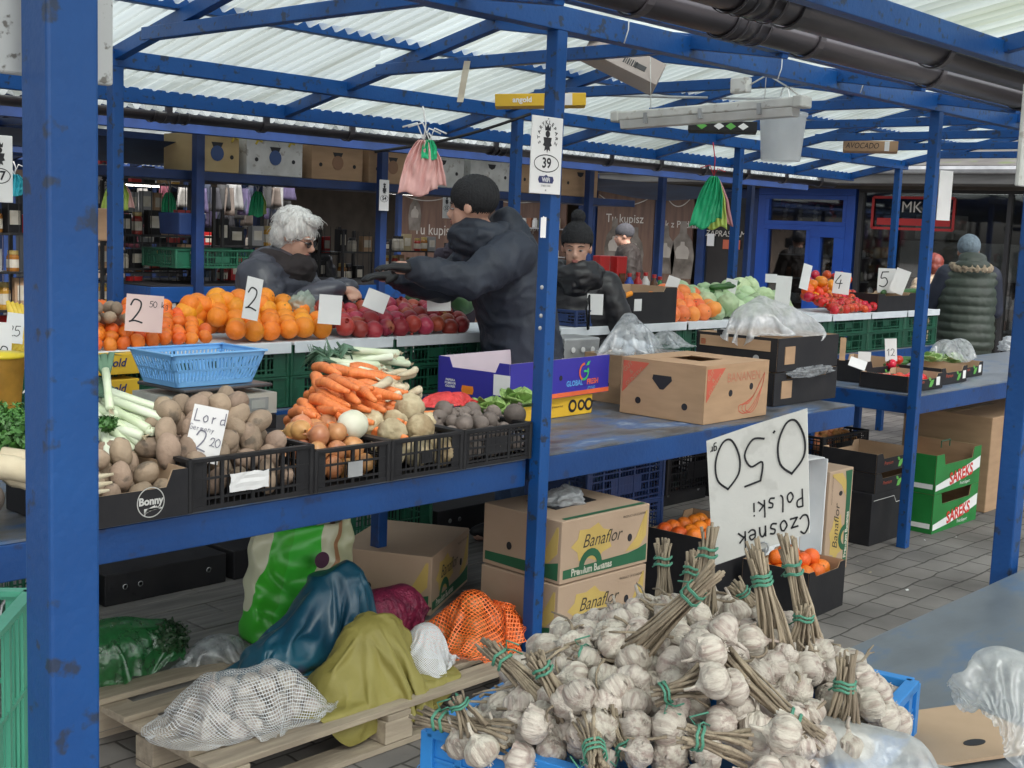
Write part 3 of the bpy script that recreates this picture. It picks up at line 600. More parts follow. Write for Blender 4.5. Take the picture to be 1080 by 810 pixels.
LT = mat('shop machine white', (.42, .41, .38), (.3, .3, .28), 4, .5)
g = MB(); g.box((XW+1.2, y1-1.1, 1.5), (.5, 2.0, .45)); g.box((XW+1.2, y1-.5, 1.9), (.4, .5, .3)); g.build('shop_fitting', LT, sb, world=True, bevel=.01)
for z in (.75, 1.02): shelfgoods(sb, y0, y1, z, XW+.35, int(z*50), [(.6, .58, .55), (.5, .45, .4), (.55, .5, .5)], (.09, .12), step=.085)
for z in (1.3, 1.65, 2.0): shelfgoods(sb, y0, y1-1.6, z, XW+1.3, int(z*50)+3)
for z in (.5, .9, 1.3, 1.7): shelfgoods(sb, fy(600), fy(560), z, XW-.2, int(z*30))
# lit tube inside the shop
EM = mat('lit tube', (1, .97, .9), (1, .97, .9), 1, .5, emit=4)
def lamp_tube(p, d, L, lbl, lit=True):
    t = thing('tube_lamp', lbl, 'lamp', p, math.atan2(d[1], d[0]))
    g = MB(); g.box((0, 0, .03), (L, .1, .05)); g.build('housing', WHT, t, bevel=.006)
    g = MB(); g.tube([(-L/2+.03, 0, -.008), (L/2-.03, 0, -.008)], .014, 8); g.build('tube', EM if lit else mat('unlit tube', (.8, .8, .8), None, 3, .3), t, smooth=True); return t
lamp_tube(at(1045, 203, X=XW+.6), (0, 1), 1.0, 'lit tube lamp under the ceiling of the right hand shop')
# ---- far building closing the aisle
fb = thing('market_hall', 'long brownish market building closing the view far behind the stalls', 'building', (5, 24, 0))
g = MB(); g.box((4, 24, 2.2), (34, .4, 4.4)); g.build('wall', mat('hall wall', (.20, .15, .12), (.14, .11, .09), 1.5, .85, .2, 10), fb, world=True)
for i in range(9):
    x = -6+i*2.6; g = MB(); g.box((x, 23.77, 1.2), (1.9, .06, 2.1)); o = g.build('window', DARKBLUE if i % 3 else BROWNP, fb, world=True); g = MB(); g.box((x, 23.73, 1.25), (1.7, .03, 1.8)); g.build('pane', GLASSD, o, world=True)
g = MB(); g.add([(-14, 22.6, 2.7), (22, 22.6, 2.7), (22, 24, 3.1), (-14, 24, 3.1)], [(0, 1, 2, 3)]); g.build('awning', FASC, fb, world=True, solid=.08)
# ---- canopies further back
def far_canopy(x0, x1, ya, yb, posts, lbl, sheet=POLY2, tarp=None, z=2.3):
    t = thing('market_canopy', lbl, 'canopy', ((x0+x1)/2, ya, 0)); ym = (ya+yb)/2
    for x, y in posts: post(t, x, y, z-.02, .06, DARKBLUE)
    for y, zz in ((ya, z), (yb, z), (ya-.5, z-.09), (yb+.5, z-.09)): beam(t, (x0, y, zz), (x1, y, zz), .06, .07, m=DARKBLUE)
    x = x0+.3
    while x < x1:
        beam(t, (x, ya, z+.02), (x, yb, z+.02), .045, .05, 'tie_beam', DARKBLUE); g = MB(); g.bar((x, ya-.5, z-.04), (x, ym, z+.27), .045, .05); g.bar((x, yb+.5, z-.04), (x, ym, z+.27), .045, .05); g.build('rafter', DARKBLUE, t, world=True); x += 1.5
    g = MB(); corr(g, x0-.1, x1+.1, [(ya-.58, z-.01), (ym, z+.33)], step=4); corr(g, x0-.1, x1+.1, [(ym, z+.33), (yb+.58, z-.01)], step=4); g.build('roof_sheet', sheet, t, smooth=True, world=True)
    if tarp: g = MB(); g.grid(lambda u, v: (x0+(x1-x0)*u, ya+.3+(yb-ya-.6)*v, z-.13-.05*math.sin(u*40)*math.sin(v*3.1)-.08*math.sin(v*3.1)), 80, 6); g.build('tarpaulin', tarp, t, smooth=True, world=True)
    return t
TARP = mat('blue tarpaulin', (.03, .08, .17), (.02, .05, .12), 3, .6)
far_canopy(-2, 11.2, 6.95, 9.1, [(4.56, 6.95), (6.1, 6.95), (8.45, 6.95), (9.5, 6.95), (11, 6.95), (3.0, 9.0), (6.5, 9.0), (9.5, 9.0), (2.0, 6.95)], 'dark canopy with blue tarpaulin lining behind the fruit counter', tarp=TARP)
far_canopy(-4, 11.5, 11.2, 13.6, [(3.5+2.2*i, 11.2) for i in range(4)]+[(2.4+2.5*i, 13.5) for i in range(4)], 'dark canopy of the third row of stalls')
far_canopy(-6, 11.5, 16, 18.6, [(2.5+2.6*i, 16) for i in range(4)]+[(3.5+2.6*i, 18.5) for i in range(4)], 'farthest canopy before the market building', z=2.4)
# ---- banana boxes stored on a high shelf
g = MB(); g.box((6.6, 7.25, 1.955), (5.2, .45, .06)); tag(g.build('storage_shelf', DARKBLUE, None, loc=(6.6, 7.25, 1.93), world=True, bevel=.004), 'dark blue high shelf under the far canopy carrying cartons', 'shelf')
xs = [(4.62, CARDY, 'small yellow printed carton at the left end of the high shelf'), (5.08, WHT, 'white printed carton second on the high shelf'), (5.62, CARD, 'plain brown carton third on the high shelf'), (6.14, CARD, 'brown carton fourth on the high shelf')]
def handle_box(name, lbl, loc, rz, w_, d, h, m, cat='box', hole=True, group=None, lid=True):
    t = thing(name, lbl, cat, loc, rz, group); g = MB(); g.box((0, 0, h/2), (w_, d, h)); g.build('carton', m, t, bevel=.004)
    g = MB(); g.box((0, 0, h*.62), (w_+.008, d+.008, h*.765)) if False else None
    if hole:
        for s_ in (-1, 1):
            g = MB(); g.prism([(-.045, .018), (.045, .018), (.03, -.012), (0, -.024), (-.03, -.012)], .002, FM((0, s_*(d/2+.0005), h*.72), (-s_, 0, 0), (0, 0, 1))); g.build('hand_hole', INK, t)
            for q in (-.33, .33):
                g = MB(); g.lathe([(.014, 0), (.014, .002)], 12, FM((q*w_, s_*(d/2+.0005), h*.42), (-s_, 0, 0), (0, 0, 1))); g.build('vent_hole', INK, t)
    return t
for i, (x, m_, lb) in enumerate(xs):
    t = handle_box('stored_box', lb, (x+.14, 7.22, 1.987), 0, .46 if i else .34, .36, .24, m_)
    g = MB(); g.lathe([(.05, 0), (.05, .002)], 16, FM((0, -.181, .12), (1, 0, 0), (0, 0, 1))); g.build('print', mat('blue print', (.04, .09, .25), None, 4, .5) if i < 2 else mat('brown print', (.25, .13, .07), None, 4, .5), t)
    if i < 2:
        g = MB(); [g.tube([(a-.02, -.181, .2), (a, -.182, .23), (a+.03, -.181, .22)], .008, 6) for a in (-.14, .13)]; g.build('print', mat('banana print', (.6, .45, .05), None, 4, .5), t)
for i in range(4): handle_box('stored_box', ['pale carton behind the hanging pink bags, left of two', 'pale carton behind the hanging pink bags, right of two', 'brown carton on the high shelf behind the man in the beanie', 'brown carton at the right end of the high shelf'][i], (6.78+i*.55, 7.22, 1.987), 0, .48, .36, .26, WHT if i < 2 else CARD)
def drape(name, coll, size, n, m, loc, grow=.3, frames=45, seed=0, drop=.05, label=None, cat=None, bend=.4, floor=0.0, rz=0, solid=0, mass=.3, group=None, tilt=0, fs=(3, 3), wave=1.0):
    """a real sheet let fall over hidden lumps; the lumps are then taken away and the settled folds kept"""
    O = Vector((0, 0, 0)); zmax = max(v.z for v in coll.v)
    co = coll.build('tmp_c', m, None); fl = MB(); fl.box((0, 0, floor-.02), (fs[0], fs[1], .04)); fl.box((0, 0, floor-1.2), (4, 4, .04)); fo = fl.build('tmp_f', m, None)
    for o in (co, fo):
        o.modifiers.new('c', 'COLLISION'); o.collision.thickness_outer = .004; o.collision.cloth_friction = 12
    g = MB(); nx = n; ny = max(8, int(n*size[1]/size[0]))
    def f(u, v):
        x, y = 2*u-1, 2*v-1; x, y = x*math.sqrt(1-y*y*.42), y*math.sqrt(1-x*x*.42); x *= size[0]/2; y *= size[1]/2; r = Vector((x, y, seed*3.1))
        return (x+.02*nz(r, 9, seed), y+.02*nz(r, 9, seed+2), zmax+drop+wave*(.035*nz(r, 6, seed+5)+.02*nz(r, 15, seed+6))+tilt*x)
    g.grid(f, nx, ny); o = g.build(name, m, None, smooth=True)
    c = o.modifiers.new('cl', 'CLOTH'); st = c.settings; st.quality = 5; st.mass = mass; st.tension_stiffness = 12; st.compression_stiffness = 12; st.shear_stiffness = 3; st.bending_stiffness = bend; st.shrink_min = -grow; st.air_damping = 1.5
    c.collision_settings.distance_min = .004; c.collision_settings.use_self_collision = True; c.collision_settings.self_distance_min = .003; c.collision_settings.collision_quality = 2
    c.point_cache.frame_start = 1; c.point_cache.frame_end = frames+2
    for q in (o, co, fo):
        for cc in list(q.users_collection): cc.objects.unlink(q)
        TMP.collection.objects.link(q)
    for fr in range(1, frames+1): TMP.frame_set(fr)
    me = bpy.data.meshes.new_from_object(o.evaluated_get(TMP.view_layers[0].depsgraph))

    for q in (o, co, fo): bpy.data.objects.remove(q)
    TMP.frame_set(1)
    me.name = name; me.polygons.foreach_set('use_smooth', [True]*len(me.polygons))
    r = link(name, me, None, loc, rz, 0, solid, 1)
    return tag(r, label, cat, group)
def lumps(*parts):
    g = MB()
    for c, r in parts: g.ell(c, r, 14)
    return g
def ltop(pts, r, off):
    g = MB()
    for p in pts: g.ell((p[0]-off[0], p[1]-off[1], p[2]-off[2]), r, 12)
    return g
# ================================================================ PRODUCE
STEM = mat('dry green stem', (.07, .10, .03), (.12, .09, .04), 40, .8)
def seed_mesh(name, fn, m, smooth=True):
    g = MB(); fn(g); o = g.build(name, [m, STEM] if 1 in g.mi else m, smooth=smooth); me = o.data; bpy.data.objects.remove(o); return me
def spawn(name, mes, pts, label, cat, group, rot='any', sc=(.92, 1.08), rr=random):
    out = []
    for p in pts:
        o = bpy.data.objects.new(name, rr.choice(mes)); COL.objects.link(o); o.location = p[:3]
        if rot == 'any': o.rotation_euler = (rr.uniform(0, 6.28), rr.uniform(0, 6.28), rr.uniform(0, 6.28))
        elif rot == 'up': o.rotation_euler = (rr.uniform(-.5, .5), rr.uniform(-.5, .5), rr.uniform(0, 6.28))
        else: o.rotation_euler = rot(p) if callable(rot) else rot
        s = rr.uniform(*sc); o.scale = (s, s, s); tag(o, label, cat, group); out.append(o)
    return out
def slope_rows(x0, x1, y0, z0, r, rows, rise=.9, back=1.35, jit=.12, rr=random):
    """fruit laid in rows that climb towards the back"""
    P = []
    for j in range(rows):
        n = int((x1-x0)/(2*r)); off = r if j % 2 else 0
        for i in range(n):
            P.append((x0+r+i*2*r+off+rr.uniform(-jit, jit)*r, y0+r+j*back*r+rr.uniform(-jit, jit)*r, z0+r+j*rise*r+rr.uniform(-.35, .35)*r))
    return P
def pile(cx, cy, z, w_, d, r, layers, rr=random, fill=1.0):
    P = []
    for k in range(layers):
        a, b = w_/2-k*r*.9, d/2-k*r*.9
        if a < r*.5 or b < r*.5: break
        nx, ny = max(1, int(2*a/(1.85*r))), max(1, int(2*b/(1.8*r)))
        for i in range(nx):
            for j in range(ny):
                if rr.random() > fill: continue
                P.append((cx-a+(i+.5)*2*a/nx+rr.uniform(-.3, .3)*r, cy-b+(j+.5)*2*b/ny+rr.uniform(-.3, .3)*r, z+r+k*1.35*r+rr.uniform(-.2, .2)*r))
    return P
OR = mat('orange peel', (.88, .30, .02), (.80, .23, .012), 5, .42, .35, 160, rnd=.12, rndh=.012, spec=.45)
MD = mat('mandarin peel', (.85, .20, .02), (.74, .14, .012), 6, .4, .35, 150, rnd=.14, rndh=.012)
GF = mat('grapefruit peel', (.86, .28, .06), (.80, .17, .04), 3, .42, .3, 120, rnd=.12, rndh=.015)
PG = mat('pomegranate skin', (.45, .05, .045), (.32, .025, .03), 5, .38, .2, 30, rnd=.3, rndh=.02, c3=(.50, .22, .10), s3=4)
TM = mat('tomato skin', (.62, .03, .015), (.50, .018, .01), 3, .22, rnd=.15, rndh=.015)
PPR = mat('pepper skin', (.80, .28, .015), (.75, .16, .01), 3, .2, rnd=.15, rndh=.03)
CAB = mat('cabbage leaf', (.50, .62, .38), (.36, .50, .26), 7, .5, .5, 18, rnd=.18, rndh=.02)
POT = mat('potato skin', (.34, .25, .18), (.24, .175, .125), 9, .75, .35, 70, rnd=.22, rndh=.012, c3=(.13, .10, .075), s3=14)
ONI = mat('onion skin', (.56, .28, .12), (.42, .17, .07), 6, .35, .12, 20, rnd=.2, rndh=.02, stretch=(5, 5, 1))
BRAD = mat('black radish skin', (.19, .155, .135), (.10, .082, .072), 10, .7, .5, 50, rnd=.25)
CEL = mat('celeriac skin', (.60, .52, .34), (.30, .22, .12), 11, .75, 1.0, 26, rnd=.15)
CELW = mat('celeriac cut flesh', (.72, .71, .60), (.6, .6, .46), 7, .55)
CAR = mat('carrot skin', (.80, .25, .07), (.68, .18, .05), 16, .42, .3, 50, rnd=.1, stretch=(1, 1, 6))
ROOT = mat('root parsley skin', (.62, .55, .40), (.46, .38, .25), 12, .7, .4, 40, rnd=.1)
LKW = mat('leek shaft', (.68, .74, .60), (.55, .65, .42), 9, .4, stretch=(1, 1, .3))
LKG = mat('leek leaf', (.10, .19, .12), (.06, .13, .08), 5, .45, rnd=.15)
GRL = mat('fresh green leaf', (.07, .20, .035), (.035, .12, .02), 9, .5, rnd=.2)
def round_fruit(m, squash=.95, k=.02, n=22, dimple=True):
    out = []
    for sd in range(3):
        def fn(g):
            g.ell((0, 0, 0), (1, 1, squash), n, fn=lambda u: 1+k*2*nz(u, 1.3, sd*9)-(.06*math.exp(-((1-u.z)/.02)) if dimple else 0)); g.cur = 1; g.lathe([(.10, squash*.925), (.08, squash*.96), (.02, squash*.965)], 7); g.cur = 0
        out.append(seed_mesh('fruit', fn, m))
    return out
def scaled(mes, r): 
    for me in mes: me.transform(Matrix.Scale(r, 4))
    return mes
M_OR = scaled(round_fruit(OR), .047); M_MD = scaled(round_fruit(MD, .86, .03), .032); M_GF = scaled(round_fruit(GF, .93), .055); M_UO = scaled(round_fruit(MD, .95, .02), .04)
def pome(sd):
    def fn(g):
        g.ell((0, 0, 0), 1, 22, fn=lambda u: 1+.07*nz(u, 1.6, sd*9)); g.lathe([(.2, .93), (.16, 1.08), (.24, 1.28)], 10, cap=False)
    return seed_mesh('pomegranate', fn, PG)
M_PG = scaled([pome(i) for i in range(3)], .043)
def star(g):
    g.cur = 1
    for k in range(5): a = k*1.257; g.tube([(0, 0, .70), (.25*math.cos(a), .25*math.sin(a), .80), (.55*math.cos(a), .55*math.sin(a), .74)], [.05, .07, .01], 5)
    g.tube([(0, 0, .7), (.02, .03, .98)], [.05, .04], 5); g.cur = 0
    return g
M_TM = scaled([seed_mesh('tomato', lambda g, s=s: g.ell((0, 0, 0), (1, 1, .82), 22, fn=lambda u: 1+.04*math.cos(5*math.atan2(u.y, u.x)+s)*max(0, u.z)-.2*math.exp(-(1-u.z)/.05)) and star(g), TM) for s in range(3)], .036)
M_PP = scaled([seed_mesh('pepper', lambda g, s=s: g.ell((0, 0, 0), (1, 1, 1.15), 24, fn=lambda u: 1+.1*math.cos(4*math.atan2(u.y, u.x)+s)*(.4+.6*max(0, u.z))-.3*math.exp(-(1-u.z)/.08)), PPR) for s in range(3)], .042)
M_CB = scaled([seed_mesh('cabbage', lambda g, s=s: g.ell((0, 0, 0), (1, 1, .82), 40, fn=lambda u: 1+.05*abs(nz(u, 3, s*9))+.05*math.sin(14*nz(u, .9, s))), CAB) for s in range(3)], .075)
def potato(s):
    def fn(g): a = .85+.3*((s*37) % 10)/10; g.ell((0, 0, 0), (a*1.15, .82, .74), 26, fn=lambda u: 1+.10*nz(u, 1.2, s*7)+.03*nz(u, 4, s*3)-.05*sum(math.exp(-((u-Vector(q).normalized()).length/.11)**2) for q in ((.8, .5, .4), (.2, -.8, .5), (-.7, .3, .7), (0, .5, .9), (.5, -.3, -.8))))
    return seed_mesh('potato', fn, POT)
M_PT = scaled([potato(i) for i in range(6)], .041)
def onion(s):
    def fn(g):
        g.ell((0, 0, 0), (1, 1, .88), 24, fn=lambda u: 1+.03*nz(u, 1.4, s*9)+.25*math.exp(-(1-u.z)/.03)); g.tube([(0, 0, 1.0), (.03, .02, 1.25), (.1, .03, 1.4)], [.12, .07, .03], 7)
    return seed_mesh('onion', fn, ONI)
M_ON = scaled([onion(i) for i in range(3)], .036)
def bradish(s):
    def fn(g):
        g.ell((0, 0, 0), (1, 1, .95), 22, fn=lambda u: 1+.05*nz(u, 2, s*9)); g.tube([(0, 0, -.9), (.05*s, 0, -1.2), (.1, .1, -1.6)], [.2, .08, .02], 7); g.tube([(0, 0, .85), (0, .05, 1.15)], [.25, .18], 8)
    return seed_mesh('black_radish', fn, BRAD)
M_BR = scaled([bradish(i) for i in range(3)], .033)
M_CE = scaled([seed_mesh('celeriac', lambda g, s=s: g.ell((0, 0, 0), (1, 1, .88), 44, fn=lambda u: 1+.10*fbm(u, 2.2, s*9)+.05*abs(nz(u, 9, s))), CEL) for s in range(3)], .055)
def carrot(s):
    L = .165+.02*s
    def fn(g): g.tube([(0, 0, 0), (0, 0, .008)]+[(.006*math.sin(k+s), .01*math.sin(k*.5+s), L*k/7+.01) for k in range(1, 8)], [.009, .0185]+[.0215*(1-(k/7.5)**2.6*.72)+.0006*math.sin(k*5) for k in range(1, 8)], 14)
    return seed_mesh('carrot', fn, CAR)
M_CA = [carrot(i) for i in range(4)]
M_RT = [seed_mesh('root_parsley', lambda g, s=s: g.tube([(0, 0, 0)]+[(.008*math.sin(k+s), .008*math.cos(k*.7), .15*k/7+.005) for k in range(0, 8)], [.010]+[.017*(1-(k/7)**1.2*.9) for k in range(0, 8)], 10), ROOT) for s in range(3)]
M_ZU = [seed_mesh('cucumber', lambda g: g.tube([(0, 0, 0), (0, 0, .01), (.004, 0, .06), (.01, 0, .13), (.006, 0, .18), (0, 0, .2)], [.006, .016, .021, .021, .016, .004], 12), mat('cucumber skin', (.03, .12, .02), (.015, .07, .012), 8, .4))]

# ---------------- price cards
PINK = mat('pink card', (.74, .56, .53), (.68, .50, .48), 4, .7)
def card(px, pyb, pyt, wpx, Y=None, z=None, txt=None, lbl='', tilt=0, lean=-.12, yaw=None, m=None, off=0, D=None, th=.003, small=None, group=None):
    """a standing price card whose lower edge is seen at (px, pyb)"""
    p = at(px, pyb, Y=Y, z=z, D=D); d = (p-CAMP); dist = d.dot(_f); h = (pyb-pyt)/FPX*dist; w_ = wpx/FPX*dist
    yw = math.atan2(d.y, d.x)-math.pi/2 if yaw is None else yaw
    t = thing('price_card', lbl, 'price card', p, 0, group); t.rotation_euler = Euler((lean, tilt, yw+off), 'XYZ')
    g = MB(); g.box((0, 0, h/2), (w_, th, h)); g.build('card', m or WHITE, t)
    if txt:
        g = MB(); k = len(txt); hh = min(h*.62, w_*.85/(.7*k)); scribble(g, txt, -w_*.42, h*.24, hh, FM((0, -th/2-.001, 0), (1, 0, 0), (0, 0, 1)), .07, .68)
        if small: scribble(g, small, w_*.12, h*.68, h*.16, FM((0, -th/2-.001, 0), (1, 0, 0), (0, 0, 1)), .1)
        g.build('lettering', INK, t)
    return t
# ---------------- fruit counter: green crates lined with paper
CY, CZ = 4.44, 1.17
def cx(px, Y=CY, py=350): return at(px, py, Y=Y).x
xs_ = [1.0+.60*i for i in range(15)]
def over(x):
    for a_, n_ in ((2.3, 'at the left end of the counter'), (3.15, 'under the mandarins'), (3.9, 'under the large oranges'), (5.1, 'under the pomegranates'), (5.7, 'beside the man in the beanie'), (6.5, 'under the dark carton'), (7.0, 'under the grapefruits'), (8.2, 'under the cabbages'), (9.4, 'under the tomatoes')):
        if x < a_: return n_
    return 'at the far right end of the counter'
for i, x in enumerate(xs_):
    for lv in (0, 1): put_crate(.59, .4, .135, GRNP, (x+.3, CY+.215, .885+lv*.138), 0, ('lower', 'upper')[lv]+' green lattice crate '+over(x+.3), 'green crates under the fruit counter')
for i in range(15):
    x = xs_[i]; g = MB(); g.box((x+.3, CY+.245, 1.165), (.585, .5, .012)); g.box((x+.3, CY-.003, 1.15), (.58+random.uniform(-.006, .006), .006, .05)); o = g.build('paper_sheet', PAPER, None, loc=(x+.3, CY+.25, 1.16), world=True, bevel=.003)
    tag(o, 'white paper lining '+over(x+.3), 'paper', 'paper linings along the fruit counter')
    if i in (3, 4, 6): g = MB(); g.lathe([(.012, 0), (.012, .001)], 10, FM((.04, -.254, -.008), (1, 0, 0), (0, 0, 1))); g.build('sticker', mat('red sticker', (.35, .03, .05), None, 4, .5), o)
rr = random.Random(3)
spawn('mandarin', M_MD, slope_rows(cx(100), cx(243), CY+.02, CZ, .031, 8, .52, 1.62, rr=rr), 'small deep orange mandarin in the heap at the left of the counter', 'mandarin', 'heap of mandarins', rr=rr)
spawn('orange', M_OR, slope_rows(cx(250), cx(372), CY+.02, CZ, .0455, 5, .62, 1.6, rr=rr)+[(at(px, py, Y=4.75)) for px, py in ((196, 330), (204, 326), (214, 322), (222, 326), (238, 318), (252, 316), (200, 322), (228, 320), (208, 332), (224, 334), (232, 328), (246, 322), (262, 334), (243, 338), (222, 342), (256, 328), (274, 322), (205, 340), (234, 340))], 'large bright orange in the heap beside the mandarins', 'orange', 'heap of large oranges', rr=rr)
spawn('pomegranate', M_PG, slope_rows(cx(366), cx(512), CY+.02, CZ, .042, 5, .42, 1.6, rr=rr), 'glossy red pomegranate in the heap before the man in the beanie', 'pomegranate', 'heap of pomegranates', rr=rr)
WM = mat('watermelon rind', (.05, .12, .04), (.015, .045, .015), 3, .35, stretch=(7, 7, .4))
spawn('watermelon', scaled([seed_mesh('watermelon', lambda g: g.ell((0, 0, 0), (1, 1, 1.1), 20), WM)], .07), [at(440, 319, Y=4.95), at(462, 318, Y=4.9), at(488, 318, Y=4.95)], 'dark striped small watermelon behind the pomegranates', 'watermelon', 'watermelons behind the pomegranates', rr=rr)
spawn('grapefruit', M_GF, slope_rows(cx(712), cx(772), CY+.02, CZ, .056, 4, .62, 1.2, rr=rr), 'large pinkish orange grapefruit stacked beside the dark carton', 'grapefruit', 'stack of grapefruits', rr=rr)
spawn('cabbage', M_CB, slope_rows(cx(758), cx(852), CY+.02, CZ, .07, 4, .42, 1.5, rr=rr), 'pale green round cabbage on the middle of the counter', 'cabbage', 'heap of pale cabbages', rr=rr)
spawn('tomato', M_TM, slope_rows(cx(884), cx(938), CY+.02, CZ, .036, 6, .45, 1.5, rr=rr), 'shiny red tomato at the right of the counter', 'tomato', 'heap of red tomatoes', rr=rr)
spawn('bell_pepper', M_PP, [at(px, py, Y=4.75) for px, py in ((857, 300), (866, 297), (876, 301), (862, 308), (872, 311), (882, 307), (868, 304), (888, 299), (858, 313), (880, 315), (852, 306))], 'orange bell pepper between the cabbages and the tomatoes', 'bell pepper', 'orange bell peppers', rr=rr)
spawn('tomato', M_TM, [at(px, py, Y=4.9) for px, py in ((852, 296), (860, 290), (872, 290), (880, 293), (888, 291), (894, 295))], 'red tomato behind the orange peppers', 'tomato', 'tomatoes behind the peppers', rr=rr)
spawn('cucumber', M_ZU, [at(px, py, Y=4.7) for px, py in ((748, 303), (756, 306), (765, 301), (744, 309), (930, 309), (938, 311), (950, 308))], 'dark green cucumber lying across the counter', 'cucumber', 'cucumbers on the counter', rot=lambda p: (1.5, 0, rr.uniform(1, 2)), rr=rr)
spawn('kiwi', scaled([seed_mesh('kiwi', lambda g: g.ell((0, 0, 0), (1, .8, .8), 14), POT)], .03), pile(cx(112, 4.6), 4.62, 1.26, .2, .16, .028, 2, rr), 'brown fuzzy fruit in the yellow cartons left of the mandarins', 'kiwi', 'brown fruit in yellow cartons', rr=rr)
YEL = mat('yellow printed carton', (.72, .46, .03), (.66, .40, .03), 3, .5)
for k, (z, lb) in enumerate(((.99, 'yellow printed carton at the left of the counter, lower of two'), (1.09, 'yellow printed carton at the left of the counter, upper of two'))):
    p = at(119, 385, Y=4.36); t = thing('fruit_carton', lb, 'box', (p.x-.06, 4.5, z)); g = MB(); g.box((0, 0, .04), (.36, .26, .08)); g.build('carton', YEL, t, bevel=.003)
    text('angold', .045, FM((.06, -.132, .045), (1, 0, 0), (0, 0, 1)), mat('navy print', (.02, .03, .15), None, 4, .5), t, shear=.25, bold=.001)
# cards on the counter
card(151, 350, 311, 38, Y=4.42, txt='2', lbl='pink price card marked 2 with small figures, among the mandarins', m=PINK, small='50 kg', tilt=.06)
card(263, 337, 292, 19, Y=4.42, txt='2', lbl='tall narrow price card marked 2 leaning in the large oranges', tilt=.22, off=.5)
card(347, 342, 311, 24, Y=4.4, lbl='blank white card between the oranges and the pomegranates', tilt=.05)
card(393, 327, 305, 24, Y=4.46, lbl='blank white card tilted at the left of the pomegranates', tilt=.35, lean=-.4)
card(463, 328, 291, 25, Y=4.44, lbl='blank upright white card in the middle of the pomegranates', tilt=-.05)
card(627, 332, 310, 17, Y=4.44, txt='TY', lbl='small white card before the blue lattice basket')
card(705, 311, 291, 13, Y=4.6, lbl='small slanted white card beside the stacked grapefruits', tilt=.3)
card(768, 315, 294, 12, Y=4.7, lbl='small blank card standing in the cucumbers left of the cabbages', tilt=.15)
card(824, 325, 291, 16, Y=4.44, lbl='narrow blank white card in front of the cabbages', tilt=.04)
card(847, 305, 278, 11, Y=4.6, lbl='narrow leaning white card between cabbages and orange peppers', tilt=.25, off=.6)
card(886, 310, 287, 17, Y=4.6, txt='4', lbl='white price card marked 4 above the red tomatoes', tilt=.08)
card(934, 309, 283, 18, Y=4.7, txt='5', lbl='white price card marked 5 behind the dark carton at the counter end')
card(944, 309, 283, 15, Y=4.6, lbl='blank white card leaning at the right end of the counter', tilt=.3)
card(813, 298, 289, 12, Y=4.9, lbl='tiny blank card behind the cabbages')
card(14, 362, 330, 18, Y=4.5, txt='25', lbl='white price card marked 25 above the bananas', tilt=.12)
card(4, 394, 340, 13, Y=4.2, txt='2', lbl='white price card cut by the left picture edge beside the yellow bucket', tilt=.05)
# dark carton, bottles, register etc. between the heaps
def printed_dark(px0, px1, pyb, pyt, Y, lbl, d=.3):
    a = at(px0, pyb, Y=Y); b = at(px1, pyt, Y=Y); t = tray('dark_carton', lbl, ((a.x+b.x)/2, Y+d/2, a.z), 0, b.x-a.x, d, b.z-a.z, BLKC, cut=.12); return t
t = printed_dark(636, 714, 345, 303, 4.46, 'dark grey carton with a white sticker behind the wrapped plastic', .35)
g = MB(); g.box((-.04, -.18, .12), (.07, .003, .07)); g.build('sticker', WHITE, t); g = MB(); g.tube([(-.2, -.185, .17), (-.12, -.187, .19)], .016, 8); g.build('orange_print', OR, t)
printed_dark(925, 966, 330, 309, 4.46, 'small dark carton at the right end of the counter', .3)
BT = [mat('bottle red', (.45, .02, .02), None, 5, .3), mat('bottle blue', (.02, .08, .4), None, 5, .3), mat('bottle green', (.02, .2, .05), None, 5, .25), mat('bottle yellow', (.6, .35, .05), None, 5, .3), mat('bottle white', (.7, .7, .68), None, 5, .4), mat('bottle brown', (.12, .05, .02), None, 5, .25)]
def bottle(p, h, r, m, mc, lbl, grp=None):
    t = thing('bottle', lbl, 'bottle', p, 0, grp); g = MB(); g.lathe([(r*.9, 0), (r, .01), (r, h*.62), (r*.45, h*.78), (r*.4, h*.86)], 14); g.build('body', m, t, smooth=True)
    g = MB(); g.lathe([(r*.48, h*.86), (r*.48, h)], 12); g.build('cap', mc, t); g = MB(); g.lathe([(r*1.01, h*.2), (r*1.01, h*.52)], 14, cap=False); g.build('label', BT[4], t, smooth=True)
for i, (px, pyb, k, lb) in enumerate(((648, 306, 3, 'small yellow bottle behind the dark carton'), (663, 305, 1, 'blue bottle behind the dark carton'), (672, 304, 0, 'red capped bottle behind the dark carton, left of the white one'), (680, 304, 4, 'white bottle behind the dark carton'), (689, 306, 5, 'brown bottle behind the dark carton'), (695, 308, 2, 'green bottle with red cap behind the dark carton'))):
    p = at(px, pyb+6, Y=4.95); bottle((p.x, 4.95, p.z-.02), .16, .03, BT[k], BT[0], lb)
for px, lb in ((633, 'red packet behind the counter, left of two'), (651, 'red packet behind the counter, right of two')):
    p = at(px, 306, Y=5.05); t = thing('coffee_packet', lb, 'packet', (p.x, 5.05, p.z-.02), .1); g = MB(); g.box((0, 0, .12), (.12, .06, .24), taper=.9); g.build('packet', BT[0], t, bevel=.006); g = MB(); g.box((0, -.033, .09), (.07, .004, .08)); g.build('label', BT[5], t)
NAVY = mat('navy plastic', (.02, .05, .16), (.015, .035, .12), 6, .45)
p = at(617, 345, Y=4.5); put_crate(.26, .2, .09, NAVY, (p.x, 4.56, 1.175), 0, 'blue lattice basket at the foot of the small card on the counter', style=1, name='plastic_basket', cat='basket')
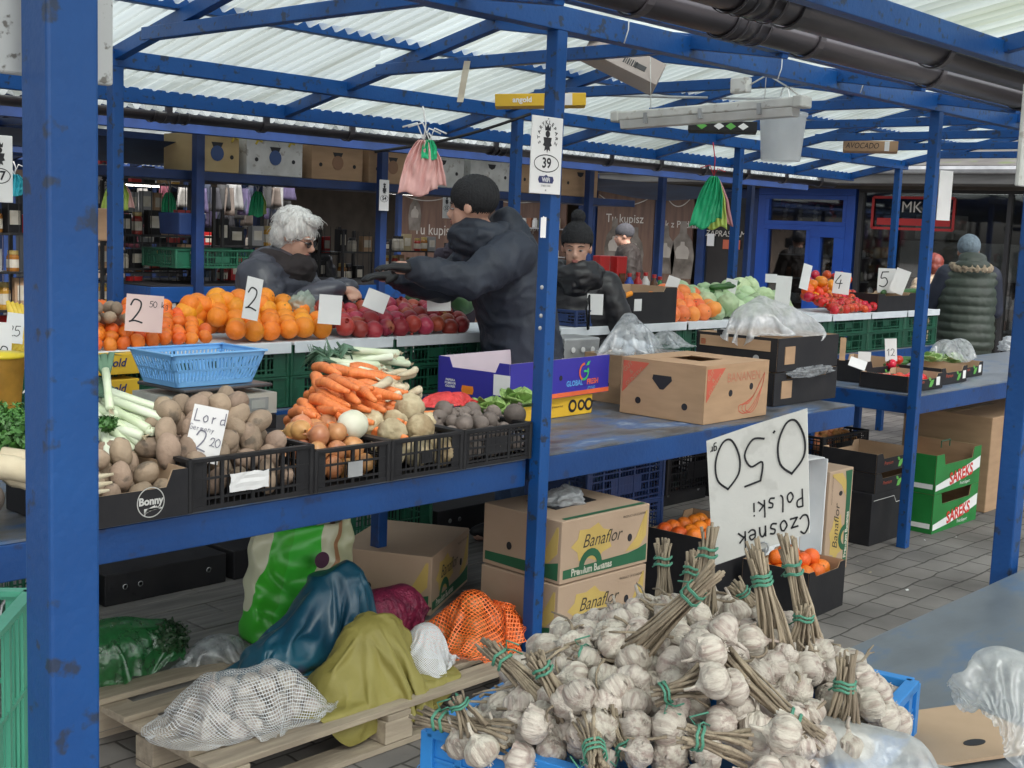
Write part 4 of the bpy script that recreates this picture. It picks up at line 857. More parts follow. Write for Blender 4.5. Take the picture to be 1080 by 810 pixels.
p = at(604, 362, z=1.12); t = thing('till_display', 'grey till with round buttons beside the plastic bag', 'till', (5.0, 4.2, 1.0), -.1); g = MB(); g.box((0, 0, .08), (.26, .2, .16), taper=.95); g.build('body', GALV, t, bevel=.01)
for i in range(3): g = MB(); g.lathe([(.014, 0), (.014, .004)], 12, FM((-.07+.07*i, -.103, .1), (1, 0, 0), (0, 0, 1))); g.build('button', WHITE, t)
# bananas, bucket at far left
BAN = mat('banana skin', (.80, .58, .08), (.70, .48, .05), 5, .45, rnd=.1)
for k in range(6):
    p = at(8+k*3.2, 337+k*.8, Y=4.55); g = MB(); g.tube([(0, 0, .09), (.012, -.01, .05), (.012, -.02, 0), (0, -.02, -.05), (-.02, -.01, -.09)], [.006, .016, .019, .017, .006], 10)
    tag(g.build('banana', BAN, None, smooth=True, loc=(p.x, 4.55-.01*k, p.z-.02)), 'yellow banana in the bunch left of the nearest post', 'banana', 'bananas above the bucket')
YB = film('yellow bucket plastic', (.75, .45, .08), .85)
p = at(-2, 430, Y=4.0); t = thing('plastic_bucket', 'yellow rimmed translucent bucket at the left picture edge', 'bucket', (p.x, 4.0, p.z)); g = MB(); g.lathe([(.07, 0), (.085, .17), (.088, .175), (.084, .176), (.067, .004)], 24, cap=False); g.build('body', YB, t, smooth=True)
g = MB(); g.lathe([(.09, .168), (.093, .172), (.093, .18), (.0, .186)], 24); g.build('rim', mat('yellow rim', (.8, .62, .03), None, 4, .4), t, smooth=True); g = MB(); g.tube([(.088, 0, .17), (.11, -.01, .13), (.1, -.02, .07), (.06, -.05, .05)], .003, 6); g.build('handle', WHITE, t)
# ---------------- front row of crates and roots
FY = 3.07
def crate_between(x0, x1, h, lbl, d=.36, style=0): return put_crate(x1-x0-.006, d, h, BLKP, ((x0+x1)/2, FY+d/2-.005, TZ+.003), 0, lbl, style=style)
X1, X2, X3, X4, X5 = 1.985, 2.44, 2.76, 3.1, 3.46
c_ = crate_between(X1, X2, .155, 'black lattice crate heaped with potatoes, a torn white label on its front')
g = MB(); g.grid(lambda u, v: (-.02+.14*u-.07+.008*nz((u*3, v*2, 0)), -.187-.003*nz((u*4, v*4, 1)), .045+.055*v+.006*nz((u*4, v, 2))), 8, 5); g.build('label', WHITE, c_, solid=.001)
c_ = crate_between(X2, X3, .135, 'black lattice crate of onions beside the potato crate'); g = MB(); g.box((.0, -.189, .06), (.06, .002, .05)); g.build('label', GALV, c_)
crate_between(X3, X4, .135, 'black lattice crate of celeriac in the middle of the row'); crate_between(X4, X5, .135, 'black crate of dark radishes next to the post with the number plate', style=1)
rr = random.Random(11)
spawn('potato', M_PT, pile((X1+X2)/2-.02, FY+.17, TZ+.03, .43, .33, .041, 4, rr)+pile((X1+X2)/2-.04, FY+.22, TZ+.12, .46, .30, .041, 3, rr), 'large brown potato heaped above the lattice crate', 'potato', 'potatoes in the lattice crate', rr=rr)
t = tray('potato_box', 'open black printed box of potatoes with a round farm emblem', (1.80, FY+.17, TZ+.003), 0, .36, .36, .135, BLKC, cut=.35)
EMBL = mat('emblem white', (.62, .62, .6), None, 4, .6)
g = MB()
for k in range(40): a = 2*math.pi*k/40; b = 2*math.pi*(k+1)/40; g.ribbon([(.042*math.cos(a), .042*math.sin(a)), (.042*math.cos(b), .042*math.sin(b))], .003, FM((.06, -.1845, .052), (1, 0, 0), (0, 0, 1)))
for k in range(5): g.ribbon([(-.02+.0*k, -.035+.004*k), (-.01+.01*k, -.02), (.012+.006*k, -.012-.002*k)], .004, FM((.06, -.1847, .052), (1, 0, 0), (0, 0, 1)))
em = g.build('emblem', EMBL, t); text('Bonny', .03, FM((.06, -.185, .055), (1, 0, 0), (0, 0, 1)), EMBL, em, bold=.0012)
spawn('potato', M_PT, pile(1.82, FY+.17, TZ+.02, .32, .32, .040, 3, rr), 'brown potato in the black printed box', 'potato', 'potatoes in the printed box', rr=rr)
spawn('onion', M_ON, pile((X2+X3)/2, FY+.17, TZ+.02, .28, .31, .036, 3, rr)+[at(px, py, Y=FY+.25) for px, py in ((318, 448), (332, 452), (345, 447), (338, 462), (322, 461), (310, 455), (350, 458))], 'golden brown onion in the black crate', 'onion', 'onions in the black crate', rr=rr)
spawn('celeriac', M_CE, pile((X3+X4)/2, FY+.17, TZ+.02, .31, .32, .052, 2, rr)+[at(px, py, Y=FY+.26) for px, py in ((402, 446), (432, 431), (450, 450), (365, 452))], 'knobbly pale celeriac root above the middle crate', 'celeriac', 'celeriac roots', rr=rr)
def cutcel(p): g = MB(); g.ell((0, 0, 0), (.055, .05, .05), 22, fn=lambda u: 1+.05*nz(u, 3)); return tag(g.build('halved_celeriac', CELW, None, smooth=True, loc=p), 'peeled white celeriac beside the onions', 'celeriac')
cutcel(at(372, 448, Y=FY+.14))
spawn('black_radish', M_BR, pile((X4+X5)/2, FY+.17, TZ+.02, .33, .33, .033, 3, rr)+[at(px, py, Y=FY+.24) for px, py in ((468, 432), (482, 438), (498, 433), (520, 436), (476, 446), (512, 447), (460, 445), (490, 447))], 'dark earthy radish in the crate by the numbered post', 'black radish', 'black radishes in the crate', rr=rr)
p = at(543, 437, Y=FY+.1); o = spawn('black_radish', M_BR, [p], 'largest dark radish with a pale stalk on the crate rim', 'black radish', None, rot=(.3, .3, 0), sc=(1.3, 1.3))[0]
# carrots on the second row, roots, leeks
def inclined(px, py, Y, az, el=0.25): return (*at(px, py, Y=Y), az, el)
pts = []
for j in range(5):
    for k in range(3):
        for px in range(306+7*j, 408-8*j, 16):
            q = at(px, 410, Y=3.36+.09*k+.04*j); pts.append((q.x+rr.uniform(-.02, .02), q.y+rr.uniform(-.02, .02), .985+.037*j+.012*k+rr.uniform(-.008, .01)))
def crot(p): return (math.pi/2+rr.uniform(-.15, .3), rr.uniform(-.2, .2), (rr.uniform(-.45, .35) if p[0] < 2.98 else rr.uniform(.7, 1.5)) if rr.random() < .8 else rr.uniform(-1.2, 1.8))
spawn('carrot', M_CA, pts, 'fat orange carrot in the loose heap behind the onions', 'carrot', 'loose heap of carrots', rot=crot, sc=(.85, 1.1), rr=rr)
g = MB(); g.box((0, 0, .05), (1.3, .42, .1)); tag(g.build('upturned_box', BLKC, None, loc=(2.95, 3.68, TZ+.003), bevel=.004), 'low black box raising the carrots behind the front crates', 'box')
pts = [tuple(at(408+4.5*(i%8)+rr.uniform(-4, 4), 398+rr.uniform(-8, 26), Y=3.5+rr.uniform(-.05, .1))) for i in range(20)]
spawn('root_parsley', M_RT, pts, 'pale tapering root between the carrots and the leeks', 'parsley root', 'pale parsley roots', rot=lambda p: (math.pi/2+rr.uniform(-.3, .3), 0, rr.uniform(-1.9, -1.0)), sc=(.9, 1.2), rr=rr)
def leek_make(label, loc, az, L=.32, group=None, el=.1, leaf=1.0):
    t = thing('leek', label, 'leek', loc, 0, group); t.rotation_euler = Euler((0, -el, az))
    g = MB(); g.tube([(0, 0, 0), (.004, 0, 0), (L*.3, 0, .003), (L*.6, 0, .006)], [.010, .0145, .0125, .014], 10); g.build('shaft', LKW, t, smooth=True)
    g = MB()
    for k in range(6):
        a = k*1.05; d = .25+.12*(k % 3); sx = math.cos(a)*.3*d; sy = math.sin(a)*d
        g.tube([(L*.52, 0, .006), (L*(.52+.28*leaf), sy*.03, .012+sx*.03), (L*(.52+.63*leaf), sy*.14*leaf, .02+sx*.1*leaf), (L*(.52+.98*leaf), sy*.34*leaf, .0+sx*.15*leaf-.03)], [.012, .013, .011, .002], 6, flat=.22)
    g.build('leaves', LKG, t, smooth=True)
    g = MB(); [g.tube([(0, 0, 0), (-.01-.01*rr.random(), rr.uniform(-.012, .012), rr.uniform(-.012, .012))], .0012, 4) for _ in range(12)]; g.build('roots', ROOT, t); return t
def leek2(lk, p0, p1, L0=.32):
    d = p1-p0; s_ = d.length/L0/1.0; az = math.atan2(d.y, d.x); el = math.asin(max(-1, min(1, d.z/d.length)))
    return dict(loc=p0, rot=(rr.uniform(0, 6.28), -el, az), scale=max(.6, min(1.3, s_)))
lk = leek_make('pale leek in the bundle lying behind the carrots', at(432, 384, Y=3.72), 2.9, group='leeks behind the carrots', leaf=.3)
for k in range(17):
    a = at(392+rr.uniform(0, 36), 372+rr.uniform(-3, 22), Y=3.66+rr.uniform(0, .12)); b = at(312+rr.uniform(-6, 16), 371+rr.uniform(-6, 14), Y=3.78+rr.uniform(0, .1)); q = leek2(lk, a, b); q['scale'] = rr.uniform(.95, 1.15); dup(lk, **q)
lk = leek_make('white stemmed leek fanned out beside the potatoes', at(182, 443, Y=3.3), 2.6, group='leeks beside the potatoes', leaf=.45)
for a, b in (((177, 443), (112, 422)), ((147, 467), (104, 428)), ((115, 484), (108, 432)), ((133, 487), (112, 448)), ((157, 453), (108, 424)), ((168, 447), (100, 430)), ((141, 475), (98, 437)), ((124, 480), (92, 440)), ((186, 437), (118, 416)), ((116, 432), (112, 392)), ((150, 460), (96, 446)), ((163, 456), (100, 440)), ((128, 470), (90, 452))):
    A = at(*a, Y=3.27+rr.uniform(-.03, .03)); B = at(*b, Y=3.42+rr.uniform(-.03, .03)); q = leek2(lk, A, B, .18); q['scale'] = rr.uniform(.9, 1.1); dup(lk, **q)
def herb(loc, r, n, label, m=GRL, cat='herbs', leaf=.012, sq=.8, name='herb_bunch'):
    g = MB(); q = random.Random(int(loc[0]*100))
    for i in range(n):
        d = Vector((q.gauss(0, 1), q.gauss(0, 1), q.gauss(0, 1))).normalized(); u = d*r*(q.random()**.4); u.z *= sq
        a = Vector((q.gauss(0, 1), q.gauss(0, 1), q.gauss(0, 1))).normalized(); b = a.cross(d).normalized(); s_ = leaf*q.uniform(.5, 1.2)
        g.add([u-a*s_, u+b*s_*.5, u+a*s_, u-b*s_*.5], [(0, 1, 2, 3)])
    for i in range(14): g.tube([(0, 0, -r*.6), (q.uniform(-r, r)*.7, q.uniform(-r, r)*.7, q.uniform(-.2, .7)*r)], .0015, 4)
    return tag(g.build(name, m, None, loc=loc), label, cat)
herb(at(113, 447, Y=3.3), .03, 250, 'small tuft of parsley leaves among the leeks')
herb(at(8, 462, Y=3.35), .13, 3200, 'large dark green bunch of dill at the left picture edge', leaf=.011)
rr = random.Random(5)
put_crate(.5, .36, .15, BLKP, (1.15, FY+.18, TZ+.003), 0, 'black lattice crate of roots at the left picture edge')
spawn('black_radish', M_BR, pile(1.25, FY+.17, TZ+.07, .4, .3, .036, 3, rr), 'dark radish in the crate at the left picture edge', 'black radish', 'radishes at the left edge', sc=(1.2, 1.5), rr=rr)
spawn('root_parsley', M_RT, [at(2, 490, Y=3.16), at(5, 508, Y=3.14), at(-8, 498, Y=3.14)], 'pale root lying on the radishes at the left edge', 'parsley root', 'pale roots at the left edge', rot=lambda p: (1.6, 0, .6), sc=(1.8, 2.1), rr=rr)
# scale with blue basket
t = thing('shop_scale', 'grey electronic scale standing behind the potatoes', 'scale', (2.53, 3.80, 1.02), .02)
BEIGE = mat('scale beige plastic', (.42, .42, .38), (.34, .34, .30), 7, .55)
g = MB(); g.box((0, 0, .035), (.40, .30, .075), taper=1.0); g.prism([(-.2, 0), (-.155, .05), (.155, .05), (.2, 0)], .001); g.build('housing', BEIGE, t, bevel=.012)
g = MB(); g.box((.04, -.152, .036), (.24, .004, .045)); dsp = g.build('display', mat('display grey', (.25, .27, .27), (.18, .2, .2), 20, .25), t)
for i in range(3): g = MB(); g.box((-.035+.075*i, -.1545, .036), (.06, .002, .03)); g.build('window', mat('lcd', (.33, .36, .34), None, 9, .2), dsp)
g = MB(); g.box((0, 0, .085), (.06, .06, .02)); g.box((0, 0, .1), (.37, .29, .012)); g.build('weighing_plate', mat('dark steel', (.12, .12, .125), (.08, .08, .085), 5, .35, metal=.6), t, bevel=.004)
g = MB(); g.box((0, 0, .076), (.4, .3, .15)); tag(g.build('scale_stand', BLKC, None, loc=(2.53, 3.80, TZ+.004), bevel=.003), 'black box under the electronic scale', 'box')
LB = mat('light blue plastic', (.20, .46, .80), (.17, .42, .76), 3, .35)
t = thing('plastic_basket', 'light blue slotted basket standing on the scale', 'basket', (2.50, 3.80, 1.129), .02)
def basket(t, w0, d0, w1, d1, h, m):
    g = MB(); c0 = [(-w0/2, -d0/2), (w0/2, -d0/2), (w0/2, d0/2), (-w0/2, d0/2)]; c1 = [(-w1/2, -d1/2), (w1/2, -d1/2), (w1/2, d1/2), (-w1/2, d1/2)]
    for k in range(4):
        a0, b0, a1, b1 = [Vector((*q, 0)) for q in (c0[k], c0[(k+1) % 4])]+[Vector((*q, h)) for q in (c1[k], c1[(k+1) % 4])]
        def P(u, v): return (a0.lerp(b0, u)).lerp(a1.lerp(b1, u), v)
        for v0, v1 in ((0, .16), (.46, .52), (.84, 1)): g.add([P(0, v0), P(1, v0), P(1, v1), P(0, v1)], [(0, 1, 2, 3)])
        n = int((b0-a0).length/.013)
        for i in range(n):
            for v0, v1, sl in ((.14, .48, .4), (.5, .86, -.4)):
                u = (i+.2)/n; du = .5/n; s_ = sl/n; g.add([P(u, v0), P(u+du, v0), P(min(1, u+du+s_), v1), P(max(0, u+s_), v1)], [(0, 1, 2, 3)])
        for u0, u1 in ((0, .03), (.97, 1)): g.add([P(u0, 0), P(u1, 0), P(u1, 1), P(u0, 1)], [(0, 1, 2, 3)])
    g.add([(*q, 0.001) for q in c0], [(0, 1, 2, 3)])
    o = g.build('body', m, t, solid=.0028); g = MB()
    for k in range(4): g.bar((*c1[k], h), (*c1[(k+1) % 4], h), .014, .006)
    for q in c1: g.lathe([(.009, h-.004), (.009, h+.004)], 10, Matrix.Translation((q[0], q[1], 0)))
    g.build('rim', m, t, bevel=.002)
basket(t, .31, .20, .385, .26, .115, LB)
t = card(211, 487, 428, 36, Y=3.15, lbl='white paper price sheet with handwriting standing in the potatoes', tilt=.2, lean=-.1)
sc_h = 57/FPX*((at(211, 487, Y=3.15)-CAMP).dot(_f)); g = MB(); Mx = FM((0, -.004, 0), (1, 0, 0), (0, 0, 1))
scribble(g, 'Lord', -.045, sc_h*.74, .035, Mx, .09, .8); scribble(g, 'Germany', -.052, sc_h*.57, .017, Mx, .09, .7); scribble(g, '2', -.03, sc_h*.2, .06, Mx, .07); scribble(g, '20', .015, sc_h*.32, .025, Mx, .1); g.build('lettering', mat('faint ink', (.2, .2, .25), None, 9, .7), t)
# savoy and red net
SAV = mat('savoy leaf', (.35, .50, .17), (.18, .32, .08), 9, .5, .6, 30)
def leafhead(p, r, lbl, m=SAV, cat='cabbage'):
    t = thing('savoy_cabbage', lbl, cat, p); q = random.Random(int(p[0]*1000))
    for k in range(11):
        a = k*2.4; el = .2+.12*k; g = MB(); ca, sa = math.cos(a), math.sin(a)
        def f(u, v):
            w_ = (u-.5)*1.5*r*math.sin(math.pi*min(1, v*.85+.12)); h = v*r*1.5; b = .25*r*math.sin(u*22+k)*v*.25+.18*r*(u-.5)**2
            x = h*math.cos(el)+b*.5; z = h*math.sin(el)*(1-.35*v)+b; return (ca*x-sa*w_, sa*x+ca*w_, z)
        g.grid(f, 12, 8); g.build('leaf', m, t, smooth=True, solid=.001)
    return t
leafhead(at(515, 440, Y=3.5), .085, 'crinkled green cabbage behind the dark radishes')
leafhead(at(545, 430, Y=3.48), .085, 'crinkled green cabbage touching the numbered post')
REDN = mat('red net', (.65, .05, .05), (.45, .02, .02), 30, .5, .6, 60)
drape('red_net', lumps(((-.04, 0, .02), (.06, .04, .03)), ((.05, 0, .015), (.05, .03, .03))), (.18, .11), 34, REDN, at(474, 428, Y=3.55), grow=.9, frames=22, seed=41, bend=1, wave=.6, solid=.001, fs=(.3, .2), label='crumpled red net lying behind the dark radishes', cat='net')

# ---------------- second table: boxes
GB = mat('deep blue printed carton', (.035, .03, .32), (.03, .026, .28), 3, .45)
LIL = mat('lilac carton inside', (.66, .56, .62), (.60, .52, .57), 4, .8)
t = tray('fruit_box', 'large open deep blue fruit box with green and red apple emblem', (4.28, 3.845, .957), .085, .76, .40, .175, GB, LIL, cut=.0, ends=.25)
OG = mat('orange red print', (.75, .14, .05), None, 4, .5); TEAL = mat('light blue print', (.12, .4, .8), None, 4, .5); GRE = mat('green print', (.05, .5, .15), None, 4, .5)
FB = FM((0, -.2045, 0), (1, 0, 0), (0, 0, 1))
g = MB(); g.box((0, -.2045, .012), (.76, .003, .02)); g.build('red_band', OG, t)
text('GLOBAL', .034, FM((.10, -.2045, .058), (1, 0, 0), (0, 0, 1)), TEAL, t, bold=.001); text('FRESH', .034, FM((.245, -.2045, .058), (1, 0, 0), (0, 0, 1)), OG, t, bold=.001); text('group', .026, FM((.235, -.2045, .033), (1, 0, 0), (0, 0, 1)), TEAL, t, shear=.3)
for a0, a1, mm in ((90, 250, OG), (250, 380, GRE)):
    g = MB(); pts = [(.17+.034*math.cos(R_(a0+(a1-a0)*k/12)), .108+.036*math.sin(R_(a0+(a1-a0)*k/12))) for k in range(13)]; g.ribbon(pts, .011, FB, .0015); g.build('apple_emblem', mm, t)
g = MB(); g.prism([(.17, .105), (.20, .105), (.20, .114), (.17, .114)], .0015, FB); g.prism([(.185, .135), (.20, .152), (.22, .155), (.208, .138)], .0015, FB); g.build('apple_leaf', GRE, t)
FL = lambda y, z: FM((-.3815, y, z), (0, -1, 0), (0, 0, 1))
g = MB(); g.prism([(-.045, -.045), (.045, -.045), (.045, .045), (-.045, .045)], .001, FL(-.16, .08)); g.build('label', WHITE, t)
g = MB(); g.prism([(-.03, -.018), (.03, -.018), (.035, 0), (.03, .018), (-.03, .018), (-.035, 0)], .001, FL(.03, .04)); g.build('orange_print', OR, t)
text('PAPRIKA\nPOMIDOR\nOGOREK', .014, FL(.13, .06), WHITE, t, bold=.0004)
g = MB(); g.lathe([(.012, 0), (.012, .001)], 12, FM((-.01, -.2045, .09), (1, 0, 0), (0, 0, 1))); g.build('hole', INK, t)
t = thing('yellow_carton', 'flat yellow and black printed carton under the blue fruit box', 'box', (4.30, 3.85, TZ+.002), .03); g = MB(); g.box((0, 0, .045), (.52, .36, .09)); g.build('carton', YEL, t, bevel=.003)
g = MB(); Mx = FM((.13, -.1815, .045), (1, 0, 0), (0, 0, 1))
for cx_, r_ in ((-.02, .03), (.045, .026), (.1, .03)): g.lathe([(r_, 0), (r_, .001)], 20, Mx @ Matrix.Translation((cx_, 0, 0)))
g.build('black_print', INK, t); g = MB()
for cx_, r_ in ((-.02, .017), (.045, .014), (.1, .017)): g.lathe([(r_, 0), (r_, .0016)], 20, Mx @ Matrix.Translation((cx_, 0, 0)))
g.build('yellow_print', YEL, t)
text('premium fruit', .014, FM((-.0, -.1815, .05), (1, 0, 0), (0, 0, 1)), INK, t)
# banana box with corner triangle print
REDB = mat('faded red print', (.55, .11, .07), (.5, .1, .06), 6, .8)
t = thing('banana_box', 'plain brown banana box with red triangles, nearest on the second table', 'box', (4.98, 3.39, TZ+.002), .02)
w_, d_, h_ = .55, .47, .262
g = MB(); g.box((0, -d_/2+.003, h_/2), (w_, .006, h_)); g.box((0, d_/2-.003, h_/2), (w_, .006, h_)); g.box((-w_/2+.003, 0, h_/2), (.006, d_-.013, h_)); g.box((w_/2-.003, 0, h_/2), (.006, d_-.013, h_)); g.box((0, 0, .004), (w_-.014, d_-.014, .008)); g.build('carton', CARD, t, bevel=.002)
g = MB()
for c, d in (((0, -d_/2+.07, h_+.002), (w_, .14, .004)), ((0, d_/2-.07, h_+.002), (w_, .14, .004)), ((-w_/2+.09, 0, h_+.0015), (.18, d_-.282, .003)), ((w_/2-.09, 0, h_+.0015), (.18, d_-.282, .003))): g.box(c, d)
g.build('flap', CARD, t)
FB = FM((0, -d_/2-.0005, 0), (1, 0, 0), (0, 0, 1)); FL = FM((-w_/2-.0005, 0, 0), (0, -1, 0), (0, 0, 1))
for F, L in ((FB, w_), (FL, d_)):
    g = MB(); g.prism([(-L/2+.012, .25), (-L/2+.012, .10), (-L/2+.16, .25)], .001, F); q = g.build('red_triangle', REDB, t); text('GUT\n&\nGÜNSTIG', .03, F @ Matrix.Translation((-L/2+.06, .2, .0015)) @ Matrix.Rotation(.75, 4, 'Z'), CARD, q)
text('BANANEN', .062, FB @ Matrix.Translation((.05, .2, .001)), mat('faded red lettering', (.50, .20, .12), None, 4, .8), t)
for F, L, hs in ((FB, w_, ((-.06, .13), (.12, .15))), (FL, d_, ((-.13, .07), (.13, .07)))):
    for x, y in hs: g = MB(); g.lathe([(.016, 0), (.016, .001)], 16, F @ Matrix.Translation((x, y, 0))); g.build('vent_hole', INK, t)
g = MB(); g.prism([(-.05, .2), (.05, .2), (.055, .18), (.01, .135), (-.01, .135), (-.055, .18)], .001, FL); g.build('hand_hole', INK, t)
g = MB(); 
for k in range(3): g.ribbon([(q.x, q.y) for q in spline([(.02+.03*k, .04), (.07+.03*k, .025), (.14+.02*k, .06), (.22, .15), (.235, .21)])], .004, FB, .001); g.ribbon([(q.x, q.y) for q in spline([(.02+.03*k, .04), (.02+.03*k, .065), (.07+.02*k, .075), (.15, .11), (.235, .21)])], .004, FB, .001)
g.build('banana_outline', REDB, t)
# box behind
t = tray('banana_box', 'open brown box under the clear plastic bag, behind the triangle printed one', (5.14, 3.83, TZ+.002), .05, .46, .38, .24, CARD, cut=0)
g = MB(); g.lathe([(.017, 0), (.017, .001)], 16, FM((-.12, -.1945, .09), (1, 0, 0), (0, 0, 1))); g.build('vent_hole', INK, t); g = MB(); g.lathe([(.017, 0), (.017, .001)], 16, FM((-.2315, .05, .09), (0, -1, 0), (0, 0, 1))); g.build('vent_hole', INK, t)
def crumple(name, lbl, loc, r, m, cat='plastic bag', seed=0, n=88, amp=.35, rz=0, flat=-.55, group=None, fr=1.3, rot=None, spike=1, st=1):
    """thin bag: a closed crumpled skin with sharp creases and soft panels between them"""
    g = MB()
    def fn(u):
        q = u+Vector((nz(u, 1.5, seed), nz(u, 1.5, seed+3), nz(u, 1.5, seed+6)))*.45; q.z *= st
        a = fbm(q, fr, seed, 2); b = 1-abs(nz(q, fr*2.1, seed+11))*2.2; c_ = 1-abs(nz(q, fr*4.6, seed+17))*2.2
        d_ = 1-abs(nz(q, fr*8, seed+23))*2.4; return 1+amp*1.1*a+amp*.42*max(0, b)**2*spike+amp*.22*max(0, c_)**2+amp*.09*max(0, d_)**2
    g.ell((0, 0, 0), r, n, fn=fn)
    def disp(v): return Vector((v.x, v.y, max(v.z, r[2]*flat)))
    o = g.build(name, m, None, smooth=True, loc=loc, rz=rz, disp=disp)
    return tag(o, lbl, cat, group)
CLEAR = film('clear plastic film', (.80, .84, .88), .30, scale=30)
MILK = film('milky plastic film', (.82, .85, .88), .50, scale=24)
drape('plastic_bag', lumps(((-.06, 0, .06), (.11, .09, .10)), ((.06, .02, .04), (.09, .08, .07)), ((-.05, .02, .15), (.04, .04, .05))), (.40, .30), 60, CLEAR, (5.08, 3.82, TZ+.245), grow=.75, frames=30, seed=8, bend=12, fs=(.5, .42), label='clear crumpled plastic bag lying on the open brown box', cat='plastic bag')
drape('plastic_bag', lumps(((0, 0, .03), (.07, .05, .05))), (.24, .18), 36, CLEAR, (5.30, 3.80, TZ+.27), grow=.7, frames=26, seed=4, bend=10, fs=(.4, .4), label='spread clear plastic end trailing right of the box bag', cat='plastic bag')
pk = MB(); [pk.ell((random.uniform(-.1, .1), random.uniform(-.06, .06), random.uniform(0, .05)), .03, 8) for _ in range(8)]
tag(pk.build('paper_wad', PAPER, None, smooth=True, loc=(5.05, 3.82, TZ+.25)), 'pale paper wads inside the clear bag on the box', 'paper')
# stack of black trays
for k, (z, lb) in enumerate(((TZ+.003, 'black tray carton, lower of the stack at the table end'), (TZ+.178, 'black tray carton with brown label, upper of the stack at the table end'))):
    t = tray('tray_carton', lb, (5.85, 3.53, z), .0+.02*k, .64, .48, .17, BLKC, CARDIN, cut=.22 if k == 0 else .0, ends=.0)
    g = MB(); g.box((-.2, -.2445, .08), (.10, .003, .09)); g.build('brown_label', CARD, t); g = MB(); g.prism([(-.22, .10), (.2, .10), (.2, .155), (-.22, .155)], .002, FM((-.3215, 0, 0), (0, -1, 0), (0, 0, 1))); g.build('brown_band', CARD, t)
    g = MB(); g.lathe([(.018, 0), (.018, .001)], 16, FM((-.3215, -.12, .06), (0, -1, 0), (0, 0, 1))); g.build('white_seal', GALV, t); g = MB(); g.box((-.305, .1, .177), (.02, .05, .02)); g.build('corner_peg', BLKP, t)
    g = MB(); g.box((-.322, .2, .12), (.003, .03, .03)); g.build('orange_sticker', OG, t)
drape('plastic_bag', lumps(((-.15, 0, .05), (.14, .13, .11)), ((.08, 0, .06), (.13, .13, .09)), ((.22, -.04, .03), (.07, .10, .07)), ((-.02, .05, .13), (.06, .05, .06))), (.50, .36), 76, MILK, (5.86, 3.53, 1.205), grow=.75, frames=32, seed=6, bend=10, fs=(.62, .46), label='large milky plastic wrap heaped on the upper black tray', cat='plastic bag')
crumple('plastic_bag', 'crinkled clear plastic bulging from the lower black tray', (5.9, 3.29, 1.02), (.22, .05, .03), CLEAR, seed=25, rz=.1)
# ---------------- third table: leaf printed trays
LEAFG = mat('leaf print', (.12, .42, .08), None, 4, .5)
def leaf_tray(lbl, loc, rz, w_=.4, d_=.3, h_=.1, group=None):
    t = tray('leaf_tray', lbl, loc, rz, w_, d_, h_, BLKC, CARDIN, cut=.3, group=group)
    F = FM((0, -d_/2-.0042, 0), (1, 0, 0), (0, 0, 1))
    for x, y, s_, a in ((.07, .035, 1, .6), (.045, .062, .55, -.5)):
        M_ = F @ Matrix.Translation((x, y, 0)) @ Matrix.Rotation(a, 4, 'Z'); g = MB(); g.prism([(-.035*s_, 0), (-.01*s_, .017*s_), (.015*s_, .014*s_), (.038*s_, 0), (.015*s_, -.014*s_), (-.01*s_, -.017*s_)], .001, M_); g.build('leaf_print', LEAFG, t)
    g = MB(); g.prism([(.13, .02), (.175, .02), (.175, .07), (.13, .07)], .001, F); g.build('label', WHITE, t); text('Premium', .03, F @ Matrix.Translation((-.08, .05, .001)), REDB, t, shear=.2); return t
z0 = TZ+.004
def lt(px, py, rz, lbl, dz=0, **k): p = at(px, py, z=z0); return leaf_tray(lbl, (p.x, p.y, z0+dz), rz, **k)
leaf_tray('leaf printed black tray at the left end of the third table', (6.98, 3.30, z0), -.02, .44, .3, .09); leaf_tray('leaf printed black tray behind the right hand post', (7.5, 3.36, z0), .03, .4, .3, .1); leaf_tray('brown lined tray behind the front leaf printed tray', (7.15, 3.66, z0), .0, .42, .3, .13)
leaf_tray('leaf printed tray under the bagged lettuce', (7.96, 3.45, z0), .05, .42, .3, .09)
rr = random.Random(9)
LET = mat('lettuce', (.42, .56, .26), (.25, .42, .14), 9, .5, .4, 30)
for px, py, lb in ((982, 382, 'bagged white and green lettuce left of two'), (1004, 383, 'bagged pale green lettuce right of two')): t = leafhead(at(px, py, Y=3.45), .07, lb, LET, 'lettuce'); t.name = 'lettuce'
drape('plastic_bag', lumps(((-.13, 0, .06), (.08, .08, .08)), ((.10, 0, .06), (.08, .08, .08))), (.36, .26), 48, CLEAR, (7.95, 3.42, .955), grow=.5, frames=26, seed=9, bend=10, fs=(.42, .3), label='clear bag round the lettuce heads on the third table', cat='plastic bag')
spawn('tomato', M_TM, [at(px, py, Y=3.5) for px, py in ((940, 384), (947, 380), (943, 389))]+pile(7.0, 3.32, z0+.01, .34, .2, .03, 1, rr, .7), 'pink tomato in the leaf printed tray', 'tomato', 'tomatoes in leaf printed trays', rr=rr)
spawn('cucumber', M_ZU, [at(px, py, Y=3.6) for px, py in ((938, 381), (932, 385))], 'small cucumber in the tray on the third table', 'cucumber', 'cucumbers on the third table', rot=(1.5, 0, 1.2), rr=rr)
card(940, 381, 357, 12, Y=3.5, txt='12', lbl='narrow price card standing in the third table trays', tilt=-.1)
card(903, 388, 374, 18, Y=3.45, lbl='white card lying slanted in the left leaf tray', tilt=.3, lean=-.9)
card(911, 386, 371, 13, Y=3.6, lbl='small white card at the back of the left leaf tray')
card(888, 380, 356, 6, Y=3.3, lbl='narrow strip of brown card standing at the end of the third table', m=CARD)
crumple('plastic_bag', 'small knotted white bag far along the third table', at(1065, 365, Y=4.0), (.1, .08, .07), MILK, seed=5)
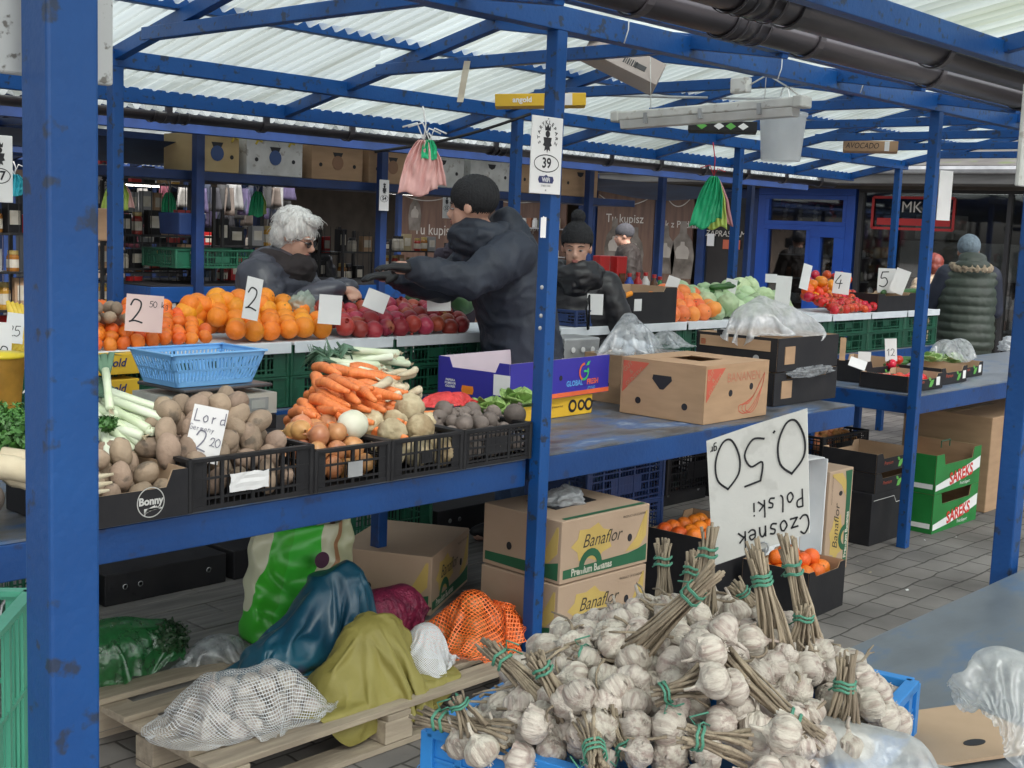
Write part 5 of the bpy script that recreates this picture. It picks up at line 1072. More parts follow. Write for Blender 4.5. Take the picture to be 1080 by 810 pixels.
# ================================================================ GARLIC TABLE
GAR = mat('garlic skin', (.55, .495, .43), (.34, .265, .23), 22, .5, .5, 60, rnd=.16, rndh=.012, stretch=(5, 5, .5), detail=6, thr=(.34, .56))
STK = mat('dry garlic stalk', (.37, .30, .215), (.20, .155, .11), 12, .8, .4, 60, rnd=.15, stretch=(3, 3, .6))
TWN = mat('green twine', (.09, .30, .20), (.06, .22, .15), 9, .5)
def bulb(s):
    q = random.Random(s); lob = q.choice((7, 8, 9)); ph = q.uniform(0, 6)
    def fn(g):
        def f(u):
            a = math.atan2(u.y, u.x); e = max(0, 1-abs(u.z)**2.2)
            return 1+.13*(abs(math.sin(a*lob/2+ph+.3*nz(u, 2, s)))**.55-.6)*e*1.2+.09*nz(u, 1.5, s*7)+.02*nz(u, 7, s)+.34*math.exp(-(1-u.z)/.025)-.12*math.exp(-(1+u.z)/.06)
        g.ell((0, 0, 0), (1, 1, .86), 36, fn=f)
        g.tube([(0, 0, 1.0), (.04, .02, 1.35), (.1*q.uniform(-1, 1), .1, 1.75)], [.16, .11, .09], 8)
        for _ in range(12): a = q.uniform(0, 6.3); r = q.uniform(.05, .25); g.tube([(r*math.cos(a), r*math.sin(a), -.80), (r*1.4*math.cos(a), r*1.4*math.sin(a), -.98)], [.03, .015], 4)
        for _ in range(3):   # loose papery skin
            a = q.uniform(0, 6.3); g.add([(math.cos(a)*1.0, math.sin(a)*1.0, -.2), (math.cos(a+.3)*1.02, math.sin(a+.3)*1.02, .1), (math.cos(a+.25)*1.18, math.sin(a+.25)*1.18, .45), (math.cos(a)*.9, math.sin(a)*.9, .5)], [(0, 1, 2, 3)])
    return seed_mesh('garlic_bulb', fn, GAR)
M_GA = scaled([bulb(i) for i in range(10)], .0255)
CB = mat('bright blue plastic', (.03, .25, .66), (.025, .21, .58), 4, .38, .05, 40)
# crate
t = thing('garlic_crate', 'bright blue plastic crate filled with garlic on the foreground table', 'crate', (1.65, 1.10, TZ+.004), .19)
Lx, Ly, Hc = .667, .546, .105; g = MB()
for p, q in (((-Lx/2, -Ly/2), (Lx/2, -Ly/2)), ((Lx/2, -Ly/2), (Lx/2, Ly/2)), ((Lx/2, Ly/2), (-Lx/2, Ly/2)), ((-Lx/2, Ly/2), (-Lx/2, -Ly/2))):
    a = Vector((*p, Hc-.008)); b = Vector((*q, Hc-.008)); g.bar(a, b, .022, .016); g.bar((*p, .05), (*q, .05), .006, .10)
    g.bar((*p, .008), (*q, .008), .016, .014); g.bar((*p, .055), (*q, .055), .013, .006); n = int((b-a).length/.05)
    for i in range(n+1): c = a.lerp(b, i/n); g.box((c.x, c.y, .05), (.013 if i % 4 else .022,)*2+(.095,))
g.box((0, 0, .006), (Lx-.01, Ly-.01, .008)); g.build('body', CB, t, bevel=.0015)
MT = Matrix.Translation((1.65, 1.10, 0)) @ Matrix.Rotation(.19, 4, 'Z')
rr = random.Random(23)
P = []
def heapz(u, v): return .935+.17*max(0, 1-(abs(u)/.42)**2.0-(abs(v)/.36)**2.0)
tries = 0
while len(P) < 235 and tries < 30000:
    tries += 1; u = rr.uniform(-.315, .315); v = rr.uniform(-.255, .255); lay = rr.choice((0, 0, .01, .035)); q = MT @ Vector((u, v, heapz(u, v)-lay))
    if all((q-p).length > .0395 for p in P): P.append(q)
spawn('garlic_bulb', M_GA, P, 'whitish purple veined garlic bulb in the heap over the blue crate', 'garlic', 'garlic heap in the blue crate', sc=(.78, 1.15), rr=rr)
def garlic_bunch(A, B, n=13, r=.011, grp='tied garlic bunches on the heap', lbl='tied bunch of dry garlic stalks with green twine in the heap', bulbs=3, tie=(.72, .8)):
    A, B = Vector(A), Vector(B); d = (B-A); L = d.length; d.normalize(); o1 = d.orthogonal().normalized(); o2 = d.cross(o1)
    t = thing('garlic_bunch', lbl, 'garlic bunch', A, 0, grp); g = MB()
    n = int(n*1.7)
    for k in range(n):
        a = 2.4*k; q = r*(.25+.75*math.sqrt(k/n)); pts = []; rs = []; lf = rr.uniform(.86, 1.1); bx, by = rr.uniform(-.006, .006), rr.uniform(-.006, .006)
        for j in range(6):
            s_ = j/5; pin = 1+1.6*(1-min(1, s_/.7))**1.5*.9+max(0, s_-.8)*2.2; tw = a+s_*.7
            pts.append(d*L*s_*lf+(o1*bx+o2*by)*math.sin(s_*3.1)*(1 if s_ < .6 else .6) + (o1*math.cos(tw)+o2*math.sin(tw))*q*pin+o1*rr.uniform(-.0015, .0015)); rs.append(.0024+.0008*math.sin(k+j)+.0006*(s_ < .2))
        g.tube(pts, rs, 5)
    g.build('stalks', STK, t, smooth=True); g = MB()
    for c in tie:
        for k in range(2):
            cc = d*L*(c+.012*k); R0 = r*1.45; g.tube([cc+(o1*math.cos(a_*.6283)+o2*math.sin(a_*.6283))*R0+d*.002*math.sin(a_*2) for a_ in range(11)], .0016, 5)
    cc = d*L*tie[-1]; g.tube([cc+o1*r*1.4, cc+o1*r*2.4+d*.01, cc+o1*r*3-o2*.01-d*.012], .0014, 5); g.tube([cc+o1*r*1.4, cc+o1*r*2.1-d*.008, cc+o1*r*2.6+o2*.015-d*.02], .0014, 5)
    g.build('twine', TWN, t, smooth=True)
    for k in range(bulbs):
        a = 2.1*k+1; p = (o1*math.cos(a)+o2*math.sin(a))*.032-d*(.012+.012*k); b = bpy.data.objects.new('bulb', rr.choice(M_GA)); COL.objects.link(b); b.parent = t; b.location = p; b.rotation_euler = d.to_track_quat('Z', 'Y').to_euler(); KID.setdefault(t.name, []).append(b)
    return t
def bunch_px(a, b, z, dz=0, **k):
    A = at(*a, z=z); D = (A-CAMP).dot(_f); B = at(*b, D=D+dz); return garlic_bunch(A, B, **k)
bunch_px((700, 655), (699, 572), 1.03, lbl='upright garlic stalks left of the big price sign', grp=None)
bunch_px((742, 655), (748, 560), 1.08, lbl='upright garlic stalks at the left edge of the big price sign', grp=None)
bunch_px((722, 655), (733, 585), 1.05, lbl='short garlic stalks just left of the slanting bundle behind the heap'); bunch_px((668, 690), (752, 605), 1.08, -.1, n=16, lbl='thick garlic stalks slanting up to the lower left corner of the price sign')
bunch_px((822, 690), (796, 578), 1.07, n=15, lbl='tall brown garlic stalks under the big price sign', grp=None, tie=(.66, .7, .74)); bunch_px((856, 690), (830, 572), 1.05, lbl='tall pale garlic stalks right of centre under the sign', grp=None)
bunch_px((806, 655), (775, 617), 1.07, lbl='small garlic bundle peeking between the sign and the tall brown stalks'); bunch_px((588, 748), (512, 680), 1.0, .05, lbl='garlic stalks leaning left at the left side of the heap, larger of two'); bunch_px((604, 752), (563, 692), 1.02, lbl='garlic stalks leaning left at the left side of the heap, smaller of two'); bunch_px((540, 778), (442, 755), .985, .05, n=9, lbl='garlic stalks lying flat over the left rim of the blue crate')
bunch_px((760, 694), (858, 780), 1.11, -.05, n=15, lbl='long garlic stalks slanting down across the heap front', grp=None); bunch_px((888, 764), (893, 692), 1.01, tie=(.5, .56, .62), lbl='short upright garlic bundle near the right rim of the blue crate'); bunch_px((622, 765), (631, 812), 1.02, -.1, tie=(.5, .6, .7), lbl='garlic bundle pointing down at the bottom middle of the heap'); bunch_px((640, 755), (668, 800), 1.03, -.05, lbl='garlic bundle pointing down right beside the bottom middle one')
bunch_px((742, 716), (690, 735), 1.1, n=9, lbl='thin garlic bundle lying across the middle of the heap'); bunch_px((905, 742), (832, 768), 1.01, n=12, lbl='garlic stalks lying flat at the right front of the heap'); bunch_px((920, 755), (850, 782), .99, n=10, lbl='lowest garlic bundle at the right front corner of the crate'); bunch_px((845, 690), (848, 640), 1.06, n=8, lbl='small garlic bundle standing at the foot of the tall pale stalks'); bunch_px((790, 790), (720, 775), 1.08, n=9, lbl='garlic bundle lying at the very bottom front of the heap')
bunch_px((655, 700), (600, 690), 1.06, n=7, bulbs=2, lbl='thin garlic bundle half buried at the left back of the heap'); bunch_px((500, 770), (480, 735), .99, n=6, lbl='tiny garlic bundle standing by the left rim of the crate')
for i in range(64):
    u, v = rr.uniform(-.31, .31), rr.uniform(-.25, .25); q = MT @ Vector((u, v, heapz(u, v)+rr.uniform(.012, .03))); a_ = rr.uniform(0, 6.28); L_ = rr.uniform(.04, .10); g = MB(); el = rr.uniform(-.5, .08)
    g.tube([(L_*t_*math.cos(el), .010*math.sin(t_*3+i), L_*t_*math.sin(el)+.003*math.sin(t_*5+i*2)) for t_ in (0, .25, .5, .75, 1)], [.0028, .0024, .002, .002, .0014], 5)
    tag(g.build('garlic_stalk', STK, None, loc=q, rz=a_, smooth=True), 'thin loose dry stalk lying between the garlic bulbs', 'garlic stalk', 'loose dry stalks in the garlic heap')
# sign
A = at(752, 597, D=2.34); T = at(745, 465, D=2.32); Rt = at(851, 430, D=2.22); X_ = (Rt-T); Y_ = (T-A); w_, h_ = X_.length, Y_.length; Yp = (Y_-X_.normalized()*Y_.dot(X_.normalized())).normalized()
xn, yn = X_.normalized(), Y_.normalized(); nn = xn.cross(yn).normalized(); Mloc = Matrix(((xn.x, yn.x, nn.x, 0), (xn.y, yn.y, nn.y, 0), (xn.z, yn.z, nn.z, 0), (0, 0, 0, 1))); h_ = Y_.length; sh = Y_.dot(X_.normalized())
t = thing('price_sign', 'large white cardboard sign with upside down handwriting standing in the garlic', 'price sign', A)
CS = mat('sign card', (.70, .69, .66), (.64, .63, .60), 3, .75, .1, 30, c3=(.60, .59, .56), s3=14)
g = MB(); g.prism([(0, 0), (w_*.97, .012), (w_, h_*.995), (w_*.5, h_*1.005), (0, h_)], -.003, Mloc); g.build('card', CS, t)
MU = Mloc @ Matrix.Translation((w_, h_, .0012)) @ Matrix.Rotation(math.pi, 4, 'Z')
# rows, in the sign's own upright frame: the price lies below the words there
g = MB()
scribble(g, '0', w_*.02, h_*.06, h_*.40, MU, .042, z=.0008); scribble(g, '.', w_*.31, h_*.10, h_*.09, MU, .25); scribble(g, '5', w_*.40, h_*.10, h_*.35, MU, .045, z=.0008); scribble(g, '0', w_*.66, h_*.05, h_*.38, MU, .042, z=.0008); scribble(g, 'gr', w_*.89, h_*.01+.012, h_*.07, MU, .13, .55)
scribble(g, 'Polski', w_*.06, h_*.60, h_*.13, MU, .10, .68); scribble(g, 'Czosnek', w_*.02, h_*.80, h_*.14, MU, .10, .70)
g.build('lettering', INK, t)
g = MB(); c_ = Mloc @ Vector((w_*.52, .008, .004)); g.tube([c_+(Mloc.to_3x3() @ Vector((.011*math.cos(k*.63), .011*math.sin(k*.63), 0))) for k in range(11)], .0018, 6); g.build('wire_ring', GALV, t)
# foreground plastic bags and cardboard
FILM2 = film('grey milky plastic', (.80, .81, .80), .45, scale=26)
q = at(900, 815, z=.95); drape('plastic_bag', lumps(((-.05, .02, .08), (.08, .04, .05)), ((.06, 0, .07), (.05, .03, .045)), ((0, -.02, .03), (.12, .05, .03))), (.36, .20), 64, FILM2, (q.x, q.y, TZ+.03), grow=.8, frames=30, seed=12, bend=5, rz=-.75, label='crumpled milky plastic bag over the front rim of the garlic crate', cat='plastic bag')
q = at(1075, 790, z=.93); drape('plastic_bag', lumps(((0, 0, .06), (.07, .09, .08)), ((.0, .02, .15), (.045, .06, .06)), ((-.01, .04, .19), (.03, .035, .025))), (.24, .28), 52, FILM2, (q.x+.01, q.y, TZ+.005), grow=.35, frames=32, seed=15, bend=8, label='tall crumpled clear plastic bag at the right edge of the foreground table', cat='plastic bag')
a = at(1000, 765, z=TZ+.02); t = thing('cardboard_piece', 'flat piece of brown cardboard with an oval hole on the foreground table', 'cardboard', (a.x, a.y, TZ+.006), -.35)
g = MB(); g.prism([(-.14, -.1), (.14, -.13), (.13, .08), (-.1, .1), (-.14, .05)], .006); g.build('card', CARDIN, t); g = MB(); g.lathe([(.016, 0), (.016, .001)], 18, Matrix.Translation((-.0, -.06, .0062)) @ Matrix.Diagonal((1.5, .7, 1, 1))); g.build('hand_hole', INK, t)
TEALC = mat('sea green plastic', (.08, .36, .24), (.06, .28, .19), 6, .4, .1, 40)
a = at(-9, 740, D=1.9); o = put_crate(.3, .4, .36, TEALC, (a.x-.17, a.y-.05, a.z-.2), YAW-1.45, 'sea green plastic crate at the lower left picture edge')
# ================================================================ UNDER THE TABLES
def banana_carton(label, loc, rz=0, rot=None, open_top=False):
    w_, d_, h_ = .54, .42, .25; t = thing('banana_carton', label, 'box', loc, rz, None, rot)
    g = MB(); g.box((0, 0, h_/2), (w_, d_, h_-.003)); g.build('carton', CARDY if not open_top else CARDB, t, bevel=.004)
    for F, L, full in ((FM((0, -d_/2-.0005, 0), (1, 0, 0), (0, 0, 1)), w_, True), (FM((-w_/2-.0005, 0, 0), (0, -1, 0), (0, 0, 1)), d_, False)):
        g = MB(); x0 = -L/2+.015; x1 = L/2-.012
        g.prism([(x0, .02), (x1, .015), (x1, .085), (x1-.06, .07), (x1-.12, .062), (x0, .055)], .001, F); q = g.build('green_band', GRNB, t)
        if full:
            text('Premium Bananas', .040, F @ Matrix.Translation((x0+.17, .038, .0014)), mat('band lettering', (.62, .6, .5), None, 4, .7), q, bold=.0012, sx=.86)
            text('Banaflor', .075, F @ Matrix.Translation((-.03, .15, .0012)), mat('dark script ink', (.06, .05, .035), None, 4, .7), t, shear=.35, sx=.95)
            text('PRODUCT OF ECUADOR', .013, F @ Matrix.Translation((L/2-.1, .215, .0012)), mat('dark script ink', (.06, .05, .035)), t)
        g = MB()
        for k in range(3): g.prism([(x1-.135+.02*k, .07), (x1-.10+.025*k, .075), (x1-.05+.022*k, .12), (x1-.015+.006*k, .19), (x1-.012+.004*k, .225), (x1-.03+.004*k, .19), (x1-.07+.02*k, .12)], .0006+.0003*k, F)
        if full: [g.prism([(x0+.17+.1*math.cos(a_)*(1+.3*(i_ % 2)), .14+.06*math.sin(a_)*(1+.3*(i_ % 2))) for i_, a_ in enumerate([j_*.449 for j_ in range(14)])], .0005, F)]
        g.build('banana_print', YELB, t)
        if full:
            g = MB(); pts = [(x0+.16+.055*math.cos(a_), .05+.055*math.sin(a_)) for a_ in [math.pi*j_/10 for j_ in range(11)]]; g.ribbon(pts, .03, F, .0018); g.build('green_arch', GRNB, t)
        for hx in ((L*.27,) if full else (-L*.15,)): g = MB(); g.lathe([(.016, 0), (.016, .0022)], 16, F @ Matrix.Translation((hx, .125 if full else .1, 0)) @ Matrix.Diagonal((.8, 1, 1, 1))); g.build('hand_hole', INK, t)
    if open_top:
        g = MB(); g.prism([(-.14, -.08), (.13, -.06), (.15, .09), (-.12, .1)], .002, Matrix.Translation((0, .02, h_))); g.build('lid_opening', INK, t)
        g = MB(); g.prism([(-w_/2+.03, -d_/2+.01), (w_/2-.02, -d_/2+.01), (w_/2-.02, -d_/2+.03), (-w_/2+.03, -d_/2+.03)], .0015, Matrix.Translation((0, 0, h_))); g.build('green_band', GRNB, t)
    return t
CARDB = mat('pinkish tan carton', (.46, .33, .235), (.42, .30, .21), 4, .8, .05, 90); GRNB = mat('dark green print', (.02, .12, .055), (.018, .10, .045), 6, .7); YELB = mat('pale banana print', (.56, .40, .12), (.5, .35, .1), 6, .8)
CARDY = CARDB
put_crate(.56, .42, .11, GRNP, (3.85, 3.21, 0), 0, 'dark green crate under the two stacked banana cartons')
banana_carton('tan banana carton with green band, lower of the stack behind the orange net', (3.85, 3.205, .112), -.02)
banana_carton('tan banana carton with green band and torn open top, upper of the stack', (3.86, 3.21, .363), -.02, open_top=True)
crumple('plastic_bag', 'white plastic poking from the open banana carton', (3.84, 3.22, .63), (.09, .06, .04), MILK, seed=61, n=50)
a = at(436, 652, z=.12); banana_carton('tan banana carton standing alone on the planks behind the nets', (a.x+.20, a.y+.28, .122), .5)
banana_carton('banana carton stood on end beside the white lid, lettering running upwards', (5.98, 3.26, .272), rot=Euler((0, -math.pi/2, 0)))
t = thing('opened_carton', 'white inside of a tall carton lid stood on end behind the big sign', 'box', (5.5, 3.13, 0), -.12)
WI = mat('white carton inside', (.72, .73, .74), (.62, .64, .66), 5, .7)
g = MB(); g.box((0, .1, .31), (.46, .008, .60)); g.box((.226, .03, .31), (.008, .14, .60)); g.box((-.226, .03, .31), (.008, .14, .60)); g.box((0, .0, .012), (.46, .2, .008)); g.box((0, .04, .612), (.46, .12, .006)); g.build('carton', WI, t, bevel=.002)
for z in (.14, .46): g = MB(); g.lathe([(.022, 0), (.022, .001)], 16, FM((.12, .0955, z), (1, 0, 0), (0, 0, 1)) @ Matrix.Diagonal((1.7, .7, 1, 1))); g.build('hand_hole', INK, t)
rr = random.Random(31)
t = tray('orange_carton', 'tall black carton of oranges beside the stacked banana cartons', (4.98, 3.32, 0), .04, .52, .40, .34, BLKC, CARD, cut=.12)
spawn('orange', M_UO, pile(4.98, 3.32, .22, .46, .34, .038, 2, rr), 'orange in the tall black carton under the table', 'orange', 'oranges in the tall black carton', rr=rr)
t = tray('orange_carton', 'black carton of oranges half hidden by the big sign', (5.16, 2.90, 0), .04, .36, .34, .22, BLKC, CARD, cut=.12)
spawn('orange', M_UO, pile(5.16, 2.90, .14, .30, .27, .038, 2, rr), 'orange in the carton half hidden by the big sign', 'orange', 'oranges behind the big sign', rr=rr)
for k in range(3): put_crate(.6, .38, .2, NAVY, (4.7, 3.74, .02+.2*k), 0, ['navy lattice crate, bottom of the stack under the table', 'navy lattice crate, middle of the stack under the table', 'navy lattice crate, top of the stack under the table'][k], style=1)
put_crate(.6, .38, .2, BLKP, (5.35, 3.76, .42), 0, 'black lattice crate high behind the orange cartons', style=1)
t = thing('black_box', 'closed black carton with white outline under the leaf printed trays', 'box', (6.72, 3.38, 0)); g = MB(); g.box((0, 0, .15), (.44, .38, .30)); g.build('carton', BLKC, t, bevel=.004)
g = MB(); F = FM((0, -.1905, 0), (1, 0, 0), (0, 0, 1)); g.ribbon([(-.2, .26), (.05, .26), (.08, .22), (.19, .22)], .004, F); g.ribbon([(.19, .22), (.19, .03)], .004, F); g.build('white_outline', EMBL, t)
leaf_tray('leaf printed tray on the black carton, lower of two', (6.74, 3.36, .302), 0, .44, .34, .11); leaf_tray('leaf printed tray on the black carton, upper of two', (6.74, 3.36, .415), 0, .44, .34, .11)
for k in range(3): put_crate(.56, .36, .17, BLKP, (6.98, 3.80, .02+.175*k), 0, ['black crate of onions in the shade, bottom', 'black crate of onions in the shade, middle', 'black crate heaped with brown onions under the third table'][k], style=1)
spawn('onion', M_ON, pile(6.98, 3.80, .42, .5, .3, .036, 3, rr), 'brown onion in the crate under the third table', 'onion', 'onions under the third table', rr=rr)
def red_box(label, loc):
    t = tray('green_fruit_box', label, loc, 0.0, .64, .42, .235, GRNC, CARD, cut=.28)
    F = FM((0, -.2142, 0), (1, 0, 0), (0, 0, 1)); FL_ = FM((-.3212, 0, 0), (0, -1, 0), (0, 0, 1))
    g = MB(); g.prism([(-.31, .02), (-.1, .035), (.1, .06), (.31, .1), (.31, .17), (.1, .13), (-.1, .085), (-.31, .055)], .001, F); g.prism([(-.2, .03), (.2, .03), (.2, .06), (-.2, .055)], .001, FL_); g.build('white_swoosh', WHITE, t)
    M_ = F @ Matrix.Translation((.04, .085, .002)) @ Matrix.Rotation(.1, 4, 'Z'); text('SAREKS', .100, M_, mat('box red lettering', (.62, .03, .02), None, 4, .5), t, bold=.003); text('Fruit Export', .03, F @ Matrix.Translation((.1, .03, .002)), WHITE, t, shear=.2)
red_box('green fruit box with red lettering, lower of two on the paving', (7.40, 3.30, .0)); red_box('green fruit box with red lettering, upper of two', (7.40, 3.30, .238))
g = MB(); g.tube([(-.06, -.2, .24), (-.06, -.2, .28), (.06, -.2, .28), (.06, -.2, .24)], .004, 6); tag(g.build('wire_loop', GRNP, None, loc=(7.35, 3.36, .25)), 'thin green wire loop standing in the upper green box', 'wire')
t = thing('large_carton', 'large plain brown carton behind the green fruit boxes', 'box', (8.32, 3.42, 0), .0); g = MB(); g.box((0, 0, .31), (.75, .6, .62)); g.build('carton', CARD, t, bevel=.006)
g = MB(); g.box((-.1, -.301, .31), (.003, .001, .6)); g.box((0, 0, .6205), (.74, .05, .001)); g.build('tape', mat('packing tape', (.5, .36, .2), None, 4, .25), t)
t = thing('large_carton', 'brown carton with dark opening under the far end of the third table', 'box', (9.3, 3.5, 0), .1); g = MB(); g.box((0, 0, .28), (.8, .6, .56)); g.build('carton', CARD, t, bevel=.006)
g = MB(); g.box((0, 0, .04), (.6, .3, .08)); tag(g.build('metal_tray', GALV, None, loc=(8.2, 3.6, .65), bevel=.004), 'pale metal tray on the large brown carton', 'tray')
# under the fruit counter
for i in range(11):
    x = 1.6+.62*i
    if i % 3 == 1: put_crate(.58, .38, .2, GRNP, (x, 4.72, .12 if x < 4.8 else 0), 0, 'green crate standing under the fruit counter', 'green crates on the ground under the counter')
    else:
        z = .12 if x < 4.8 else 0; t = thing('black_carton', 'black carton with round holes under the fruit counter', 'box', (x, 4.72, z), 0, 'black cartons under the fruit counter'); g = MB(); g.box((0, 0, .065), (.58, .38, .13)); g.build('carton', BLKC, t, bevel=.004)
        if i == 0: t['label'] = 'black carton with a white barcode sticker under the fruit counter'; t['group'] = 'black cartons under the fruit counter'; g = MB(); g.box((.12, -.1915, .08), (.12, .002, .04)); g.build('sticker', WHITE, t)
        for hx in (-.2, -.13, .2): g = MB(); g.lathe([(.012, 0), (.009, .002), (.009, 0)], 12, FM((hx, -.191, .07), (1, 0, 0), (0, 0, 1))); g.build('hole_rim', GALV, t)
# ================================================================ PALLET AND SACKS
PINE = mat('worn pallet pine', (.42, .35, .26), (.27, .22, .165), 5, .8, .3, 30, rnd=.12, stretch=(.6, 6, 6))
t = thing('pallet', 'worn wooden pallet on the paving under the vegetable table', 'pallet', (2.70, 3.32, 0), .0)
PZ = .144
for i, y in enumerate((-.345, -.20, -.03, .15, .33)): g = MB(); g.box((rr.uniform(-.01, .01), y, PZ-.011), (1.42, .10, .02)); g.build('deck_board', PINE, t, bevel=.002)
for x in (-.64, 0, .64): g = MB(); g.box((x, 0, PZ-.033), (.10, .8, .02)); g.build('stringer', PINE, t, bevel=.002)
for x in (-.64, 0, .64):
    for y in (-.35, 0, .35): g = MB(); g.box((x, y, .062), (.12, .10, .076)); g.build('block', PINE, t, bevel=.003)
for y in (-.35, 0, .35): g = MB(); g.box((0, y, .012), (1.40, .1, .02)); g.build('base_board', PINE, t, bevel=.002)
PZ += .002
def netbag(name, lbl, loc, r, m, seed=0, amp=.12, peak=None, rz=0, cat='net bag'):
    g = MB()
    def f(u, v):
        a = 2*math.pi*u; e = (v-.5)*math.pi*.995; d = Vector((math.cos(e)*math.cos(a), math.cos(e)*math.sin(a), math.sin(e)))
        k = 1+amp*fbm(d, 1.5, seed, 3)+amp*.6*abs(nz(d, 5, seed+2)); q = Vector((d.x*r[0]*k, d.y*r[1]*k, d.z*r[2]*k))
        if peak: w_ = max(0, d.dot(Vector(peak).normalized())-.55)/.45; q += Vector(peak)*w_**1.6
        q.z = max(q.z, -r[2]*.75); return q
    g.grid(f, 90, 60); return tag(g.build(name, m, None, smooth=True, loc=loc, rz=rz), lbl, cat)
ON_NET = netmat('orange net', (.88, .17, .03), 40, .30)
a = at(520, 670, z=PZ+.12); NQ = [q for q in pile(3.33, 3.20, PZ-.02, .29, .26, .044, 5, rr)]
spawn('onion', M_ON, NQ, 'golden onion inside the orange net', 'onion', 'onions inside the orange net', sc=(1.2, 1.4), rr=rr)
g = ltop(NQ, .056, (3.33, 3.20, PZ)); g.ell((.13, -.06, .27), (.02, .02, .07), 10); g.ell((.11, -.05, .19), (.045, .045, .08), 10)
drape('onion_net', g, (.40, .37), 60, ON_NET, (3.33, 3.20, PZ), grow=.65, frames=30, seed=21, bend=5, solid=0, fs=(.42, .34), label='orange net bag full of onions at the right end of the pallet', cat='net bag')
W_NET = netmat('white knit net', (.62, .63, .64), 62, .22)
NQ = pile(2.27, 3.17, PZ-.02, .42, .26, .033, 3, rr, .9)
spawn('garlic_bulb', M_GA, NQ, 'garlic bulb inside the knitted white net', 'garlic', 'garlic inside the knitted net', sc=(1.1, 1.4), rr=rr)
drape('garlic_net', ltop(NQ, .043, (2.27, 3.17, PZ)), (.50, .36), 70, W_NET, (2.27, 3.17, PZ), grow=.55, frames=30, seed=22, bend=4, solid=0, rz=-.1, label='grey white knitted net of garlic at the near corner of the pallet', cat='net bag')
W_NET2 = netmat('white folded net', (.72, .73, .75), 60, .42)
drape('empty_net', lumps(((0, 0, .08), (.06, .06, .08)), ((-.05, -.04, .04), (.05, .05, .05))), (.24, .22), 50, W_NET2, (3.0, 3.12, PZ), grow=.8, frames=28, seed=23, bend=3, solid=0, label='empty white net lying folded between the olive sack and the onions', cat='net')
MAR = mat('maroon net', (.20, .012, .05), (.10, .006, .03), 30, .5, .8, 90)
drape('maroon_net', lumps(((0, 0, .09), (.14, .09, .10)), ((.12, 0, .10), (.07, .07, .09))), (.36, .26), 56, MAR, (3.07, 3.46, PZ), grow=.7, frames=28, seed=24, bend=3, label='crumpled dark maroon net behind the orange onion net', cat='net')
TEALF = mat('teal satin cloth', (.012, .10, .15), (.008, .055, .10), 3, .36, .15, 40, c3=(.06, .045, .09), s3=3, spec=.6)
OLIV = mat('olive yellow cloth', (.27, .235, .06), (.21, .18, .04), 4, .6, .2, 50)
px_ = at(345, 590, Y=3.48).x
drape('teal_cloth', lumps(((-.22, -.02, .05), (.16, .10, .08)), ((-.04, .02, .14), (.10, .08, .15)), ((.0, .05, .34), (.062, .055, .20)), ((.05, .0, .2), (.08, .07, .14))), (.60, .40), 76, TEALF, (px_, 3.44, PZ), solid=.002, grow=.95, frames=36, seed=3, bend=2.5, wave=1.8, fs=(1.1, .8), label='shiny teal blue cloth bundle rising to a point on the pallet', cat='cloth')
qx = at(388, 720, Y=3.15).x
drape('olive_cloth', lumps(((0, 0, .10), (.12, .10, .12)), ((.07, .04, .15), (.08, .08, .10)), ((-.14, -.02, .04), (.09, .09, .06))), (.42, .34), 70, OLIV, (qx, 3.15, PZ), solid=.002, grow=1.2, frames=36, seed=5, bend=1.6, wave=2.0, fs=(.9, .34), label='olive yellow cloth sack slumped in the middle of the pallet', cat='cloth')
# printed shopping bag
m = bpy.data.materials.new('printed bag'); m.use_nodes = True; n, l = m.node_tree.nodes, m.node_tree.links; b = n['Principled BSDF']; b.inputs['Roughness'].default_value = .3
tc = n.new('ShaderNodeTexCoord'); sp = n.new('ShaderNodeSeparateXYZ'); l.new(tc.outputs['Object'], sp.inputs[0]); t1 = n.new('ShaderNodeTexNoise'); t1.inputs['Scale'].default_value = 5; l.new(tc.outputs['Object'], t1.inputs[0])
ma = n.new('ShaderNodeMath'); ma.operation = 'MULTIPLY_ADD'; ma.inputs[1].default_value = .12; l.new(t1.outputs[0], ma.inputs[0]); l.new(sp.outputs['X'], ma.inputs[2])
mb_ = n.new('ShaderNodeMath'); mb_.operation = 'MULTIPLY_ADD'; mb_.inputs[1].default_value = -.45; l.new(sp.outputs['Z'], mb_.inputs[0]); l.new(ma.outputs[0], mb_.inputs[2]); mc_ = n.new('ShaderNodeMath'); mc_.inputs[1].default_value = .40; l.new(mb_.outputs[0], mc_.inputs[0])
rp = n.new('ShaderNodeValToRGB'); rp.color_ramp.interpolation = 'CONSTANT'; e = rp.color_ramp.elements; e[0].position = 0; e[0].color = (.55, .56, .40, 1); e[1].position = .16; e[1].color = (.05, .42, .03, 1)
for p_, c_ in ((.24, (.06, .52, .05, 1)), (.36, (.60, .60, .42, 1)), (.43, (.38, .20, .10, 1)), (.455, (.52, .54, .34, 1)), (.62, (.07, .40, .05, 1)), (.66, (.50, .58, .36, 1))): q = e.new(p_); q.color = c_
l.new(mc_.outputs[0], rp.inputs[0]); l.new(rp.outputs[0], b.inputs['Base Color']); BAGM = m
t = thing('shopping_bag', 'large glossy green and cream printed bag standing behind the teal cloth', 'bag', (2.97, 3.80, .125), -.12)
g = MB()
def f(u, v):
    a = 2*math.pi*u; w_ = .24*(1-.1*v)+.01*nz((u*8, v*3, 1)); d = .11*(1-.75*v)+.02*nz((u*9, v*5, 2)); x = math.copysign(abs(math.cos(a))**.45, math.cos(a))*w_; y = math.copysign(abs(math.sin(a))**.6, math.sin(a))*d
    return (x+.03*v*nz((u*3, 1, v*2)), y+.025*nz((x*14, v*7, 5)), .43*v+.02*math.sin(a*2+1)*v)
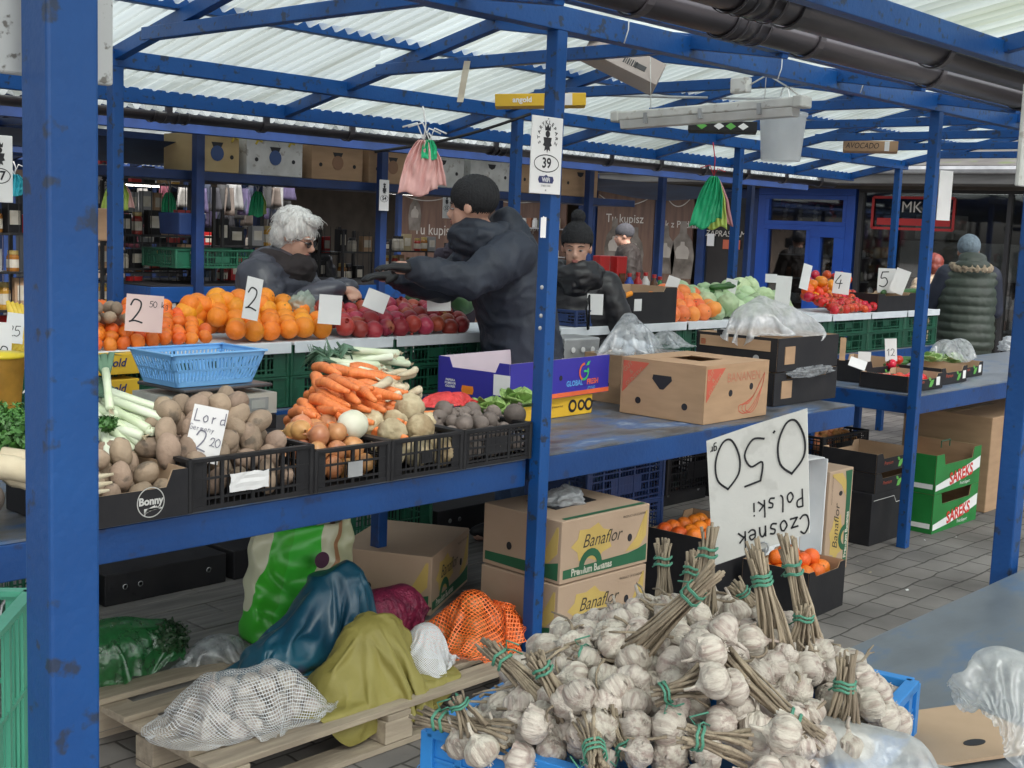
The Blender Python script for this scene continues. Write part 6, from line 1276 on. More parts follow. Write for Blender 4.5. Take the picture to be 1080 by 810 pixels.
g.grid(f, 100, 40); g.build('body', BAGM, t, smooth=True, solid=.001); g = MB(); g.lathe([(.032, 0), (.032, .002)], 20, FM((.02, -.118, .30), (1, 0, .2), (-.2, 0, 1))); g.build('dark_round_print', mat('plum print', (.08, .02, .06), None, 4, .4), t)
GFILM = film('green plastic film', (.03, .34, .08), .42, scale=30)
drape('plastic_bag', lumps(((0, 0, .08), (.20, .11, .12)), ((.16, -.02, .07), (.08, .08, .10)), ((-.18, 0, .05), (.12, .1, .09))), (.50, .30), 76, GFILM, (2.17, 3.80, .125), grow=.55, frames=30, seed=31, bend=8, label='green translucent bag of herbs on the planks beside the near post', cat='plastic bag')
herb((2.34, 3.74, .24), .085, 1500, 'dark leafy herbs bundled inside the green plastic bag', leaf=.010, m=mat('dark herb', (.02, .06, .02), (.01, .03, .01), 9, .5))
drape('plastic_bag', lumps(((0, 0, .04), (.1, .06, .05))), (.24, .16), 40, CLEAR, (2.52, 3.70, .126), grow=.7, frames=24, seed=33, bend=10, label='empty clear plastic bag between the green bag and the teal cloth', cat='plastic bag')
STRG = mat('blue string', (.05, .22, .55), None, 5, .5)
g = MB(); g.tube([(q.x, q.y, .004) for q in spline([(0, 0), (.12, -.02), (.2, .05), (.3, .03), (.33, -.05)])], .002, 5); tag(g.build('blue_string', STRG, None, loc=(2.45, 2.72, 0)), 'thin blue string lying on the paving by the pallet', 'string')
a = at(18, 648, D=3.4); g = MB(); g.tube([(.045*math.cos(k*.42), .02*math.sin(k*.42), .05*math.sin(k*.42)) for k in range(16)], .004, 6); tag(g.build('wire_ring', GALV, None, loc=a, smooth=True), 'pale wire ring hanging left of the nearest post', 'ring')
rr = random.Random(77)
for i in range(46):
    x, y = rr.uniform(3.2, 9), rr.uniform(1.4, 3.4); g = MB(); s_ = rr.uniform(.006, .02); g.add([(-s_, 0, .003), (0, -s_*.5, .003), (s_, 0, .005), (.0, s_*.6, .003)], [(0, 1, 2, 3)]); tag(g.build('litter_scrap', SCR if i % 3 else WHITE, None, loc=(x, y, 0), rz=rr.uniform(0, 6)), 'tiny dry scrap lying on the grey paving', 'litter', 'scraps on the paving')
# ================================================================ HANGING THINGS, SIGNS, LAMPS
def number_plate(loc, rz, w_, h_, num, lbl, detail=True, par=None):
    t = thing('number_plate', lbl, 'sign', loc, rz); g = MB(); g.box((0, 0, 0), (w_, .006, h_)); g.build('plate', WHITE, t, bevel=.002); F = FM((0, -.0036, 0), (1, 0, 0), (0, 0, 1)); s_ = h_/.27
    g = MB(); pts = [(w_*.40*math.cos(k*.2618), -.028*s_+.030*s_*math.sin(k*.2618)) for k in range(25)]
    for a_, b_ in zip(pts, pts[1:]): g.ribbon([a_, b_], .0035*s_, F)
    g.build('oval', INK, t); text(num, .05*s_, F @ Matrix.Translation((0, -.028*s_, .0003)), INK, t, bold=.0012)
    # crowned figure
    g = MB(); c = .065*s_
    g.prism([(x*s_, c+y*s_) for x, y in ((-.014, .022), (-.016, .042), (-.008, .032), (0, .046), (.008, .032), (.016, .042), (.014, .022))], .0006, F); g.lathe([(.012*s_, 0), (.012*s_, .0006)], 16, F @ Matrix.Translation((0, c+.010*s_, 0)))
    g.prism([(x*s_, c+y*s_) for x, y in ((-.022, -.002), (.022, -.002), (.018, -.02), (.024, -.03), (.012, -.034), (.016, -.05), (.004, -.044), (0, -.056), (-.004, -.044), (-.016, -.05), (-.012, -.034), (-.024, -.03), (-.018, -.02))], .0006, F); em = g.build('emblem', INK, t)
    if detail:
        for i, ch in enumerate('STARYKLEPARZ'):
            a_ = R_(205-i*(230/11)-0); a_ = R_(205)-i*R_(230/11); r_ = .050*s_; x, y = r_*math.cos(a_)*.95, c+.0*s_+r_*math.sin(a_)*1.0; text(ch, .019*s_, F @ Matrix.Translation((x, y, .0004)) @ Matrix.Rotation(a_-math.pi/2, 4, 'Z'), INK, em, bold=.0005)
        g = MB(); g.prism([(x*s_, y*s_-.085*s_) for x, y in ((-.036, -.012), (.036, -.012), (.042, 0), (.036, .012), (.01, .012), (0, .018), (-.01, .012), (-.036, .012), (-.042, 0))], .0006, F); wb = g.build('badge', mat('badge blue', (.03, .04, .14), None, 4, .5), t); text('WiFi', .022*s_, F @ Matrix.Translation((0, -.086*s_, .0008)), WHITE, wb, bold=.0006); text('STREFA WIFI', .009*s_, F @ Matrix.Translation((0, -.107*s_, .0005)), INK, t)
        for y in (.128, -.122): g = MB(); g.lathe([(.003, 0), (.003, .002)], 8, F @ Matrix.Translation((0, y*s_, 0))); g.build('screw', GALV, t)
    return t
a = at(576, 164, Y=3.026); number_plate((a.x, 3.026, a.z), 0, .165, .272, '39', 'white plate with crowned emblem and number 39 on the middle post')
for px, py, Y, num, lb, w_, h_ in ((405, 206, 6.9, '54', 'small white emblem plate on the far post left of the pink bags', .09, .22), (110, 194, 7.8, '22', 'small emblem plate at the left behind the nearest post', .11, .26), (471, 217, 9.5, '55', 'small emblem plate above the woman far behind the man', .11, .26), (-1, 178, 4.5, '37', 'emblem plate cut by the left picture edge', .1, .24), (626, 210, 13, '', 'tiny white plate on the wall left of the printed panel', .1, .15)):
    p = at(px, py, Y=Y); number_plate(p, 0, w_, h_, num or '58', lb, detail=False)
p = at(995, 206, Y=3.01); g = MB(); g.box((0, 0, 0), (.11, .004, .27), 0); tag(g.build('blank_plate', WHITE, None, loc=(6.74, 3.02, p.z), rz=-.25), 'blank white plate fixed to the post right of the mirror shop', 'sign')
bpy.data.objects['blank_plate']['label'] = 'blank white plate beside the right hand post, seen from its side'
# post stickers and bolts
def post_bits(px, py, Y, lbl):
    p = at(px, py, Y=Y); g = MB(); g.lathe([(.008, 0), (.008, .004), (.004, .006)], 10, FM((p.x, p.y, p.z), (1, 0, 0), (0, 0, 1))); g.build('bolt', GALV, can, world=True)
for px, py in ((571, 303), (570, 333), (569, 346)): post_bits(px, py, 3.032, '')
g = MB(); g.grid(lambda u, v: (.03*(u-.5)+.004*nz((u*9, v*9, 0)), 0, .075*(v-.5)+.006*nz((u*9, 2, v*5))), 6, 9); p = at(573, 240, Y=3.03); g.build('torn_sticker', WHITE, can, loc=None).location = Vector((p.x, 3.030, p.z))-Vector((3.5, 3.06, 0))
# hanging bags
def hang(lbl, px, py_top, py_bot, Y, mats, wpx, tie=WHITE, string_top=None, name='hanging_bags'):
    p = at(px, py_top, Y=Y); D = (p-CAMP).dot(_f); h = (py_bot-py_top)/FPX*D; w_ = wpx/FPX*D; yaw = math.atan2(p.y, p.x)-math.pi/2; t = thing(name, lbl, 'bags', p, yaw)
    for k, m in enumerate(mats):
        sh = (k-(len(mats)-1)/2)*w_*.22; g = MB(); ln = h*(1-.08*(k % 3))
        def f(u, v): 
            ww = w_*(.30+.62*min(1, v*2.2)**.6)*.8; pl = math.sin(u*9*math.pi+k)*.035*w_*(1.2-v)*1.5; return ((u-.5)*ww+sh*v+.03*w_*nz((u*3, v*3, k)), pl+.03*k-.02+.06*w_*nz((u*4, v*4, k+3)), -ln*v+.04*h*math.sin(u*7+k)*v)
        g.grid(f, 40, 24); g.build('bag', m, t, smooth=True, solid=.002)
    q = at(px-1, string_top or py_top-30, Y=Y)-p; q = Matrix.Rotation(-yaw, 3, 'Z') @ q
    g = MB(); g.tube([(0, 0, -.01), q*.5+Vector((.01, 0, 0)), q], .0035, 6); g.tube([(-.09, 0, .05), (-.03, 0, .07), (0, 0, .0), (.02, 0, .05), (.07, 0, .03)], .004, 6); g.build('tie', tie, t, smooth=True); return t
def bagm(n, c, c2=None): return mat(n, c, c2, 7, .35, .5, 14, trans=0)
PK = bagm('pink bag', (.78, .46, .43), (.70, .38, .36)); GR1 = bagm('green bag', (.02, .50, .22), (.015, .36, .16)); YG = bagm('lime bag', (.45, .62, .12)); PKR = bagm('rose bag', (.50, .22, .24)); SKY_ = bagm('turquoise bag', (.04, .5, .62))
hang('pink plastic bags with one green tuft hanging by a white string', 447, 148, 205, 3.9, [PK, PK, PK], 44, string_top=112)
hang('small green tuft tied over the hanging pink bags', 453, 148, 168, 3.88, [GR1], 22, string_top=140)
hang('green and rose plastic bags tied with red string near the second rear post', 753, 186, 240, 4.6, [GR1, GR1, GR1, YG, PKR], 29, mat('red string', (.6, .03, .06), None, 4, .5), 150)
hang('lime and pink bags hanging far behind the first rear post', 124, 190, 225, 7.2, [YG, YG, PK], 30, string_top=170); hang('single green bag hanging far behind the mandarins', 178, 203, 228, 8.5, [GR1], 20, string_top=190)
hang('green bag hanging above the white haired woman', 272, 202, 228, 7.6, [GR1, YG], 20, string_top=185); hang('pair of turquoise bags at the left picture edge', 15, 184, 206, 6.2, [SKY_, SKY_], 28, string_top=170)
# bucket
BK = film('frosted white bucket', (.88, .90, .92), .62, scale=2)
p = at(823, 170, Y=3.9); t = thing('hanging_bucket', 'frosted white plastic bucket hanging by its handle from the roof', 'bucket', p); k = (p-CAMP).dot(_f)/FPX
g = MB(); g.lathe([(.0, .001), (20*k, 0), (20.5*k, .004), (24*k, 46*k), (25.5*k, 46.5*k), (25.5*k, 50*k), (23.6*k, 50*k), (23.5*k, 44*k), (20*k, .01)], 32, cap=False); g.build('body', BK, t, smooth=True)
g = MB(); g.tube([(-25*k*math.cos(a_*.393)*.7, -25*k*math.cos(a_*.393)*.7, 48*k+30*k*math.sin(a_*.393)) for a_ in range(9)], .0035, 6); g.build('handle', WHITE, t, smooth=True)
# fluorescent lamp
XL = 5.15; a = at(650, 128, X=XL); b = at(850, 112, X=XL); L = (b-a).length; c = (a+b)/2
t = thing('tube_lamp', 'long unlit tube lamp hanging from the canopy beside the bucket', 'lamp', c, math.atan2((b-a).y, (b-a).x)); t.rotation_euler[1] = -math.asin((b-a).z/L)
g = MB(); g.box((0, 0, .02), (L, .085, .045)); g.box((L/2-.02, 0, .02), (.05, .095, .055)); g.box((-L/2+.02, 0, .02), (.05, .095, .055)); g.build('housing', WHT, t, bevel=.008)
g = MB(); g.prism([(-.04, 0), (-.03, -.04), (.03, -.04), (.04, 0)], L-.1, Matrix(((0, 0, 1, -L/2+.05), (1, 0, 0, 0), (0, 1, 0, -.003), (0, 0, 0, 1)))); g.build('diffuser', mat('milky diffuser', (.62, .63, .62), (.5, .5, .48), 9, .3), t, bevel=.003)
for s_ in (-.3, 0, .3): g = MB(); g.box((L*s_, 0, 0), (.02, .1, .05)); g.build('clip', GALV, t)
g = MB(); g.box((L*.18, 0, .12), (.09, .05, .07)); g.build('junction_box', WHT, t, bevel=.006)
g = MB(); g.tube([(L*.18, 0, .1), (L*.3, .02, .16), (L*.4, 0, .1), (L*.46, .02, .05)], .004, 6); g.tube([(-L*.3, 0, .04), (-L*.31, 0, .3)], .002, 5); g.tube([(L*.3, 0, .04), (L*.31, 0, .3)], .002, 5); g.build('cable', WHT, t, smooth=True)
# cartons in the roof
def roof_box(px, py, D, wpx, hpx, roll, m, lbl, depth=.2, tilt=0):
    p = at(px, py, D=D); k = D/FPX; yaw = math.atan2(p.y, p.x)-math.pi/2; t = thing('roof_carton', lbl, 'box', p); t.rotation_euler = Euler((tilt, roll, yaw)); g = MB(); g.box((0, depth/2, 0), (wpx*k, depth, hpx*k)); g.build('carton', m, t, bevel=.003); return t, wpx*k, hpx*k
t, w_, h_ = roof_box(660, 60, 6.3, 84, 30, .42, mat('greyish carton', (.34, .29, .27), (.29, .25, .235), 3, .8), 'large greyish carton lying tilted on the roof ties', .10, -.55)
g = MB()
for i in range(7): g.box((w_*.0+.011*i, -.002, -h_*.12), (.004 if i % 2 else .007, .002, h_*.26))
g.box((w_*.22, -.002, -h_*.12), (.06, .002, .03)); g.build('barcode', INK, t)
t, w_, h_ = roof_box(570, 105, 6.0, 96, 13, -.05, YEL, 'long yellow carton lying across the rear beam', .16); text('angold', .035, FM((-w_*.2, -.002, 0), (1, 0, 0), (0, 0, 1)), WHITE, t, bold=.001); g = MB(); g.box((w_*.28, -.001, 0), (.06, .003, .055)); g.build('white_patch', WHITE, t)
t, w_, h_ = roof_box(762, 133, 7.2, 72, 11, .0, BLKC, 'dark printed carton lying on the beam above the green bags', .2)
for s_ in (-.3, -.05, .12, .3): g = MB(); g.prism([(-.03, 0), (0, .02), (.03, 0), (0, -.02)], .002, FM((w_*s_, -.001, 0), (1, 0, 0), (0, 0, 1))); g.build('print', WHITE if s_ in (-.05, .3) else LEAFG, t)
t, w_, h_ = roof_box(918, 154, 9.5, 56, 11, 0, CARD, 'brown carton lying on the rear beam at the canopy end', .25); text('AVOCADO', .06, FM((-.06, -.002, 0), (1, 0, 0), (0, 0, 1)), INK, t, shear=.2, sx=.8); g = MB(); g.box((w_*.3, -.001, 0), (.035, .003, h_*.9)); g.build('white_patch', WHITE, t)
p = at(489, 86, D=5.9); g = MB(); g.grid(lambda u, v: (.03*(u-.5)+.02*(v-.5)*-1.4, .004*math.sin(v*9), -.19*(v-.5)), 4, 10); o = g.build('masking_tape', mat('tape', (.5, .45, .36), None, 5, .6), None, loc=p, rz=YAW-math.pi/2, solid=.001); tag(o, 'pale strip of tape dangling from a roof tie', 'tape')
for i, (a, b, lb) in enumerate((((600, 99, 4.6), (1000, 99, 4.3), 'grey cable run under the roof above the tube lamp'), ((395, 160, 5.3), (560, 120, 4.7), 'black cable sagging under the rear beam'))):
    A = at(a[0], a[1], Y=a[2]); B = at(b[0], b[1], Y=b[2]); g = MB(); g.tube([A.lerp(B, k/10)+Vector((0, 0, -.03*math.sin(k*math.pi/10))) for k in range(11)], .009, 6); tag(g.build('cable', GALV if i == 0 else BLKP, None, smooth=True, loc=A, world=True), lb, 'cable')
for px, py, Y in ((660, 20, 3.06), (560 + 262, 62, 3.06), (909, 78, 3.06)):
    p = at(px, py, Y=Y-.04); g = MB(); g.tube([(0, 0, .07), (.008, -.01, .03), (.006, -.01, -.04), (-.003, 0, -.09)], .0025, 5); tag(g.build('white_tie', WHITE, None, loc=p, smooth=True), 'thin white string looped round the front roof beam', 'string', 'white strings on the roof beam')
# ================================================================ FAR CLUTTER: racks of jars, garments
WIRE = mat('rack wire', (.05, .05, .052), (.03, .03, .032), 5, .4, metal=.5)
JM = [mat('jar amber', (.30, .12, .02), None, 5, .25), mat('jar dark', (.05, .03, .02), None, 5, .25), mat('jar honey', (.52, .28, .04), None, 5, .25), mat('jar pale', (.5, .46, .38), None, 5, .3), mat('jar red', (.35, .03, .02), None, 5, .3), mat('lid gold', (.4, .3, .1), None, 5, .3), mat('lid black', (.02, .02, .02), None, 5, .3), mat('paper label', (.58, .55, .48), (.5, .45, .35), 20, .6)]
def jar_mesh(k):
    g = MB(); g.cur = 0; g.lathe([(.034, 0), (.037, .01), (.037, .09), (.028, .105)], 10); g.cur = 1; g.lathe([(.031, .105), (.031, .128)], 10); g.cur = 2; g.lathe([(.0378, .025), (.0378, .075)], 10, cap=False)
    o = g.build('jar', [JM[k % 5], JM[5+k % 2], JM[7]]); me = o.data; bpy.data.objects.remove(o); return me
JARS = [jar_mesh(k) for k in range(6)]
def pack_mesh(c):
    g = MB(); g.box((0, 0, .075), (.10, .05, .15)); g.cur = 1; g.box((0, -.0262, .08), (.07, .002, .07)); o = g.build('pack', [c, JM[7]]); me = o.data; bpy.data.objects.remove(o); return me
PACKS = [pack_mesh(BT[0]), pack_mesh(CARD), pack_mesh(BLKP), pack_mesh(mat('pack grey', (.3, .3, .3), None, 4, .5)), pack_mesh(mat('pack tan', (.45, .36, .2), None, 4, .5))]
rr = random.Random(55)
def rack(x0, x1, y, zs, lbl, d=.3, top=1.9, kinds='jars'):
    t = thing('wire_rack', lbl, 'rack', ((x0+x1)/2, y, 0)); g = MB()
    for x in (x0, x1):
        for yy in (y, y+d): g.box((x, yy, top/2), (.02, .02, top))
    for z in zs:
        g.box(((x0+x1)/2, y+d/2, z-.006), (x1-x0, d, .006)); g.box(((x0+x1)/2, y, z), (x1-x0, .008, .012))
    n = int((x1-x0)/.06)
    for i in range(n): g.box((x0+(i+.5)*(x1-x0)/n, y-.002, (zs[0]+top)/2 if kinds == 'cage' else zs[0]+.15), (.004, .004, (top-zs[0]) if kinds == 'cage' else .3))
    g.build('frame', WIRE, t, world=True)
    for z in zs:
        x = x0+.05
        while x < x1-.04:
            if rr.random() < .6 if z < 1.45 else rr.random() < .25: me = rr.choice(JARS); nm, ct, st = 'food_jar', 'jar', .085
            else: me = rr.choice(PACKS); nm, ct, st = 'food_packet', 'packet', .12
            o = bpy.data.objects.new(nm, me); COL.objects.link(o); o.location = (x, y+rr.uniform(.06, .12), z); o.rotation_euler[2] = rr.uniform(-.3, .3); s_ = rr.uniform(.85, 1.25); o.scale = (1, 1, s_)
            tag(o, ('jar with pale label' if nm == 'food_jar' else 'upright packet')+' on the '+lbl, ct, 'goods on the '+lbl); x += st*rr.uniform(1, 1.25)
rack(4.15, 4.98, 7.4, (.9, 1.12, 1.34, 1.56), 'wire rack behind the first rear post', kinds='cage')
rack(5.05, 5.60, 7.4, (1.0, 1.25, 1.5), 'dark rack beside the wire rack', kinds='jars', top=1.75)
rack(2.75, 3.5, 7.0, (.9, 1.12, 1.34, 1.56), 'wire rack at the left picture edge', kinds='cage')
def rx(px, Y): return at(px, 250, Y=Y).x
rack(rx(326, 8.4), rx(358, 8.4), 8.4, (.75, .98, 1.2, 1.42), 'tall rack right of the white haired woman', kinds='cage', top=1.65)
rack(rx(362, 8.0), rx(398, 8.0), 8.0, (.75, .98, 1.2, 1.45), 'rack of packets left of the far post', kinds='cage', top=1.62)
rack(rx(412, 10), rx(470, 10), 10.0, (.7, .95, 1.2, 1.4), 'low rack in front of the printed panel', kinds='jars', top=1.5)
rack(rx(206, 10.4), rx(262, 10.4), 10.4, (.9, 1.15, 1.4), 'far rack of goods under the clothes stall, left part', kinds='jars', top=1.6)
rack(rx(264, 10.2), rx(330, 10.2), 10.2, (.9, 1.15, 1.4), 'far rack of goods under the clothes stall, right part', kinds='jars', top=1.6)
rack(rx(110, 9.6), rx(200, 9.6), 9.6, (1.2, 1.45, 1.7, 1.95), 'tall far rack of goods behind the mandarins', kinds='jars', top=2.1)
t = put_crate(.7, .4, .12, GRNP, (at(235, 277, Y=7.0).x, 7.2, at(235, 283, Y=7.0).z), 0, 'green tray on the stall behind the white haired woman')
p = at(240, 300, Y=7.0); table(p.x-.6, p.x+1.6, 6.95, 7.8, 'dark blue table of the stall behind the white haired woman', BLKC, ((p.x-.5, 7.0), (p.x+1.5, 7.0)), z=p.z)
GM = [mat('garment %d' % i, c, tuple(x*.6 for x in c), 6, .85) for i, c in enumerate(((.30, .29, .27), (.06, .06, .07), (.16, .13, .11), (.10, .08, .16), (.16, .04, .06), (.30, .30, .29), (.04, .05, .08), (.05, .05, .05)))]
for i in range(52):
    px = 205+(i*37 % 105) if i % 4 else 108+(i*13 % 90); row = i % 3; p = at(px, 196+17*row+rr.uniform(-4, 4), Y=10.6+.4*row); g = MB(); w_ = rr.uniform(.05, .12); h_ = rr.uniform(.15, .3)
    g.grid(lambda u, v: ((u-.5)*w_*2*(.5+.5*v), .05*math.sin(u*8+i), -h_*v), 8, 5)
    tag(g.build('hanging_garment', GM[i % 8], None, smooth=True, loc=p, solid=.02), 'small garment hanging in the clothes stall far behind', 'garment', 'garments in the far clothes stall')
for i, (px, Y, wv, hv, m_, lb) in enumerate(((14, 7.6, .5, .12, BT[0], 'red carton at the left picture edge behind the post'), (192, 7.1, .2, .14, NAVY, 'blue folded bag on top of the wire rack'), (84, 7.2, .3, .2, CARD, 'grey carton behind the mandarins'))):
    p = at(px, 236, Y=Y); t = thing('goods_box', lb, 'box', (p.x, Y, p.z-hv/2)); g = MB(); g.box((0, 0, hv/2), (wv, .25, hv), taper=.92); g.build('carton', m_, t, bevel=.01)
lamp_tube(at(65 + 350, 203, Y=12.5), (1, .1), 1.1, 'lit tube lamp in the far shop left of the pink bags')
lamp_tube(at(120, 193, Y=14), (1, .1), 1.5, 'lit tube lamp far behind the nearest post')
p = at(590, 208, Y=12.5); t = thing('bulb_lamp', 'small warm glowing bulb behind the middle post', 'lamp', p); g = MB(); g.ell((0, 0, 0), .04, 12); g.build('bulb', mat('warm bulb', (1, .75, .4), (1, .75, .4), 1, .5, emit=9), t, smooth=True); g = MB(); g.tube([(0, 0, .03), (0, 0, .5)], .006, 6); g.build('cord', BLKP, t)
# ================================================================ PEOPLE
def person(label, loc, heading, H, pose, wear, vox=.0085, detail=True):
    """figure facing +X in its own frame; joints in metres for a 1.75 m body, scaled to H"""
    k = H/1.75; S = lambda p: Vector(p)*k; t = thing('person', label, 'person', loc, heading)
    skin = wear.get('skin', SKIN); ln = pose.get('lean', 0)
    hip = Vector((0, 0, .95)); ch = Vector((math.sin(ln)*.36, 0, .95+math.cos(ln)*.36)); nk = ch+Vector((math.sin(ln*1.3)*.15, 0, math.cos(ln*1.3)*.15)); hd = nk+Vector((.035+math.sin(ln+pose.get('nod', 0))*.12, 0, .135+.0*ln))
    yawh, nod = pose.get('turn', 0), pose.get('nod', 0)
    sh = {s: ch+Vector((0, s*.175, .09)) for s in (1, -1)}
    el = {1: Vector(pose['el_l']), -1: Vector(pose['el_r'])}; wr = {1: Vector(pose['wr_l']), -1: Vector(pose['wr_r'])}
    knee = pose.get('knee', {1: (.03, .1, .5), -1: (.03, -.1, .5)}); ank = pose.get('ank', {1: (-.02, .11, .09), -1: (.0, -.11, .09)})
    g = MB()
    def limb(pts, rs, n=14, gg=None):
        gg = gg or g; gg.tube([S(p) for p in pts], [r*k for r in rs], n)
        for p, r in zip(pts, rs): gg.ell(S(p), r*k*.99, n)
    # trunk
    limb([hip, hip.lerp(ch, .5), ch], [.145, .135, .14]); limb([ch+Vector((0, -.13, .06)), ch+Vector((0, .13, .06))], [.07, .07]); limb([ch+Vector((0, 0, .08)), nk, hd+Vector((-.02, 0, -.06))], [.075, .058, .055])
    for s in (1, -1):
        limb([sh[s], sh[s].lerp(el[s], .5), el[s], el[s].lerp(wr[s], .4), wr[s]], [.06, .05, .043, .042, .028])
        limb([Vector((0, s*.09, .92)), Vector(knee[s]), Vector(knee[s]).lerp(Vector(ank[s]), .35), Vector(ank[s])], [.095, .062, .06, .042]); limb([Vector(ank[s])+Vector((-.03, 0, -.04)), Vector(ank[s])+Vector((.15, 0, -.055))], [.04, .035])
    # head
    Rh = Euler((0, nod, yawh)).to_matrix(); hs = 1.0
    def H_(p): return S(hd)+Rh @ (Vector(p)*k*hs)
    def E_(c, r, n=18): g.ell(H_(c), tuple(x*k*hs for x in r), n, R=Rh)
    E_((-.012, 0, .035), (.098, .076, .088)); E_((.03, 0, -.035), (.062, .058, .078)); E_((.066, 0, -.09), (.022, .026, .02)); E_((.075, 0, .022), (.018, .05, .013)); E_((.055, .033, -.02), (.026, .022, .026)); E_((.055, -.033, -.02), (.026, .022, .026)); E_((.082, 0, -.058), (.016, .024, .014))
    g.tube([H_((.088, 0, .015)), H_((.103, 0, -.012)), H_((.112, 0, -.028))], [.008*k, .011*k, .013*k], 10); E_((.103, 0, -.03), (.014, .017, .011))
    for s in (1, -1): E_((-.005, s*.078, -.002), (.019, .009, .031))
    # hands: palm, four fingers, thumb
    gh = MB()
    for s in (1, -1):
        d = (wr[s]-el[s]).normalized(); hdv = Vector(pose.get('hand_l' if s == 1 else 'hand_r', d)).normalized(); up = Vector(pose.get('palm', (0, 0, 1))); side = hdv.cross(up).normalized()*s; up = side.cross(hdv).normalized()*s
        for G in ((g,) if not wear.get('gloves') else (g, gh)):
            f_ = 1.0 if G is g else 1.25
            if G is g and wear.get('gloves'): limb([wr[s], wr[s]+hdv*.06], [.026, .03], gg=G); continue
            c = wr[s]+hdv*.05; Rm = Matrix((hdv, side, up)).transposed(); G.ell(S(c), (.052*k*f_, .042*k*f_, .019*k*f_), 14, R=Rm); G.tube([S(wr[s]-hdv*.03), S(wr[s]+hdv*.03)], [.029*k*f_, .03*k*f_], 12)
            for i, (o_, L_) in enumerate(((.030, .068), (.011, .078), (-.010, .072), (-.030, .056))):
                cu = pose.get('curl', .5); b = wr[s]+hdv*.088+side*o_; p1 = b+hdv*L_*.45-up*L_*.10*cu; p2 = p1+(hdv*(1-.5*cu)-up*.7*cu).normalized()*L_*.33; p3 = p2+(hdv*(1-.9*cu)-up*1.1*cu).normalized()*L_*.28
                G.tube([S(q) for q in (b-hdv*.02, b, p1, p2, p3)], [x*k*f_ for x in (.0105, .010, .0095, .0088, .0065)], 9)
            th = wr[s]+hdv*.02+side*.035; G.tube([S(q) for q in (wr[s]+hdv*.01+side*.015, th, th+(hdv*.7+side*.7-up*.3*1).normalized()*.035, th+(hdv*.95+side*.35-up*.5).normalized()*.062)], [x*k*f_ for x in (.015, .0135, .0115, .008)], 9)
    body = remeshed(g, vox*k if detail else .013, 'body', skin, t, smooth_it=2)
    if wear.get('gloves'): remeshed(gh, .006, 'gloves', wear['gloves'], t, smooth_it=1)
    def part(name, m, fn, parent=None, smooth=True): q = MB(); fn(q); return q.build(name, m, parent or body, smooth=smooth)
    # face
    eyes = MB(); ir = MB(); br = MB()
    for s in (1, -1):
        eyes.ell(H_((.0795, s*.031, .0)), (.010*k, .0125*k, .0052*k), 12, R=Rh); ir.ell(H_((.088, s*.031, -.0005)), (.0035*k, .0060*k, .0048*k), 10, R=Rh); br.tube([H_((.090, s*.014, .021)), H_((.089, s*.032, .027)), H_((.074, s*.050, .021))], [.003*k, .0042*k, .002*k], 6)
    eyes.build('eyes', mat('eye white', (.40, .37, .35), None, 5, .3), body, smooth=True); ir.build('irises', mat('iris', (.05, .035, .03), None, 5, .2), body, smooth=True); br.build('eyebrows', wear.get('brow', HAIRD), body, smooth=True)
    part('lips', LIPS, lambda q: (q.ell(H_((.095, 0, -.054)), (.006*k, .021*k, .0045*k), 12, R=Rh), q.ell(H_((.094, 0, -.062)), (.006*k, .018*k, .005*k), 12, R=Rh)))
    # clothes
    c = wear.get('coat')
    if c:
        q = MB(); sc = wear.get('bulk', 1.0); hem = wear.get('hem', .62)
        limb([Vector((-.01, 0, hem)), Vector((0, 0, .85)), hip.lerp(ch, .35), hip.lerp(ch, .75), ch+Vector((0, 0, .03))], [.175*sc, .182*sc, .172*sc, .178*sc, .16*sc], 22, q)
        q.v = [Vector((v.x*.86 if True else v.x, v.y*1.12, v.z)) for v in q.v]
        limb([ch+Vector((-.005, -.15, .075)), ch+Vector((-.005, 0, .1)), ch+Vector((-.005, .15, .075))], [.082*sc, .1, .082*sc], 16, q)
        for s in (1, -1): 
            if not wear.get('sleeve'): limb([sh[s]+Vector((0, 0, -.01)), sh[s].lerp(el[s], .5), el[s], el[s].lerp(wr[s], .5), wr[s]-(wr[s]-el[s]).normalized()*.02], [.088*sc, .08*sc, .068*sc, .06*sc, .05*sc], 16, q)
        if wear.get('hood'): q.ell(S(nk+Vector((-.09, 0, .02))), (.10*k, .14*k, .10*k), 18); q.ell(S(nk+Vector((-.075, 0, .085))), (.06*k, .11*k, .06*k), 18); q.ell(S(nk+Vector((.0, .08, .0))), (.07*k, .045*k, .06*k), 12); q.ell(S(nk+Vector((.0, -.08, .0))), (.07*k, .045*k, .06*k), 12)
        if wear.get('hood_up'): q.ell(H_((-.045, 0, .02)), (.115*k, .105*k, .12*k), 18)
        if wear.get('collar'): q.tube([S(nk+Vector((.10*math.cos(a*.5236), .10*math.sin(a*.5236), -.02+.03*math.cos(a*.5236)*-1))) for a in range(13)], .032*k, 10)
        pf = wear.get('puff', 0); wv = wear.get('wrinkle', .010)
        def dsp(p, n_):
            q5 = p+Vector((nz(p, 4, 1), nz(p, 4, 2), nz(p, 4, 3)))*.08; r = wv*(fbm(p, 5, 3, 3)*.7+1.0*max(0, 1-abs(nz(Vector((q5.x, q5.y*.8, q5.z*1.3)), 7, 5))*4)+.5*max(0, 1-abs(nz(q5, 15, 9))*4))
            if pf:
                side_ = abs(p.y) > .24*k; w_ = p.z if not side_ else (p-S(sh[1 if p.y > 0 else -1])).length
                r += pf*(abs(math.sin(w_*math.pi/.075+nz(p, 2)*.5))**.5-.6)
            return r
        remeshed(q, .012, 'coat', c, body, disp=dsp, smooth_it=3)
